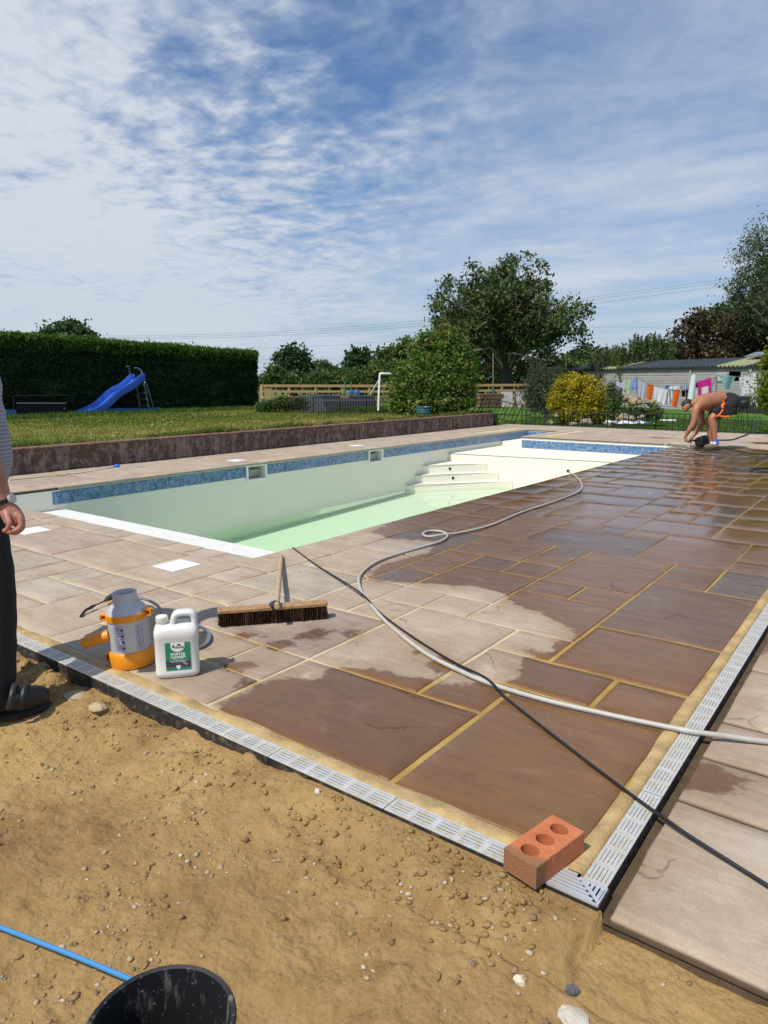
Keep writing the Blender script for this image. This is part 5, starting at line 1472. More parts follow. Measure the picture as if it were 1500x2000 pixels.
def upright(name, label, u0, u1, v0, v1, d, mat, n=9000, size=.09):
    """multi-stemmed willowy growth with upright shoots"""
    base = D((u0 + u1) / 2, v1, d); base[2] = -.45
    root = thing(name, label, 'shrub', loc=base)
    q = MB(); pts = []; tn = []
    for _ in range(95):
        u = u0 + (u1 - u0) * RNG.random(); f = (u - u0) / (u1 - u0); top = v0 + (v1 - v0) * (.10 + .28 * abs(f - .6) + .22 * RNG.random())
        if f < .3: top += (v1 - v0) * .3 * (1 - f / .3)
        dd = d + RNG.normal() * .9
        a = D(u + RNG.normal() * 3, v1, dd); c = D(u + RNG.normal() * 6 + 4, top, dd); a[2] = -.45
        q.tube([a, (a + c) / 2, c], [.03, .02, .008], 4); t_ = RNG.random()
        m_ = n // 95
        s_ = .25 + .75 * RNG.random(m_) ** .8; p = a + (c - a) * s_[:, None] + RNG.normal(size=(m_, 3)) * np.array([.26, .26, .2]) * (1.15 - s_)[:, None]
        pts.append(p); tn.append(np.full(m_, t_))
    q.build('trunk', BARK, root); leaf_cards('crown', np.concatenate(pts), size, mat, root, .25, np.concatenate(tn), bias=(0, 0, 1.0)); return root
upright('willow_shrub', 'feathery upright willow shrub showing above the middle of the shed roof', 1195, 1312, 640, 730, 49, LF_MID, 12000, .12)
upright('willow_shrub', 'lower feathery pale shrub above the left end of the shed roof', 1150, 1225, 668, 730, 51, LF_PALE, 7000, .11)
tree('field_tree', 'small dark tree far off just right of the chestnut crown', 'tree', [(1150, 690, 24, 14), (1125, 700, 20, 14), (1165, 700, 20, 16)], 85, 3600, .2, LF_OAK, clump=90, trunk_r=.3)
tree('hedgerow_bush', 'mixed green bush behind the left end of the shed', 'bush', [(1080, 715, 40, 26), (1130, 722, 40, 20), (1050, 725, 40, 26), (1165, 720, 30, 18)], 56, 6500, .13, LF_MID, clump=150, trunk_r=.1)
tree('hedgerow_bush', 'leafy green bush behind the chestnut trunk and timber rails', 'bush', [(925, 730, 36, 36), (960, 735, 36, 34), (1010, 735, 36, 30), (905, 715, 26, 30), (1035, 745, 26, 26)], 58, 8500, .12, LF_MID, clump=190, trunk_r=.1)
# trees beyond the timber fence and the hedge
tree('oak_tree', 'round topped oak showing above the clipped hedge at far left', 'tree', [(132, 660, 48, 30), (105, 668, 32, 22), (165, 668, 30, 20), (140, 648, 30, 20), (95, 680, 30, 20), (160, 690, 40, 40), (125, 700, 40, 30)], 75, 12000, .2, LF_OAK, trunk_u=135, clump=240, shell=.6, trunk_r=.4)
tree('oak_tree', 'dark round oak standing clear of the hedge end', 'tree', [(572, 708, 34, 28), (555, 720, 22, 26), (592, 722, 22, 26), (574, 692, 20, 15), (572, 740, 38, 20)], 68, 11000, .17, LF_OAK, trunk_u=573, clump=230, shell=.6, trunk_r=.4)
tree('field_tree', 'pale green tree in the distance right of the dark round oak', 'tree', [(632, 722, 20, 20), (645, 728, 14, 18), (618, 730, 16, 18)], 105, 4000, .22, LF_PALE, clump=90, trunk_r=.3)
tree('field_tree', 'two lobed tree with gaps rising over the field hedge behind the goal', 'tree', [(700, 695, 20, 16), (690, 712, 20, 18), (716, 708, 18, 18), (722, 728, 20, 18), (690, 730, 20, 18)], 72, 6000, .17, LF_OAK, clump=110, shell=.5, trunk_r=.3)
tree('field_tree', 'olive green leaning tree behind the climber shrub', 'tree', [(770, 700, 26, 26), (795, 690, 28, 30), (750, 715, 24, 28), (820, 690, 24, 36), (780, 730, 40, 28)], 62, 9000, .14, LF_MID, clump=200, trunk_r=.3)
tree('hedgerow_bush', 'low green bush at the foot of the hedge end', 'bush', [(535, 735, 22, 22), (520, 742, 18, 16), (556, 745, 22, 16)], 58, 4200, .12, LF_MID, clump=90, trunk_r=.08)
tree('hedgerow_bush', 'dark field hedge bush below the pale distant tree', 'bush', [(625, 742, 34, 16), (660, 738, 30, 20), (600, 750, 30, 14), (645, 752, 40, 14)], 64, 6500, .13, LF_MID, clump=140, trunk_r=.1)
tree('hedgerow_bush', 'broad field hedge bush behind the white goal post', 'bush', [(700, 742, 34, 20), (735, 738, 30, 22), (765, 745, 30, 20), (720, 755, 50, 12)], 60, 7000, .12, LF_MID, clump=150, trunk_r=.1)
tree('leafy_plant', 'tangle of green weeds between the hedge end and the black iron fence', 'plant', [(535, 790, 22, 11), (558, 787, 22, 12), (580, 790, 18, 12), (515, 796, 16, 8)], 22.0, 5000, .035, LF_MID, base_v=806, clump=130, trunk_r=.015)
tree('bare_shrub', 'thin bare twigs poking above the hedge top', 'shrub', [(352, 678, 26, 8), (335, 676, 14, 6)], 26, 220, .03, LF_MID, clump=40, trunk_r=.012)
tree('leafy_plant', 'straggly garden plants on the bed beneath the washing at its left end', 'plant', [(1200, 800, 14, 22), (1225, 808, 20, 12), (1250, 808, 22, 10), (1275, 808, 20, 10)], 27.0, 5200, .04, LF_MID, base_v=826, clump=140, shell=.4, trunk_r=.012, spread=.7)
tree('leafy_plant', 'tall pale stalky plants between the golden bush and the washing', 'plant', [(1195, 765, 12, 26), (1188, 790, 14, 24), (1205, 780, 9, 26)], 29.0, 2600, .04, LF_PALE, base_v=826, clump=90, shell=.3, trunk_r=.01, spread=.7)

# ================================================================== GRASS
def grass(name, P, h, mat, tone, lean=.5):
    N = len(P); a = RNG.random(N) * 6.283; w = .004 + .004 * RNG.random(N)
    w = w * (1 + np.hypot(P[:, 0], P[:, 1]) / 12)
    dx = np.stack([np.cos(a), np.sin(a), np.zeros(N)], -1) * w[:, None]
    hh = h * (.5 + .8 * RNG.random(N)); ln = RNG.normal(size=(N, 2)) * lean * hh[:, None] * .6
    tip = P + np.stack([ln[:, 0], ln[:, 1], hh], -1)
    v = np.stack([P - dx, P + dx, tip], 1).reshape(-1, 3)
    o = raw_mesh(name, v, np.arange(3 * N).reshape(N, 3), mat, attrs={'tone': np.repeat(np.clip(tone, 0, 1), 3)})
    o['kind'] = 'stuff'; return o
def lawn_pts(n, x0, x1, y0, y1, zf):
    x = RNG.uniform(x0, x1, n); y = RNG.uniform(y0, y1, n)
    return np.stack([x, y, np.array([zf(a, c) for a, c in zip(x, y)])], -1)
P = lawn_pts(60000, -20, -10.1, 2.5, 18.9, lawn_z)
dry = np.array([fbm(p[0] * .6, p[1] * .3, .55, 4, 1.) for p in P])
grass('lawn_grass', P, .038, LF_GRASS, .55 + .6 * dry + RNG.normal(size=len(P)) * .15)
ne = 16000; x = -10.08 - np.abs(RNG.normal(size=ne)) * .16; y = RNG.uniform(2.5, 18.9, ne)
den = np.array([fbm(0, c, 1.1, 3, 4.4) for c in y]); keep = den + RNG.normal(size=ne) * .25 > .05
P = np.stack([x, y, np.array([lawn_z(a, c) for a, c in zip(x, y)])], -1)[keep]
grass('edge_grass', P, .11, LF_GRASS, RNG.random(len(P)) * .7, 1.0)
xa = RNG.uniform(-19.6, -17.9, 9000); P = np.stack([xa, RNG.uniform(5, 18.6, 9000), np.zeros(9000)], -1); P[:, 2] = [lawn_z(a, c) for a, c in P[:, :2]]
grass('long_grass', P, .11, LF_GRASSB, RNG.random(len(P)))
xa = RNG.uniform(-17, -11, 11000); P = np.stack([xa, 17.6 + 1.2 * RNG.random(11000), np.zeros(11000)], -1); P[:, 2] = [lawn_z(a, c) for a, c in P[:, :2]]
grass('rough_grass', P, .17, LF_GRASSB, RNG.random(len(P)), .8)
P = lawn_pts(45000, -14, 2, 19.7, 34, lawnb_z)
grass('back_grass', P, .07, LF_GRASSB, RNG.random(len(P)))
# soil spill and earth lumps on the wall edge
NE = 420; y = RNG.uniform(3, 18.6, NE); x = -10.10 - .13 * RNG.random(NE)
den = np.array([fbm(3, c, 1.3, 3, 9.4) for c in y]); k = den + RNG.normal(size=NE) * .15 > .15
P = np.stack([x, y, np.array([lawn_z(a, c) + .02 for a, c in zip(x, y)])], -1)[k]
DARKE = plain('dark earth', (.055, .036, .024), .95, var=.3, scale=20)
rocks('earth_spill', P, .02 + .05 * RNG.random(len(P)) ** 2, DARKE, np.zeros(len(P)), .8)
# ================================================================== PLAY THINGS BY THE HEDGE
BLUES = plain('blue slide plastic', (.022, .11, .50), .35, var=.1)
BLUEF = plain('faded blue plastic', (.035, .17, .42), .5, var=.15)
GREYM = plain('grey painted tube', (.24, .26, .29), .45, metal=.5, var=.15)
def H(u, v, off=.55):      # point on the vertical plane just in front of the hedge
    r = ray(u, v); t = (hx + off) / r[0]; return np.array([r[0] * t, r[1] * t, CAM_H + r[2] * t])
def slide():
    d = 22.0
    # chute runs left along the hedge: photo path of its centre line at the near rim
    path = [(150, 808), (172, 800), (192, 790), (208, 776), (224, 762), (243, 752), (256, 742), (264, 734), (272, 733)]
    root = thing('slide', 'wavy blue plastic slide with grey metal ladder in front of the hedge', 'slide', loc=H(215, 806))
    C = smooth_path([H(u, v) for u, v in path], 5)
    w = .25; sd_ = Vector((-1, 0, 0))
    secs = [(-w - .045, .14), (-w - .02, .165), (-w + .01, .14), (-w + .04, .02), (0, -.02), (w - .04, .02), (w - .01, .14), (w + .02, .165), (w + .045, .14), (w + .03, -.05), (0, -.09), (-w - .03, -.05)]
    vs = []; fs = []; K = len(secs)
    for i, c in enumerate(C):
        a = Vector(C[min(i + 1, len(C) - 1)]) - Vector(C[max(i - 1, 0)]); a.normalize(); up = sd_.cross(a); 
        if up.z < 0: up = -up
        for (t, h) in secs: vs.append(Vector(c) + sd_ * t + up * (h - .12))
    for i in range(len(C) - 1):
        for k in range(K): l = (k + 1) % K; fs.append((i * K + k, i * K + l, i * K + K + l, i * K + K + k))
    fs += [tuple(range(K)), tuple((len(C) - 1) * K + k for k in range(K))]
    b = MB(); b.add(vs, fs); b.build('chute', BLUES, root, smooth=True, sharp=60)
    # ladder: two rails, four rungs, curved grab rails
    b = MB()
    for s_ in (-.22, .22):
        o_ = sd_ * s_
        b.tube([Vector(H(271, 746)) + o_, Vector(H(274, 752)) + o_, Vector(H(283, 803)) + o_], .019, 8)
    b.build('rail', GREYM, root, smooth=True)
    for f in (.06, .32, .56, .80):
        r = MB(); c = Vector(H(272 + 11 * f, 749 + 54 * f)); r.box(c, (.46, .10, .03)); 
        r.build('rung', GREYM, root)
    for s_, du in ((-.22, 14), (.22, 0)):
        o_ = sd_ * s_
        r = MB(); r.tube(smooth_path([Vector(H(248 + du * .9, 716 + du * .2)) + o_ * .2, Vector(H(254 + du * .9, 716 + du * .2)) + o_ * .2, Vector(H(258 + du, 726)) + o_ * .6, Vector(H(270, 744)) + o_], 4), .016, 8); r.build('grab_rail', GREYM, root, smooth=True)
    r = MB(); r.tube(smooth_path([Vector(H(281, 749)), Vector(H(286, 750)), Vector(H(300, 800)), Vector(H(297, 804))], 4), .017, 8); r.build('brace', GREYM, root, smooth=True)
slide()
b = MB(); p0, p1 = H(168, 806), H(304, 803); b.bar(p0, p1, .12, .16); b.bar(Vector(p0) + Vector((0, .1, .04)), Vector(p1) + Vector((0, .1, .04)), .10, .14)
tag(b.build('plastic_trough', BLUEF), 'long flat blue plastic trough lying along the hedge foot below the slide ladder', 'trough')
b = MB(); b.bar(H(10, 808), H(30, 808), .12, .20); tag(b.build('plastic_trough', BLUEF), 'short blue plastic piece at the hedge foot left of the dark panel', 'trough')
def panel():
    d = 20.6
    root = thing('toy_goal', 'thin dark metal frame with grey plastic panel standing left of the slide', 'goal', loc=H(80, 811))
    b = MB(); sd_ = Vector((FWD[0], FWD[1], 0))
    a0, a1, a2, a3 = [Vector(H(u, v)) for u, v in ((27, 813), (26, 773), (130, 772), (131, 811))]
    b.tube([a0, a1, a2, a3], .016, 8)
    b.tube([a1, a1 + sd_ * .35 - Vector((0, 0, .02)), a0 + sd_ * .5], .014, 8); b.tube([a2, a2 + sd_ * .35 - Vector((0, 0, .02)), a3 + sd_ * .5], .014, 8); b.build('frame', IRON, root)
    q = MB(); c = [Vector(H(u, v)) for u, v in ((32, 812), (128, 811), (128, 788), (32, 788))]
    q.add(c + [p + sd_ * .06 for p in c], [(0, 1, 2, 3), (7, 6, 5, 4), (0, 4, 5, 1), (1, 5, 6, 2), (2, 6, 7, 3), (3, 7, 4, 0)]); pn = q.build('panel', plain('dark grey panel', (.022, .020, .024), .85, var=.2, spec=.1, dirt=(.07, .06, .05), dirt_amt=.02), root)
    q = MB(); q.bar(c[3] + Vector((0, 0, .01)) - sd_ * .01, c[2] + Vector((0, 0, .01)) - sd_ * .01, .02, .022); q.build('panel_edge', plain('pale panel edge', (.42, .42, .42), .5), pn)
    q = MB(); cc = Vector(H(125, 797.5)); q.box(cc, (.035, .012, .045)); q.build('panel_clip', WHITEP, pn)
panel()
def hosehoop():
    b = MB(); c = Vector(H(309, 803)); R_ = Vector(RIGHT)
    pts = [c + R_ * (.07 * math.cos(t)) + Vector((0, 0, .10 * math.sin(t))) for t in np.linspace(-.2, math.pi + .2, 14)]
    b.tube(pts, .014, 6); tag(b.build('hose_hoop', WHITEP, None, smooth=True), 'small white hoop of pipe on the grass at the slide ladder foot', 'pipe')
hosehoop()
# goal post of white tube beside the climber shrub
root = thing('goal_post', 'white tubular football goal partly hidden by the climber shrub', 'goal', loc=D(740, 802, 21.5))
b = MB(); d = 21.5; b.tube(smooth_path([D(739, 802, d), D(740, 770, d), D(742, 733, d), D(744, 730, d), D(752, 730, d), D(790, 731, d + .2)], 4), .035, 10); b.build('post', WHITEP, root, smooth=True)
b = MB(); b.tube([D(741, 741, d), D(724, 770, d + .6)], .025, 8); b.build('brace', WHITEP, root, smooth=True)
# blue pot on the raised lawn by the wall end
root = thing('flower_pot', 'round blue glazed flower pot with a bare twig on the lawn by the wall end', 'pot', loc=G(828, 813, .31))
c = D(828, 813, 19.7); c[2] = .30
m, n = newmat('blue green glaze'); oc = n('NewGeometry').outputs['Position']; a_ = n.noise(oc, 9, 6, .7)
out(n, n('BsdfPrincipled', {'Base Color': n.mix(a_, (.020, .085, .115), (.055, .175, .205)), 'Roughness': .3}).outputs[0]); GLAZE = m
b = MB(); b.lathe([(.14, 0), (.19, .05), (.215, .14), (.205, .23), (.195, .245), (.22, .255), (.222, .28), (.20, .285), (.185, .26), (.0, .24)], c, 28); b.build('bowl', GLAZE, root, smooth=True, sharp=50)
for z in (.12, .20):
    b = MB(); b.tube([(c[0] + .217 * math.cos(t), c[1] + .217 * math.sin(t), c[2] + z) for t in np.linspace(0, 2 * math.pi, 28)], .006, 5); b.build('rib', GLAZE, root, smooth=True)
b = MB(); b.tube(smooth_path([D(826, 802, 19.7), D(822, 796, 19.7), D(812, 792, 19.7), D(802, 797, 19.6)], 4), .012, 6); b.tube(smooth_path([D(830, 802, 19.7), D(836, 794, 19.7), D(842, 796, 19.7)], 4), .008, 6); b.build('twig', BARKP, root)
b = MB(); b.box(D(228, 910, 8.1), (.075, .05, .035), rz=.4, bev=.012); tag(b.build('bottle_cap', BLUES), 'small blue plastic cap lying at the foot of the brick wall', 'cap')
b = MB(); b.tube(smooth_path([G(u, v, .004) for u, v in ((20, 938), (60, 934), (100, 930), (128, 928), (134, 924), (140, 926), (170, 922), (215, 914), (232, 908))], 5), .0035, 6)
tag(b.build('wire', CABLE), 'thin dark wire lying along the foot of the brick wall', 'wire')

# ================================================================== FENCES
def post_rail(name, label, u0, u1, vt0, vt1, d0, d1, npost):
    root = thing(name, label, 'fence', loc=D(u0, 790, d0))
    R_ = Vector((RIGHT[0], RIGHT[1], 0))
    P = []
    for i in range(npost):
        f = i / (npost - 1); d = d0 + (d1 - d0) * f; t = Vector(D(u0 + (u1 - u0) * f, vt0 + (vt1 - vt0) * f, d)); P.append(t)
    for i, t in enumerate(P):
        b = MB(); b.bar((t.x, t.y, -.45), t + Vector((0, 0, .02)), .17 if i % 2 == 0 else .10); b.build('post', TIMB, root)
    for dz_, h in ((-.06, .16), (-.42, .14), (-.80, .14)):
        b = MB(); b.bar(P[0] + Vector((0, 0, dz_)) - Vector(FWD) * .09, P[-1] + Vector((0, 0, dz_)) - Vector(FWD) * .09, .05, h); b.build('rail', TIMB, root)
TIMB = plain('new orange brown timber', (.44, .27, .13), .75, var=.2, scale=7, bump=.15)
post_rail('timber_fence', 'new orange brown timber post and rail fence behind the black fence', 512, 800, 751.5, 752, 45, 46, 12)
post_rail('timber_fence', 'new timber post and rail fence seen under the chestnut tree', 880, 1030, 751, 750, 47, 48, 7)

def iron_panel(pts, h, n_, root, name='panel', arch=False, lean=0.0, diag=True):
    """one fence panel: two rails, upright bars and V braces"""
    b = MB(); a, c = Vector(pts[0]), Vector(pts[1]); dr = (c - a); L = dr.length; dr.normalize(); nrm = Vector((-dr.y, dr.x, 0))
    up = (Vector((0, 0, 1)) + dr * lean).normalized()
    b.bar(a + up * (h - .012), c + up * (h - .012), .012, .022); b.bar(a + up * .06, c + up * .06, .012, .022)
    for i in range(n_ + 1):
        p = a + dr * (L * i / n_); r = .0105 if 0 < i < n_ else .016
        b.tube([p, p + up * (h + (.02 if i in (0, n_) else 0))], r, 6)
    if diag:
        for i in range(1, n_ - 1, 4):
            p = a + dr * (L * i / n_); q_ = a + dr * (L * (i + 1) / n_); m_ = (p + q_) / 2
            b.tube([p + up * h, m_ + up * .06], .006, 5); b.tube([q_ + up * h, m_ + up * .06], .006, 5)
    if arch:
        for i in range(0, n_, 2):
            p = a + dr * (L * i / n_); q_ = a + dr * (L * (i + 1) / n_) if i + 1 <= n_ else p
            pts_ = [p + up * h + (q_ - p) * (.5 - .5 * math.cos(t)) + up * (.10 * math.sin(t)) for t in np.linspace(0, math.pi, 9)]
            b.tube(pts_, .008, 6)
    return b.build(name, IRON, root)
YF = 19.36
fe = thing('iron_fence', 'low black iron fence with upright bars along the far edge of the paving', 'fence', loc=(-6, YF, 0))
xs_ = [-9.35, -8.05, -6.75, -5.45, -4.15]
for a, c in zip(xs_[:-1], xs_[1:]): iron_panel([(a, YF, -.02), (c, YF, -.02)], .47, 9, fe)
for k in range(5): q = MB(); q.tube([(-4.12 + .032 * k, YF - .02, -.02), (-4.12 + .032 * k, YF - .02, .47)], .010, 6); q.build('gate_bar', IRON, fe)
iron_panel([(-3.9, YF, -.02), (-2.2, YF, -.02)], .36, 9, fe, diag=False, arch=True)
iron_panel([(-2.15, YF, -.02), (1.2, YF, -.02)], .36, 20, fe, diag=False, arch=True)
q = MB(); q.bar((-3.05, YF - .05, -.05), (-3.05, YF - .05, .33), .06); q.build('post', plain('dark green post', (.02, .035, .03), .6), fe)
fl = thing('iron_fence', 'leaning black iron fence panel slumped on the grass slope beyond the wall end', 'fence', loc=(-10.2, 19.3, 0))
iron_panel([D(930, 812, 20.8), D(1003, 829, 20.0)], .62, 10, fl, lean=.45, diag=False)
for i in range(5):
    u = 912 + i * 14; q = MB(); q.tube([D(u, 806 + i * 2, 21.2), D(u + 2, 772 + i * 3, 21.2)], .010, 5); q.build('bar', IRON, fl)
for i in range(3):
    q = MB(); a = Vector(D(985 + i * 17, 820 - i * 3, 21)); R_ = Vector(RIGHT)
    q.tube([a + R_ * (.16 - .16 * math.cos(t)) + Vector((0, 0, .5 * math.sin(t) ** .7)) for t in np.linspace(0, math.pi * .8, 10)], .009, 5); q.build('hoop', IRON, fl)
f2 = thing('iron_fence', 'black hoop topped iron fence overgrown with grass at the back of the raised lawn', 'fence', loc=(-14, 18.2, .3))
for a, c in (((562, 806), (612, 806)), ((612, 806), (664, 806)), ((664, 806), (716, 806)), ((716, 806), (768, 806))):
    p, q_ = D(a[0], a[1], 21.6), D(c[0], c[1], 21.6); p[2] = q_[2] = .28
    iron_panel([p, q_], .52, 10, f2, arch=True, diag=False)
# dark grey garden sofa and a bundle of leaning railings beside it
RATT = plain('dark grey wicker', (.040, .042, .050), .7, var=.35, scale=40, bump=.4, bscale=90)
so = thing('garden_sofa', 'long dark grey wicker garden sofa half hidden behind the black fence', 'sofa', loc=D(670, 803, 23.3))
b = MB(); rz = math.atan2(RIGHT[1], RIGHT[0]); d = 23.3
def bx(u, v, w, dep, h, dd=0.0):
    b = MB(); b.box(D(u, v, d + dd), (w, dep, h), rz=rz, bev=.03); return b
bx(665, 793, 2.35, .75, .42).build('base', RATT, so)
bx(628, 776, .60, .16, .20, .3).build('backrest', RATT, so); bx(652, 777, .40, .16, .18, .3).build('backrest', RATT, so); bx(696, 778, .50, .16, .20, .3).build('backrest', RATT, so); bx(720, 779, .42, .16, .24, .3).build('backrest', RATT, so)
bx(665, 782, 2.3, .7, .10).build('cushion', plain('charcoal cushion', (.022, .022, .026), .85), so)
rl = thing('railing_bundle', 'bundle of grey iron railings leaning in a fan beside the garden sofa', 'railing', loc=D(605, 806, 22))
for i in range(13):
    q = MB(); q.bar(D(596 + i * 3.4, 806, 21.9), D(583 + i * 3.6, 770 + abs(i - 4) * .3, 22.2), .035, .02); q.build('bar', plain('weathered grey iron', (.075, .078, .085), .6, var=.3), rl)
pf = thing('seesaw', 'green metal seesaw with blue seats in front of the timber fence', 'seesaw', loc=D(682, 775, 34))
gm = plain('green painted tube', (.015, .16, .085), .5)
b = MB(); d = 34
for du in (0, 12): b.tube([D(674 + du, 745, d), D(674 + du, 772, d)], .035, 6); b.tube([D(674 + du, 760, d), D(669 + du, 773, d)], .03, 6)
b.build('frame', gm, pf)
for du in (0, 11): q = MB(); q.box(D(688 + du, 767, d), (.20, .2, .22), rz=rz, bev=.04); q.build('seat', BLUES, pf)

# crate stack and grey boards under the chestnut
cr = plain('brown packing wood', (.20, .115, .062), .8, var=.25, scale=5)
ck = thing('wooden_crate', 'large brown wooden crate standing on the grass under the chestnut', 'crate', loc=D(950, 796, 36))
b = MB(); b.box(D(952, 783, 36), (1.35, .9, .72), rz=rz + .35); b.build('box', cr, ck)
b = MB()
for i in range(4):
    zc = D(952, 783, 36); b.box((zc[0], zc[1], zc[2] - .30 + i * .2), (1.37, .92, .03), rz=rz + .35)
b.build('batten', plain('crate batten', (.14, .08, .045), .8), ck)
GB = mat_boards('grey weathered boards', (.22, .215, .205), (.36, .35, .335), .14)
for k, (u0, u1, lab) in enumerate(((980, 1002, 'grey weathered board panel leaning under the chestnut, left one'), (1010, 1025, 'narrow grey board panel leaning beside the grey shrub'))):
    b = MB(); p = [D(u0, 795, 35.5), D(u1, 794, 35.5), D(u1 - 1, 765, 36), D(u0 - 2, 765, 36)]; b.add([tuple(x) for x in p] + [tuple(x + FWD * .06) for x in p], [(0, 1, 2, 3), (7, 6, 5, 4), (0, 4, 5, 1), (1, 5, 6, 2), (2, 6, 7, 3), (3, 7, 4, 0)])
    tag(b.build('board_panel', GB), lab, 'board')
# rope swing hanging from the chestnut
rs_ = thing('rope_swing', 'thin rope swing with a green seat hanging from the chestnut tree', 'swing', loc=D(963, 765, 45))
b = MB(); b.tube([D(963, 690, 45), D(963, 757, 45)], .02, 5); b.build('rope', plain('pale rope', (.30, .27, .2), .8), rs_)
b = MB(); b.tube([D(963, 756, 45), D(964, 770, 45)], .10, 8); b.build('seat', plain('dark green seat', (.02, .08, .06), .5), rs_)

# ================================================================== SHED
def shed():
    A = Vector(D(1104, 723, 52)); B = Vector(D(1496, 713.5, 37.2))
    A.z = B.z = 2.16
    ax = (B - A); L = ax.length; ax.normalize(); ay = Vector((-ax.y, ax.x, 0))
    if ay.dot(Vector(FWD)) < 0: ay = -ay
    root = thing('shed', 'long low grey boarded shed with dark corrugated roof behind the washing lines', 'shed', loc=(A.x, A.y, -.45))
    L2 = L + 3.5
    def P(s_, t_, z): return tuple(A + ax * s_ + ay * t_ + Vector((0, 0, z - 2.16)))
    m3 = Matrix((ax, ay, Vector((0, 0, 1)))).transposed()
    wall_m = mat_boards('weathered grey shed boards', (.30, .285, .27), (.50, .485, .465), .16)
    # opening in the wall
    def su(u, v):        # distance along the wall of photo column u
        r = ray(u, v); dn = r[0] * ay.x + r[1] * ay.y; t = (A.x * ay.x + A.y * ay.y + .35 * 1) / dn
        p = r * t; return (Vector((p[0], p[1], 0)) - Vector((A.x, A.y, 0))).dot(ax)
    W0 = 1.9
    o0, o1 = su(1424, 727), su(1447, 727); zo0, zo1 = 1.30, 1.83
    b = MB()
    for (s0, s1, z0, z1) in ((W0, o0, -.5, 2.12), (o0, o1, -.5, zo0), (o0, o1, zo1, 2.12), (o1, L2, -.5, 2.12)):
        b.add([P(s0, .35, z0), P(s1, .35, z0), P(s1, .35, z1), P(s0, .35, z1)], [(0, 1, 2, 3)])
    b.add([P(W0, .35, -.5), P(W0, 5.4, -.5), P(W0, 5.4, 2.12), P(W0, 2.9, 2.62), P(W0, .35, 2.12)], [(0, 1, 2, 3, 4)])
    b.add([P(W0, 5.4, -.5), P(L2, 5.4, -.5), P(L2, 5.4, 2.12), P(W0, 5.4, 2.12)], [(0, 1, 2, 3)])
    # individual board laps
    zz_ = -.4
    while zz_ < 2.05:
        for (s0, s1) in ((W0, o0), (o1, L2)) if zo0 - .1 < zz_ < zo1 else ((W0, L2),):
            b.box(Vector(P((s0 + s1) / 2, .342, zz_)), (s1 - s0, .014, .022), mat=m3)
        zz_ += .16
    b.build('wall', wall_m, root)
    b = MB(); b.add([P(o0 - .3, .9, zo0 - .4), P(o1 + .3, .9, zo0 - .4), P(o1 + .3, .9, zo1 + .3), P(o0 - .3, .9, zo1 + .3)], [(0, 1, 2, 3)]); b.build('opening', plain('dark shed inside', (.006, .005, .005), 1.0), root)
    wd = plain('weathered pale post', (.36, .33, .29), .8, var=.2, scale=5)
    for u in (1212, 1350, 1467):
        s_ = su(u, 727); q = MB(); q.box(Vector(P(s_, .30, .8)), (.16, .06, 2.6), mat=m3); q.build('post', wd, root)
    q = MB(); s0, s1 = su(1402, 727), su(1422, 727); q.box(Vector(P((s0 + s1) / 2, .30, 1.72)), (s1 - s0, .05, .10), mat=m3); q.box(Vector(P((s0 + s1) / 2, .31, 1.48)), (s1 - s0, .05, .36), mat=m3); q.build('shutter', plain('pale shutter', (.50, .48, .44), .7), root)
    # corrugated roof
    def roof(s0, s1, t0, t1, z0, z1, name, mat, amp=.045, pitch=.28, rnd_=0.0):
        n_ = int((s1 - s0) / pitch * 6); vs = []; fs = []
        for i in range(n_ + 1):
            s_ = s0 + (s1 - s0) * i / n_; w = amp * math.sin(2 * math.pi * s_ / pitch)
            for k, f in enumerate((0, .5, 1)):
                vs.append(P(s_, t0 + (t1 - t0) * f, z0 + (z1 - z0) * f + w + rnd_ * math.sin(math.pi * f)))
            vs.append(P(s_, t0 + .0, z0 + w - .05))
        for i in range(n_):
            a = i * 4
            fs += [(a, a + 4, a + 5, a + 1), (a + 1, a + 5, a + 6, a + 2), (a, a + 3, a + 7, a + 4)]
        q = MB(); q.add(vs, fs); return q.build(name, mat, root)
    dark = plain('dark blue grey corrugated sheet', (.040, .052, .060), .5, var=.25, scale=3, dirt=(.13, .15, .15), dirt_amt=.05)
    clear = plain('yellowed clear sheet', (.30, .30, .17), .5, var=.2, scale=4)
    c0, c1 = 3.6, 5.4; c2 = su(1430, 715) - .9; c3 = c2 + 2.0
    roof(-.1, c0, .20, 2.9, 2.16, 2.66, 'roof', dark); roof(c0, c1, .20, 2.9, 2.162, 2.662, 'roof', clear); roof(c1, c2, .20, 2.9, 2.16, 2.66, 'roof', dark); roof(c2, c3, .20, 2.9, 2.162, 2.662, 'roof', clear); roof(c3, L2, .20, 2.9, 2.16, 2.66, 'roof', dark)
    roof(-.1, L2, 5.7, 2.9, 2.16, 2.66, 'roof', dark)
    s0 = su(1388, 702) + 1.0
    roof(s0, L2, 1.9, 3.6, 2.72, 2.98, 'roof', plain('silver grey roof sheet', (.26, .30, .34), .4, metal=.3, var=.2), amp=.006, rnd_=.12)
    q = MB(); q.box(Vector(P(L2 / 2 - .05, .24, 2.06)), (L2, .03, .12), mat=m3); q.build('fascia', plain('dark fascia', (.03, .033, .035), .6), root)
    s_ = su(1174, 738); q = MB(); q.box(Vector(P(s_, .22, 1.52)), (.22, .2, .30), mat=m3, bev=.04); q.build('lamp', IRON, root)
    # low dark store at the right, door shade put into its near-black colour
    s_ = su(1460, 770); q = MB(); q.box(Vector(P(s_, .0, .0)), (4.2, .5, .95), mat=m3); q.build('low_store_shade', plain('dark store and door shade', (.022, .022, .025), .8), root)
shed()

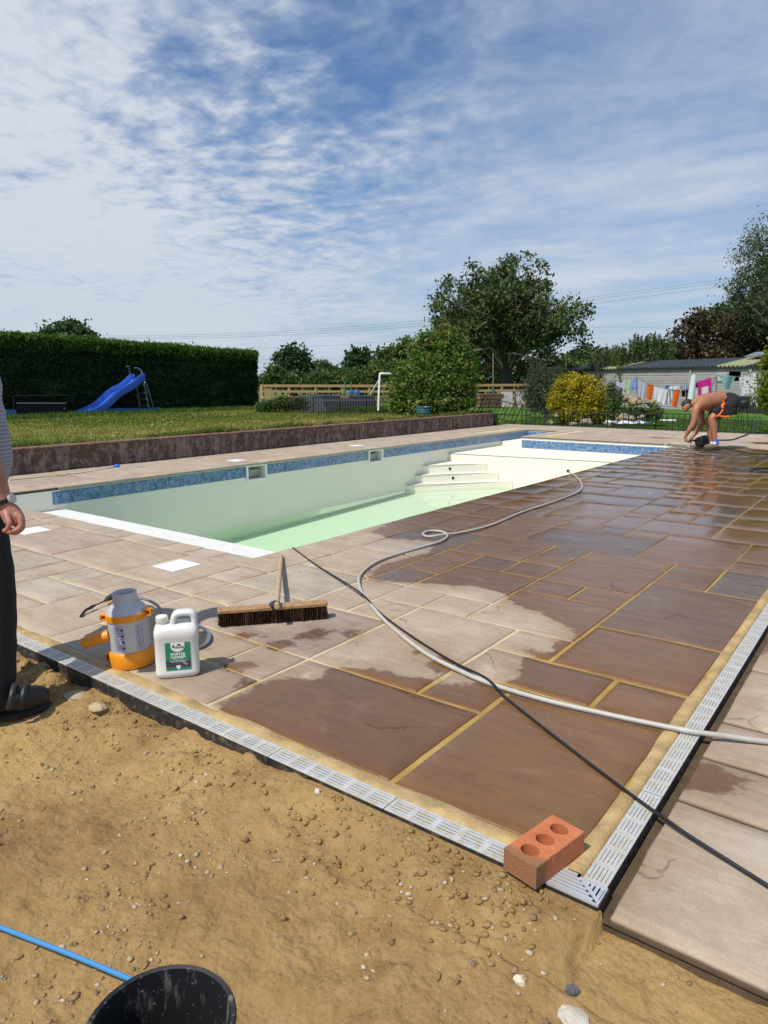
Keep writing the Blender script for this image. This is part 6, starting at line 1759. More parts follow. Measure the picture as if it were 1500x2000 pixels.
# ================================================================== WASHING
CD = 33.0
def cx3(x, y): return 1180 + x * .21333, 680 + y * .21333
def cloth(quad, label, mat, d=CD, cat='towel', name='towel', folds=2, amp=.016, n_=(14, 14), vee=0.0, sagt=0.0):
    """hanging cloth: quad TL,TR,BR,BL in crop pixels"""
    pts = [cx3(*p) for p in quad]
    nx, ny = n_; vs = []; ph = random.random() * 6
    for j in range(ny + 1):
        for i in range(nx + 1):
            a, c = i / nx, j / ny
            u = (1 - c) * ((1 - a) * pts[0][0] + a * pts[1][0]) + c * ((1 - a) * pts[3][0] + a * pts[2][0])
            v = (1 - c) * ((1 - a) * pts[0][1] + a * pts[1][1]) + c * ((1 - a) * pts[3][1] + a * pts[2][1])
            v += sagt * math.sin(math.pi * a) * (1 - c)
            if vee: v = v + 0
            dd = d + amp * (.4 + c) * math.sin(a * folds * 6.283 + ph + 1.2 * c) + .4 * amp * math.sin(a * folds * 13 + ph * 2)
            vs.append(tuple(D(u, v, dd)))
    fs = []
    W_ = nx + 1
    for j in range(ny):
        for i in range(nx): fs.append((j * W_ + i, j * W_ + i + 1, j * W_ + W_ + i + 1, j * W_ + W_ + i))
    b = MB(); b.add(vs, fs)
    # give it thickness
    k = len(vs); vs2 = [(x + FWD[0] * .008, y + FWD[1] * .008, z) for x, y, z in vs]; b.add(vs2, [tuple(reversed(f)) for f in fs])
    o = b.build(name, mat, None, smooth=True); return tag(o, label, cat, 'washing hung on the lines')
def clothm(name, c, var=.06, trans=.25, pat=None, pcol=(0, 0, 0), psc=14.0):
    m, n = newmat(name); oc = n('NewGeometry').outputs['Position']; a = n.noise(oc, 5, 5, .6)
    col = n.mix(a, tuple(x * (1 - var) for x in c), tuple(min(1, x * (1 + var)) for x in c))
    if pat == 'dots':
        v_ = n('TexVoronoi', {'Vector': oc, 'Scale': psc, 'Randomness': .4}).outputs['Distance']; col = n.mix(n.sstep(v_, .26, .34, 1, 0), col, pcol)
    if pat == 'stripes':
        s_ = n('SeparateXYZ', {0: oc}); x_ = n.math('ADD', s_.outputs[0], n.math('MULTIPLY', s_.outputs[1], .75)); w_ = n.math('SINE', n.math('MULTIPLY', x_, psc)); col = n.mix(n.math('GREATER_THAN', w_, .15), col, pcol)
    p = n('BsdfPrincipled', {'Base Color': col, 'Roughness': .9, 'Specular IOR Level': .1}); t = n('BsdfTranslucent', {'Color': col})
    out(n, n('MixShader', {0: trans, 1: p.outputs[0], 2: t.outputs[0]}).outputs[0]); return m
WHC = clothm('white cotton', (.74, .74, .77)); ORC = clothm('orange towelling', (.74, .13, .015)); 
cloth([(70, 300), (168, 318), (168, 368), (68, 345)], 'lilac patterned strip of cloth at the far left end of the washing line', clothm('lilac dotted cotton', (.62, .60, .74), pat='dots', pcol=(.20, .20, .42), psc=11), name='cloth', cat='cloth')
cloth([(168, 288), (250, 290), (243, 412), (167, 420)], 'pale green towel on the washing line', clothm('pale green towelling', (.46, .55, .38)))
cloth([(268, 270), (300, 268), (303, 380), (246, 378)], 'light blue and white dress on the washing line', clothm('light blue cotton', (.24, .38, .78), .3), name='dress', cat='dress', folds=2)
cloth([(308, 285), (390, 315), (370, 465), (310, 450)], 'pale grey sheet hanging left of the first orange towel', clothm('pale grey cotton', (.50, .50, .56)), name='sheet', cat='sheet', folds=2)
cloth([(400, 328), (453, 335), (430, 485), (386, 465)], 'orange towel hanging left of the large white sheet', ORC, folds=1)
cloth([(460, 345), (580, 372), (548, 520), (452, 465)], 'large white sheet between the two orange towels', WHC, name='sheet', cat='sheet')
cloth([(585, 378), (636, 380), (600, 525), (556, 515)], 'grey striped cloth beside the white sheet', clothm('grey striped cotton', (.62, .62, .64), pat='stripes', pcol=(.20, .20, .22), psc=38), name='cloth', cat='cloth', folds=1)
cloth([(645, 378), (697, 385), (660, 545), (618, 532)], 'orange towel hanging right of the grey striped cloth', ORC, folds=1)
cloth([(595, 348), (692, 340), (690, 375), (598, 378)], 'small white cloth on the rear line above the second orange towel', WHC, d=CD + .6, name='cloth', cat='cloth')
cloth([(695, 340), (785, 322), (780, 388), (710, 382)], 'navy and white striped shirts bunched on the line', clothm('navy striped cotton', (.60, .62, .70), pat='stripes', pcol=(.03, .05, .16), psc=60), d=CD + .3, name='shirt', cat='shirt')
cloth([(748, 378), (785, 380), (780, 470), (748, 465)], 'black garment hanging beside the rolled white sheet', BLKCL, d=CD + .2, name='garment', cat='garment', folds=1)
cloth([(708, 385), (745, 383), (742, 448), (710, 440)], 'small dark garment beside the second orange towel', BLKCL, d=CD + .5, name='garment', cat='garment', folds=1)
def roll():
    b = MB(); b.tube([D(*cx3(822, 246), CD - .3), D(*cx3(815, 300), CD - .3), D(*cx3(800, 400), CD - .3), D(*cx3(791, 474), CD - .3)], [.11, .13, .14, .15], 10); tag(b.build('sheet', clothm('mint white cotton', (.66, .74, .72)), None, smooth=True), 'white sheet rolled lengthwise and hung upright beside the pink towel', 'sheet', 'washing hung on the lines')
roll()
cloth([(832, 315), (980, 268), (986, 405), (860, 462)], 'large bright pink towel on the washing line', clothm('bright pink towelling', (.62, .035, .27)))
cloth([(888, 360), (955, 348), (960, 408), (890, 425)], 'white pillowcase hanging in front of the pink towel', clothm('off white cotton', (.66, .64, .61)), d=CD - .4, name='pillowcase', cat='pillowcase', folds=1)
cloth([(826, 370), (862, 360), (865, 432), (834, 452)], 'beige patterned cloth hanging at the left edge of the pink towel', clothm('beige floral cotton', (.58, .50, .48), pat='dots', pcol=(.25, .18, .18), psc=9), d=CD - .4, name='cloth', cat='cloth', folds=1)
def teal():
    top0, top1, bot = cx3(1038, 250), cx3(1226, 258), cx3(1135, 372)
    vs = []; fs = []; nx, ny = 18, 10
    for j in range(ny + 1):
        for i in range(nx + 1):
            a, c = i / nx, j / ny
            u = top0[0] + (top1[0] - top0[0]) * a; v0 = top0[1] + (top1[1] - top0[1]) * a
            depth = 26 * (1 - abs(2 * a - 1) ** 2.2)
            uu = u + (bot[0] - u) * c * .30; vv = v0 + depth * c
            vs.append(tuple(D(uu, vv, CD - .5 + .05 * math.sin(a * 9 + c * 2))))
    W_ = nx + 1
    for j in range(ny):
        for i in range(nx): fs.append((j * W_ + i, j * W_ + i + 1, j * W_ + W_ + i + 1, j * W_ + W_ + i))
    b = MB(); b.add(vs, fs); b.add([(x + FWD[0] * .01, y + FWD[1] * .01, z) for x, y, z in vs], [tuple(reversed(f)) for f in fs])
    tag(b.build('fitted_sheet', clothm('teal cotton', (.22, .37, .39)), None, smooth=True), 'grey teal fitted sheet drooping between two pegs on the washing line', 'sheet', 'washing hung on the lines')
teal()
cloth([(1235, 270), (1400, 222), (1395, 400), (1255, 435)], 'large white printed sheet at the right end of the washing line', clothm('white printed cotton', (.70, .69, .68), pat='dots', pcol=(.30, .30, .30), psc=6), d=CD - .6, name='sheet', cat='sheet')
b = MB(); b.bar(D(*cx3(562, 352), CD), D(*cx3(592, 352), CD), .10, .12); tag(b.build('peg_basket', BLUES), 'small blue peg bag hanging on the washing line', 'bag')
wl_ = thing('washing_line', 'thin washing lines strung between posts in front of the shed', 'washing line', loc=D(1255, 800, CD))
for pts in (((60, 296), (168, 288), (300, 266)), ((300, 266), (400, 328), (470, 346), (590, 374), (700, 384), (830, 310)), ((300, 266), (480, 340), (600, 350), (700, 342), (830, 300)), ((830, 312), (980, 268), (1040, 246)), ((1040, 248), (1230, 260), (1400, 220), (1500, 190))):
    q = MB(); q.tube([D(*cx3(*p), CD - .02 if len(pts) > 3 else CD - .3) for p in pts], .008, 4); q.build('line', plain('grey line', (.3, .3, .3), .6), wl_)
for (x0, y0, x1, y1) in ((300, 262, 306, 600), (1030, 240, 1020, 560), (1030, 245, 985, 345)):
    q = MB(); q.tube([D(*cx3(x0, y0), CD), D(*cx3(x1, y1), CD)], .03, 6); q.build('post', GREYM, wl_)
# barbecue, rockery stones, tarpaulin and odd things on the back lawn
bq = thing('barbecue', 'black round kettle barbecue on legs beyond the bent man', 'barbecue', loc=D(1453, 815, 27))
c = D(1453, 787, 27); b = MB(); b.lathe([(.05, -.22), (.20, -.17), (.225, -.05), (.225, .03), (.215, .06), (.15, .10), (.0, .115)], c, 24); b.build('kettle', IRON, bq, smooth=True, sharp=50)
for t in (.5, 2.6, 4.7): q = MB(); q.tube([(c[0] + .12 * math.cos(t), c[1] + .12 * math.sin(t), c[2] - .18), (c[0] + .25 * math.cos(t), c[1] + .25 * math.sin(t), -.44)], .015, 6); q.build('leg', IRON, bq)
b = MB()
b.tube(smooth_path([D(*cx3(1345, 520), 30), D(*cx3(1350, 470), 30), D(*cx3(1375, 440), 30), D(*cx3(1395, 480), 30), D(*cx3(1400, 540), 30), D(*cx3(1380, 470), 30.1), D(*cx3(1360, 500), 30)], 5), .016, 6)
tag(b.build('coiled_hose', HOSE, None, smooth=True), 'pale coiled hose hanging right of the kettle barbecue', 'hose')
SANDR = plain('buff rockery stone', (.36, .27, .15), .9, var=.25, scale=6, bump=.5)
GREYR = plain('pale rockery stone', (.25, .215, .175), .9, var=.25, scale=6, bump=.5)
rkl = [(185, 470, .26, 'buff'), (230, 478, .22, 'buff'), (278, 490, .36, 'buff'), (300, 455, .2, 'pale'), (445, 505, .30, 'buff'), (390, 490, .2, 'pale'), (340, 640, .2, 'pale'), (190, 630, .26, 'pale'), (150, 640, .2, 'buff'), (250, 645, .2, 'buff'), (40, 690, .15, 'pale')]
def rock(u, v, d, s_, mat, label, group=None, fl=.75):
    p = D(u, v, d); bm = bmesh.new(); bmesh.ops.create_icosphere(bm, subdivisions=3, radius=1); k = random.random() * 50
    for vv in bm.verts:
        r_ = 1 + .5 * mnoise.noise(vv.co * 1.1 + Vector((k, 0, 0))) + .15 * mnoise.noise(vv.co * 3 + Vector((0, k, 0)))
        vv.co = Vector((vv.co.x * r_ * s_, vv.co.y * r_ * s_ * .8, vv.co.z * r_ * s_ * fl)) + Vector(p)
    me = bpy.data.meshes.new('rock'); bm.to_mesh(me); bm.free(); me.materials.append(mat)
    tag(link(bpy.data.objects.new('rock', me)), label, 'rock', group)
for x, y, s_, kd in rkl:
    u, v = cx3(x, y); rock(u, v, 29 if y < 560 else 25.5, s_ * .72, SANDR if kd == 'buff' else GREYR, ('buff' if kd == 'buff' else 'pale grey') + ' rockery stone among the garden plants under the washing', 'rockery stones')
for u, v, s_ in ((1146, 824, .30), (1120, 828, .18), (1075, 826, .16), (1085, 812, .14), (1185, 828, .16)): rock(u, v, 25.5, s_ * .75, GREYR, 'mossy grey rock edging the bed at the foot of the golden bush', 'rocks at the golden bush', .6)
def tarp():
    b = MB(); c = Vector(D(1234, 829, 22.5)); vs = []; fs = []; R_ = Vector((RIGHT[0], RIGHT[1], 0)); Fw = Vector(FWD)
    for j in range(9):
        for i in range(15): vs.append(c + R_ * (-.65 + 1.25 * i / 14) + Fw * (-.5 + 1.2 * j / 8) + Vector((0, 0, .05 + .10 * max(0, fbm(i * .35, j * .4, 1.3, 3, 3.)))))
    for j in range(8):
        for i in range(14): fs.append((j * 15 + i, j * 15 + i + 1, j * 15 + 16 + i, j * 15 + 15 + i))
    b.add(vs, fs); m = clothm('blue and white tarpaulin', (.62, .63, .66), trans=.05, pat='dots', pcol=(.03, .07, .33), psc=2.2)
    tag(b.build('tarpaulin', m, None, smooth=True), 'crumpled blue and white tarpaulin on the lawn just beyond the fence', 'tarpaulin')
tarp()
b = MB(); b.box(D(1305, 821, 23), (.45, .30, .05), rz=rz, bev=.02); tag(b.build('tray', WHITEP), 'flat white tray lying on the back lawn behind the fence', 'tray')

# ================================================================== OVERHEAD WIRES
for k, (pts, lab) in enumerate((([(-200, 651), (200, 656), (500, 649), (822, 626), (1120, 585), (1410, 546), (1700, 500)], 'upper overhead wire crossing the sky from the oak to the airy tree'),
                                ([(-200, 655), (200, 659), (500, 653), (822, 631), (1120, 590), (1410, 551), (1700, 506)], 'middle overhead wire of the close set crossing the sky'),
                                ([(-200, 656), (200, 661.5), (500, 657), (822, 636.5), (1120, 598), (1410, 559), (1700, 516)], 'lower overhead wire of the close set crossing the sky'),
                                ([(400, 682), (620, 676), (800, 664), (1150, 640), (1300, 641)], 'single faint wire low above the field trees'))):
    b = MB(); b.tube(smooth_path([D(u, v, 66) for u, v in pts], 6), .010 if k < 3 else .008, 4)
    tag(b.build('overhead_wire', plain('wire grey ' + str(k), (.10, .11, .13), .6)), lab, 'wire', 'overhead wires')
# ================================================================== PEOPLE
def depth_of(p): return float((ROT.T @ (np.array(p) - np.array([0, 0, CAM_H])))[2])
def merge_skin(name, graphs, mat, parent, sub=2):
    """several skinned chains (body, fingers rooted inside the palm) baked into one mesh"""
    objs = []
    for g in graphs:
        objs.append(skin_mesh(name, g[0], g[1], None, None, g[2] if len(g) > 2 else sub, g[3] if len(g) > 3 else 0))
    bm = bmesh.new()
    for o in objs:
        bm.from_mesh(o.data); me = o.data; bpy.data.objects.remove(o); bpy.data.meshes.remove(me)
    me = bpy.data.meshes.new(name); bm.to_mesh(me); bm.free(); me.materials.append(mat)
    me.polygons.foreach_set('use_smooth', np.ones(len(me.polygons), dtype=bool))
    return finish(bpy.data.objects.new(name, me), parent)
def chain(n, start=0): return [(start + i, start + i + 1) for i in range(n - 1)]
def loft(name, rings, mat, parent, n_=28, wrinkle=.003):
    """cloth tube of upright elliptical rings (centre, half width along the picture, half depth)"""
    cs_ = smooth_path([np.concatenate([np.asarray(r[0]), [r[1], r[2]]]) for r in rings], 6)
    R_ = np.array([RIGHT[0], RIGHT[1], 0]); vs = []; fs = []
    for i, c in enumerate(cs_):
        for k in range(n_):
            t = 2 * math.pi * k / n_
            w = 1 + wrinkle / max(.05, c[3]) * (mnoise.noise(Vector((c[2] * 22, math.cos(t) * 1.5, math.sin(t) * 1.5))) + .6 * math.sin(c[2] * 60 + 2 * t))
            vs.append(tuple(c[:3] + R_ * c[3] * w * math.cos(t) + FWD * c[4] * w * math.sin(t)))
    for i in range(len(cs_) - 1):
        for k in range(n_):
            l = (k + 1) % n_; fs.append((i * n_ + k, i * n_ + l, i * n_ + n_ + l, i * n_ + n_ + k))
    b = MB(); b.add(vs, fs); return b.build(name, mat, parent, smooth=True, sharp=80)
def ell(name, c, r, mat, parent, axes=None, seg=20, noise_=0.0):
    bm = bmesh.new(); bmesh.ops.create_uvsphere(bm, u_segments=seg, v_segments=seg // 2 + 2, radius=1); A = axes or Matrix.Identity(3)
    for v in bm.verts:
        k = 1 + noise_ * mnoise.noise(v.co * 5)
        v.co = Vector(c) + A @ Vector((v.co.x * r[0] * k, v.co.y * r[1] * k, v.co.z * r[2] * k))
    me = bpy.data.meshes.new(name); bm.to_mesh(me); bm.free(); me.materials.append(mat); me.polygons.foreach_set('use_smooth', np.ones(len(me.polygons), dtype=bool))
    return finish(bpy.data.objects.new(name, me), parent)

# ---- bare-chested man bending over the pump
def bent_man():
    foot = G(1388, 878); d0 = depth_of(foot); k = .146667 / pxm(d0)          # metres per crop pixel
    def P(x, y, dd=0.0): return D(1280 + x * .146667, 720 + y * .146667, d0 + dd)
    root = thing('person', 'bare chested man in black and orange shorts bending down over the black pump', 'person', loc=foot)
    N_, F_ = -.12, .14
    J = []; E = []
    def j(x, y, dd, r, ry=None): J.append((P(x, y, dd), r * k, (ry or r) * k)); return len(J) - 1
    pel = j(1000, 455, 0, 84, 108); s1 = j(890, 420, 0, 88, 118); s2 = j(770, 430, 0, 95, 122); ch = j(660, 455, 0, 102, 135); nb = j(555, 455, 0, 66, 95); nk = j(500, 470, 0, 42, 44); hb = j(455, 478, 0, 56, 52)
    E += [(pel, s1), (s1, s2), (s2, ch), (ch, nb), (nb, nk), (nk, hb)]
    for dd, sx, sy, ex, ey, wx, wy, hx_, hy_, q in ((N_ - .06, 545, 520, 505, 735, 412, 880, 388, 935, 0), (F_ + .04, 600, 545, 620, 735, 520, 880, 452, 945, 1)):
        a = j(sx, sy, dd, 55); m_ = j((sx + ex) / 2, (sy + ey) / 2, dd, 46); e = j(ex, ey, dd, 37); f = j((ex * .6 + wx * .4), (ey * .6 + wy * .4), dd * .85, 37); w = j(wx, wy, dd * .5, 24); h = j(hx_, hy_, dd * .4, 24, 17)
        E += [(ch, a), (a, m_), (m_, e), (e, f), (f, w), (w, h)]
    for dd, kx, ky, ax_, ay_, tx, ty in ((N_, 738, 655, 795, 965, 690, 1045), (F_, 690, 690, 752, 985, 640, 1045)):
        hp = j(985, 525, dd, 76, 66); th = j(865, 590, dd, 66); kn = j(kx, ky, dd, 53); cf = j(kx + 35, ky + 95, dd, 52); cl = j(kx + 45, ky + 190, dd, 40); an = j(ax_, ay_, dd, 28); hl = j(ax_ + 22, ay_ + 55, dd, 30); to = j(tx + 20, ty, dd, 22)
        E += [(pel, hp), (hp, th), (th, kn), (kn, cf), (cf, cl), (cl, an), (an, hl), (hl, to)]
    graphs = [(J, E, 2, pel)]
    # heads: skull, face and jaw as one chain, nose, ear
    graphs.append(([(P(470, 480), 40 * k, 44 * k), (P(430, 482), 66 * k, 62 * k), (P(402, 515), 62 * k, 58 * k), (P(392, 548), 48 * k, 44 * k), (P(410, 582), 28 * k, 27 * k)], chain(5), 2, 0))
    graphs.append(([(P(375, 545), 14 * k), (P(352, 552), 10 * k), (P(356, 562), 8 * k)], chain(3), 1, 0))
    for dd in (-.075, .075): graphs.append(([(P(432, 510, dd), 9 * k, 16 * k), (P(436, 530, dd * 1.12), 8 * k, 13 * k)], chain(2), 1, 0))
    # fingers gripping the pump handle
    for (bx_, by_, dd) in ((388, 935, (N_ - .06) * .4), (452, 945, (F_ + .04) * .4)):
        for q in range(4):
            o_ = dd + (q - 1.5) * .021
            graphs.append(([(P(bx_ + 6, by_ - 8, o_ * 1.0), 11 * k), (P(bx_ + 2, by_ + 18 - abs(q - 1) * 3, o_), 9.5 * k), (P(bx_ + 14, by_ + 40 - abs(q - 1) * 4, o_), 8.5 * k), (P(bx_ + 32, by_ + 44 - abs(q - 1) * 4, o_), 7.5 * k)], chain(4), 1, 0))
        graphs.append(([(P(bx_ + 14, by_ - 18, dd - .02), 11 * k), (P(bx_ + 30, by_ + 4, dd - .035), 9 * k), (P(bx_ + 40, by_ + 24, dd - .03), 8 * k)], chain(3), 1, 0))
    merge_skin('body', graphs, SKIN_A, root)
    # hair cap over the back and top of the skull
    HJ = [(P(476, 452), 46 * k, 56 * k), (P(430, 455), 64 * k, 66 * k), (P(388, 478), 54 * k, 58 * k), (P(352, 506), 28 * k, 36 * k)]
    skin_mesh('hair', HJ, chain(4), HAIRM, root, 2)
    for dd in (-.045, .045): ell('eye', P(372, 530, dd), (.012, .012, .012), plain('eye', (.05, .04, .03), .2), root, seg=8)
    # shorts
    SJ = [(P(925, 420), 104 * k, 138 * k), (P(985, 442), 134 * k, 152 * k), (P(1050, 475), 104 * k, 132 * k)]
    SE = [(0, 1), (1, 2)]
    for dd, kx, ky in ((N_, 775, 622), (F_, 745, 650)):
        i0 = len(SJ); SJ += [(P(985, 520, dd), 122 * k, 104 * k), (P(880, 572, dd), 104 * k, 92 * k), (P(kx + 25, ky - 20, dd), 82 * k, 76 * k), (P(kx, ky, dd), 78 * k, 72 * k)]
        SE += [(1, i0), (i0, i0 + 1), (i0 + 1, i0 + 2), (i0 + 2, i0 + 3)]
    sh = skin_mesh('shorts', SJ, SE, BLKCL, root, 2, 1)
    # loose hem of the near leg, hanging behind the thigh, and its orange trim
    b = MB(); secs = []
    fl = [(860, 470), (1060, 470), (1080, 560), (1000, 636), (835, 632), (800, 560)]
    b.prism([(x, y) for x, y in fl], -.25, -.08, lambda p: tuple(P(p[0], p[1], p[2])))
    o = b.build('shorts_leg', BLKCL, root); md = o.modifiers.new('bev', 'BEVEL'); md.width = .035; md.segments = 3
    b = MB(); b.tube(smooth_path([P(838, 626, -.24), P(900, 640, -.245), P(990, 638, -.245)], 5), 13 * k, 8); b.build('trim', ORCL, root, smooth=True)
    b = MB(); b.tube(smooth_path([P(895, 425, -.245), P(915, 460, -.25), P(890, 500, -.25), P(900, 540, -.25), P(862, 600, -.25), P(815, 640, -.245)], 5), [9 * k] * 6 + [20 * k] * 8 + [10 * k] * 12, 8); b.build('trim', ORCL, root, smooth=True)
    # socks and trainers
    TR = plain('khaki trainer', (.16, .125, .065), .7, var=.5, scale=30, bump=.3); SO = plain('dark sole', (.035, .033, .03), .8)
    for dd, ax_, tx in ((N_, 800, 655), (F_, 762, 628)):
        b = MB(); b.tube([P(ax_ - 5, 955, dd), P(ax_ + 8, 985, dd), P(ax_ + 18, 1015, dd)], [34 * k, 35 * k, 38 * k], 12); sk_ = b.build('sock', plain('blue sock', (.03, .12, .55), .8), root, smooth=True)
        b = MB(); b.tube([P(ax_ - 22, 978, dd - .02), P(ax_ - 6, 1005, dd - .03)], [20 * k, 20 * k], 8); b.build('sock_stripe', WHITEP, sk_, smooth=True)
        shn = skin_mesh('trainer', [(P(ax_ + 38, 1035, dd), 36 * k, 36 * k), (P(ax_ + 5, 1030, dd), 42 * k, 40 * k), (P(ax_ - 60, 1040, dd), 34 * k, 42 * k), (P(tx + 12, 1054, dd), 22 * k, 36 * k)], chain(4), TR, root, 2)
        b = MB(); z = .012
        pts = [P(ax_ + 70, 1072, dd), P(tx - 15, 1072, dd)]; a_, c_ = Vector(pts[0]), Vector(pts[1]); a_.z = c_.z = .016; b.bar(a_, c_, .095, .026); b.build('sole', SO, shn)
bent_man()
# black pump with a loop of cream hose
pm = thing('pump', 'boxy black pump lying on the wet paving under the bent man', 'pump', loc=G(1371, 872))
dP = depth_of(G(1371, 870))
b = MB(); c = G(1373, 871); b.box((c[0], c[1], .095), (.27, .22, .19), rz=rz + .3, bev=.03); b.build('housing', BLKPL, pm)
b = MB(); b.box((c[0], c[1], .195), (.15, .10, .03), rz=rz + .3, bev=.01); b.build('lid', plain('dark grey lid', (.03, .03, .032), .5), pm)
b = MB(); b.tube(smooth_path([D(1362, 862, dP - .1), D(1352, 860, dP - .15), D(1343, 863, dP - .15)], 4), .022, 8); b.build('handle', BLKPL, pm, smooth=True)
CREAM = plain('cream hose', (.66, .62, .52), .45, var=.08)
def c5p(x, y): return 1280 + x * .146667, 720 + y * .146667
b = MB(); pts = [(395, 1005), (440, 1035), (520, 1075), (600, 1085), (680, 1050), (735, 985), (752, 920), (735, 880), (690, 872), (600, 895), (530, 920)]
b.tube(smooth_path([Vector(D(*c5p(x, y), dP - .35 + .12 * (i > 5))) for i, (x, y) in enumerate(pts)], 5), .016, 8)
tag(b.build('hose_loop', CREAM, None, smooth=True), 'cream hose looping round the black pump at the bent man’s hands'.replace('’', ''), 'hose')
b = MB(); b.tube(smooth_path([G(u, v, .010) for u, v in ((1342, 866), (1325, 866), (1306, 866), (1298, 870))], 5), .012, 8); tag(b.build('hose_end', CREAM, None, smooth=True), 'short cream hose end lying from the pump to the pool corner', 'hose')
b = MB(); b.tube(smooth_path([G(u, v, .014) for u, v in ((1385, 860), (1405, 860), (1428, 859), (1445, 854), (1460, 848), (1466, 846), (1500, 846), (1560, 848))], 5), .018, 8); tag(b.build('black_hose', CABLE, None, smooth=True), 'black hose running right from the pump towards the low fence', 'hose')
b = MB(); b.tube(smooth_path([G(u, v, .010) for u, v in ((1406, 876), (1430, 878), (1448, 882), (1470, 886), (1500, 888), (1540, 888))], 5), .008, 8); tag(b.build('thin_cable', CABLE, None, smooth=True), 'thin dark cable on the wet paving right of the bent man’s shoe'.replace('’', ''), 'cable')
b = MB(); b.tube(smooth_path([G(u, v, .010) for u, v in ((1540, 912), (1500, 914), (1474, 916), (1466, 918), (1470, 921), (1500, 922), (1540, 922))], 5), .014, 8); tag(b.build('black_hose', CABLE, None, smooth=True), 'loop of black hose entering from the right edge on the wet paving', 'hose')
b = MB(); b.tube(smooth_path([G(u, v, .010) for u, v in ((1540, 888), (1500, 892), (1485, 896), (1478, 899))], 5), .011, 8); tag(b.build('black_hose', CABLE, None, smooth=True), 'short black hose end on the wet paving at the right edge', 'hose')

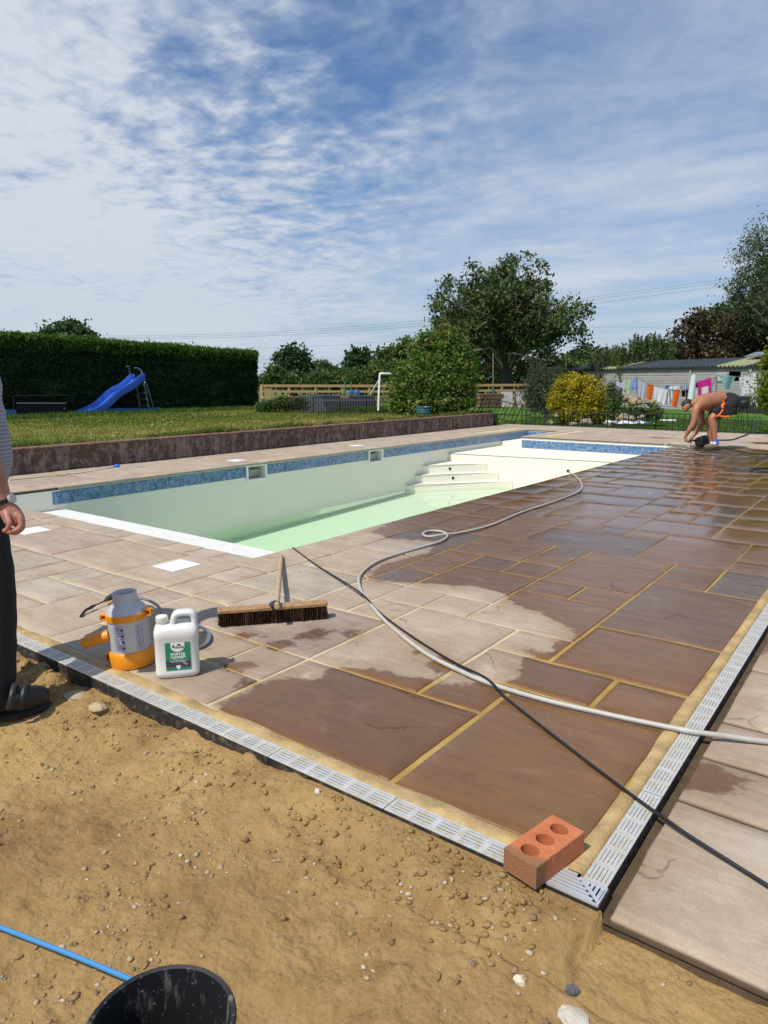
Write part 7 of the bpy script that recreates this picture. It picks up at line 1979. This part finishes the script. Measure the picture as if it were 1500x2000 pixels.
# ---- man standing at the left edge: polo shirt, dark trousers, wristwatch
def standing_man():
    f0 = G(60, 1398, -.09); d0 = depth_of(f0) ; sc = 1 / pxm(d0)
    root = thing('person', 'man in grey striped shirt and black trousers with wristwatch, standing at the left edge', 'person', loc=(f0[0], f0[1], -.09))
    def P(u, v, dd=0.0): return D(u, v, d0 + dd)
    hipd = .10
    # body frame: faces right and away (image right); near side is his right side
    J = []; E = []
    def j(u, v, dd, r, ry=None): J.append((P(u, v, dd), r, ry or r)); return len(J) - 1
    pel = j(-55, 985, 0, .15, .13); sp = j(-60, 900, 0, .14, .15); ch = j(-66, 800, 0, .14, .17); nb = j(-70, 705, 0, .09, .13); nk = j(-66, 668, 0, .055); hd = j(-60, 640, 0, .07)
    E += [(pel, sp), (sp, ch), (ch, nb), (nb, nk), (nk, hd)]
    # right arm (near)
    a = j(-62, 735, -.22, .058); m_ = j(-50, 800, -.25, .052); e = j(-36, 868, -.26, .045); f = j(-16, 920, -.24, .049); w = j(8, 978, -.21, .031, .034)
    kn = j(28, 1012, -.20, .022, .040)
    E += [(ch, a), (a, m_), (m_, e), (e, f), (f, w), (w, kn)]
    # left arm
    a2 = j(-75, 735, .22, .058); m2 = j(-85, 800, .25, .052); e2 = j(-80, 868, .26, .043); w2 = j(-60, 975, .22, .03); h2 = j(-50, 1015, .22, .028, .04)
    E += [(ch, a2), (a2, m2), (m2, e2), (e2, w2), (w2, h2)]
    for dd, off in ((-.085, 0), (.12, -40)):
        h = j(-42 + off * .3, 1010, dd, .095); t = j(-30 + off * .6, 1100, dd, .085); k_ = j(-20 + off, 1190, dd, .062); c = j(-22 + off, 1250, dd, .058); an = j(-16 + off, 1360, dd, .036); to = j(-14 + off, 1380, dd, .026)
        E += [(pel, h), (h, t), (t, k_), (k_, c), (c, an), (an, to)]
    graphs = [(J, E, 2, pel)]
    # head with face turned to the pool
    graphs.append(([(P(-66, 655), .055), (P(-72, 610), .085, .075), (P(-66, 575), .088, .078), (P(-44, 625), .055, .055)], [(0, 1), (1, 2), (1, 3)], 2, 0))
    graphs.append(([(P(-30, 605), .016), (P(-18, 616), .011)], chain(2), 1, 0))
    # hand: thumb and four curled fingers rooted in the palm
    ks = [(39, 1004, -.235), (44, 1011, -.212), (44, 1019, -.190), (40, 1026, -.168)]
    fing = [[(28, 1002), (41, 1012), (43, 1027), (33, 1036), (20, 1036)], [(26, 1004), (42, 1015), (43, 1031), (31, 1040), (15, 1038)], [(24, 1006), (40, 1018), (40, 1034), (28, 1041), (12, 1037)], [(22, 1006), (35, 1021), (34, 1034), (25, 1038), (14, 1034)]]
    dds = [-.234, -.212, -.190, -.169]; rr_ = [.0135, .014, .0135, .012]
    for fg, dd, r_ in zip(fing, dds, rr_):
        graphs.append(([(P(u, v, dd), r_ * q) for (u, v), q in zip(fg, (1.2, 1.12, 1.0, .92, .82))], chain(5), 2, 0))
    graphs.append(([(P(12, 992, -.215), .016), (P(14, 1008, -.238), .0135), (P(20, 1022, -.246), .0115), (P(14, 1034, -.244), .0098), (P(6, 1038, -.238), .009)], chain(5), 2, 0))
    graphs.append(([(P(10, 984, -.208), .030, .032), (P(21, 1002, -.203), .036, .044), (P(30, 1016, -.200), .034, .046), (P(27, 1029, -.202), .028, .042)], chain(4), 2, 0))
    merge_skin('body', graphs, SKIN_B, root)
    skin_mesh('hair', [(P(-88, 620), .06, .07), (P(-82, 580), .085, .085), (P(-60, 562), .075, .08)], chain(3), plain('grey hair', (.25, .24, .23), .7, var=.4, scale=60, bump=.5), root, 2)
    for dd in (-.03, .03): ell('eye', P(-26, 598, dd), (.012, .012, .012), plain('eye dark', (.04, .03, .03), .2), root, seg=8)
    # shirt with fine pale stripes
    m, n = newmat('grey shirt with pale stripes'); oc = n('NewGeometry').outputs['Position']; s_ = n('SeparateXYZ', {0: oc}); w_ = n('SeparateXYZ', {0: n('TexNoise', {'Vector': oc, 'Scale': 4.0}).outputs['Color']})
    zf_ = n.math('FRACT', n.math('MULTIPLY', n.math('MULTIPLY_ADD', w_.outputs[0], .02, s_.outputs[2]), 62.0))
    st = n.math('GREATER_THAN', zf_, .78)
    col = n.mix(st, (.26, .26, .31), (.42, .42, .47))
    out(n, n('BsdfPrincipled', {'Base Color': col, 'Roughness': .9, 'Normal': n.bump(n.noise(oc, 9, 5, .6), .25, .02)}).outputs[0])
    loft('shirt', [(P(-64, 962), .126, .165), (P(-60, 930), .144, .18), (P(-58, 890), .150, .185), (P(-62, 850), .144, .185), (P(-70, 790), .128, .19), (P(-70, 735), .115, .18), (P(-72, 700), .085, .13), (P(-70, 685), .05, .07)], m, root)
    for sg in (-1, 1):
        o_ = 0 if sg < 0 else -18
        b = MB(); b.tube(smooth_path([P(-66 + o_, 722, .15 * sg), P(-60 + o_, 755, .225 * sg), P(-52 + o_, 800, .25 * sg), P(-46 + o_, 838, .258 * sg)], 5), [.075] * 5 + [.074] * 5 + [.072] * 6, 18); b.build('sleeve', m, root, smooth=True)
    for dd, off, nm in ((-.085, 0, 0), (.12, -40, 1)):
        loft('trousers', [(P(-58, 955), .132, .165 - .07 * 0), (P(-57, 1000), .132, .155)] if nm == 0 else [(P(-60, 1000), .12, .12), (P(-64, 1020), .12, .11)], BLKCL, root) if nm == 0 else None
        loft('trousers_leg', [(P(-52 + off * .3, 1000, dd * .8), .125, .09), (P(-42 + off * .4, 1060, dd), .118, .095), (P(-28 + off * .7, 1120, dd), .108, .09), (P(-17 + off, 1190, dd), .094, .085), (P(-15 + off, 1260, dd), .090, .083), (P(-17 + off, 1320, dd), .092, .084), (P(-20 + off, 1350, dd), .094, .085), (P(-24 + off, 1376, dd), .096, .085)], BLKCL, root, wrinkle=.0022)
    # shoe: velcro-strapped dark leather
    SH = plain('black scuffed leather', (.020, .021, .024), .5, var=.5, scale=18, bump=.4, bscale=40, dirt=(.16, .12, .07), dirt_amt=.04)
    for dd, off in ((-.085, 0), (.12, -40)):
        s0 = skin_mesh('shoe', [(P(-34 + off, 1376, dd), .050, .044), (P(-10 + off, 1366, dd), .064, .052), (P(16 + off, 1364, dd + .02), .066, .054), (P(46 + off, 1364, dd + .05), .058, .056), (P(74 + off, 1362, dd + .10), .046, .056), (P(94 + off, 1360, dd + .14), .036, .046)], chain(6), SH, root, 2)
        b = MB(); vs = []
        for (u, v, q) in ((22, 1352, 0), (44, 1352, 1)):
            b.tube(smooth_path([P(u - 4 + off, v + 30, dd - .050 + .03 * q), P(u + 1 + off, v + 8, dd - .060 + .03 * q), P(u + 6 + off, v - 13, dd - .02 + .03 * q), P(u + 10 + off, v - 12, dd + .04 + .03 * q)], 4), [.012] * 13, 6)
        b.build('strap', SH, s0, smooth=True)
        b = MB(); so_ = [P(-48 + off, 1398, dd), P(10 + off, 1396, dd + .02), P(62 + off, 1388, dd + .08), P(96 + off, 1378, dd + .15)]
        b.tube(smooth_path(so_, 4), [.03, .038, .040, .040, .041, .042, .042, .042, .042, .041, .038, .032, .022], 12); o = b.build('sole', plain('black rubber sole', (.015, .015, .015), .8), s0, smooth=True)
        zs_ = [v.co.z for v in o.data.vertices]; zm = sum(zs_) / len(zs_)
        for v in o.data.vertices: v.co.z = zm + (v.co.z - zm) * .36 + .004
    # watch
    wc = Vector(P(8, 977, -.211)); axd = (Vector(P(28, 1012, -.2)) - Vector(P(-14, 925, -.24))).normalized(); x_ = axd.orthogonal().normalized(); y_ = axd.cross(x_)
    b = MB(); b.tube([wc + x_ * .034 * math.cos(t) + y_ * .036 * math.sin(t) for t in np.linspace(0, 2 * math.pi, 26)], .0055, 8)
    b.tube([wc + axd * .009 + x_ * .033 * math.cos(t) + y_ * .035 * math.sin(t) for t in np.linspace(0, 2 * math.pi, 26)], .005, 8)
    wt = b.build('watch', BLKPL, root, smooth=True)
    side = (Vector((RIGHT[0], RIGHT[1], 0)) - axd * axd.dot(Vector(RIGHT))).normalized(); side = (side - Vector(FWD) * .25).normalized()
    fc = wc + side * .036 + axd * .004
    m3 = side.to_track_quat('Z', 'Y').to_matrix()
    b = MB(); b.lathe([(.018, -.004), (.019, .0), (.0185, .006), (.016, .0075), (.0, .0076)], fc, 24, m3); cs_ = b.build('case', STEEL, wt, smooth=True, sharp=40)
    b = MB(); b.lathe([(.0, .0083), (.0152, .0083), (.0152, .0079), (.0, .0079)], fc, 24, m3); b.build('dial', plain('pale watch dial', (.66, .62, .52), .2), wt)
standing_man()
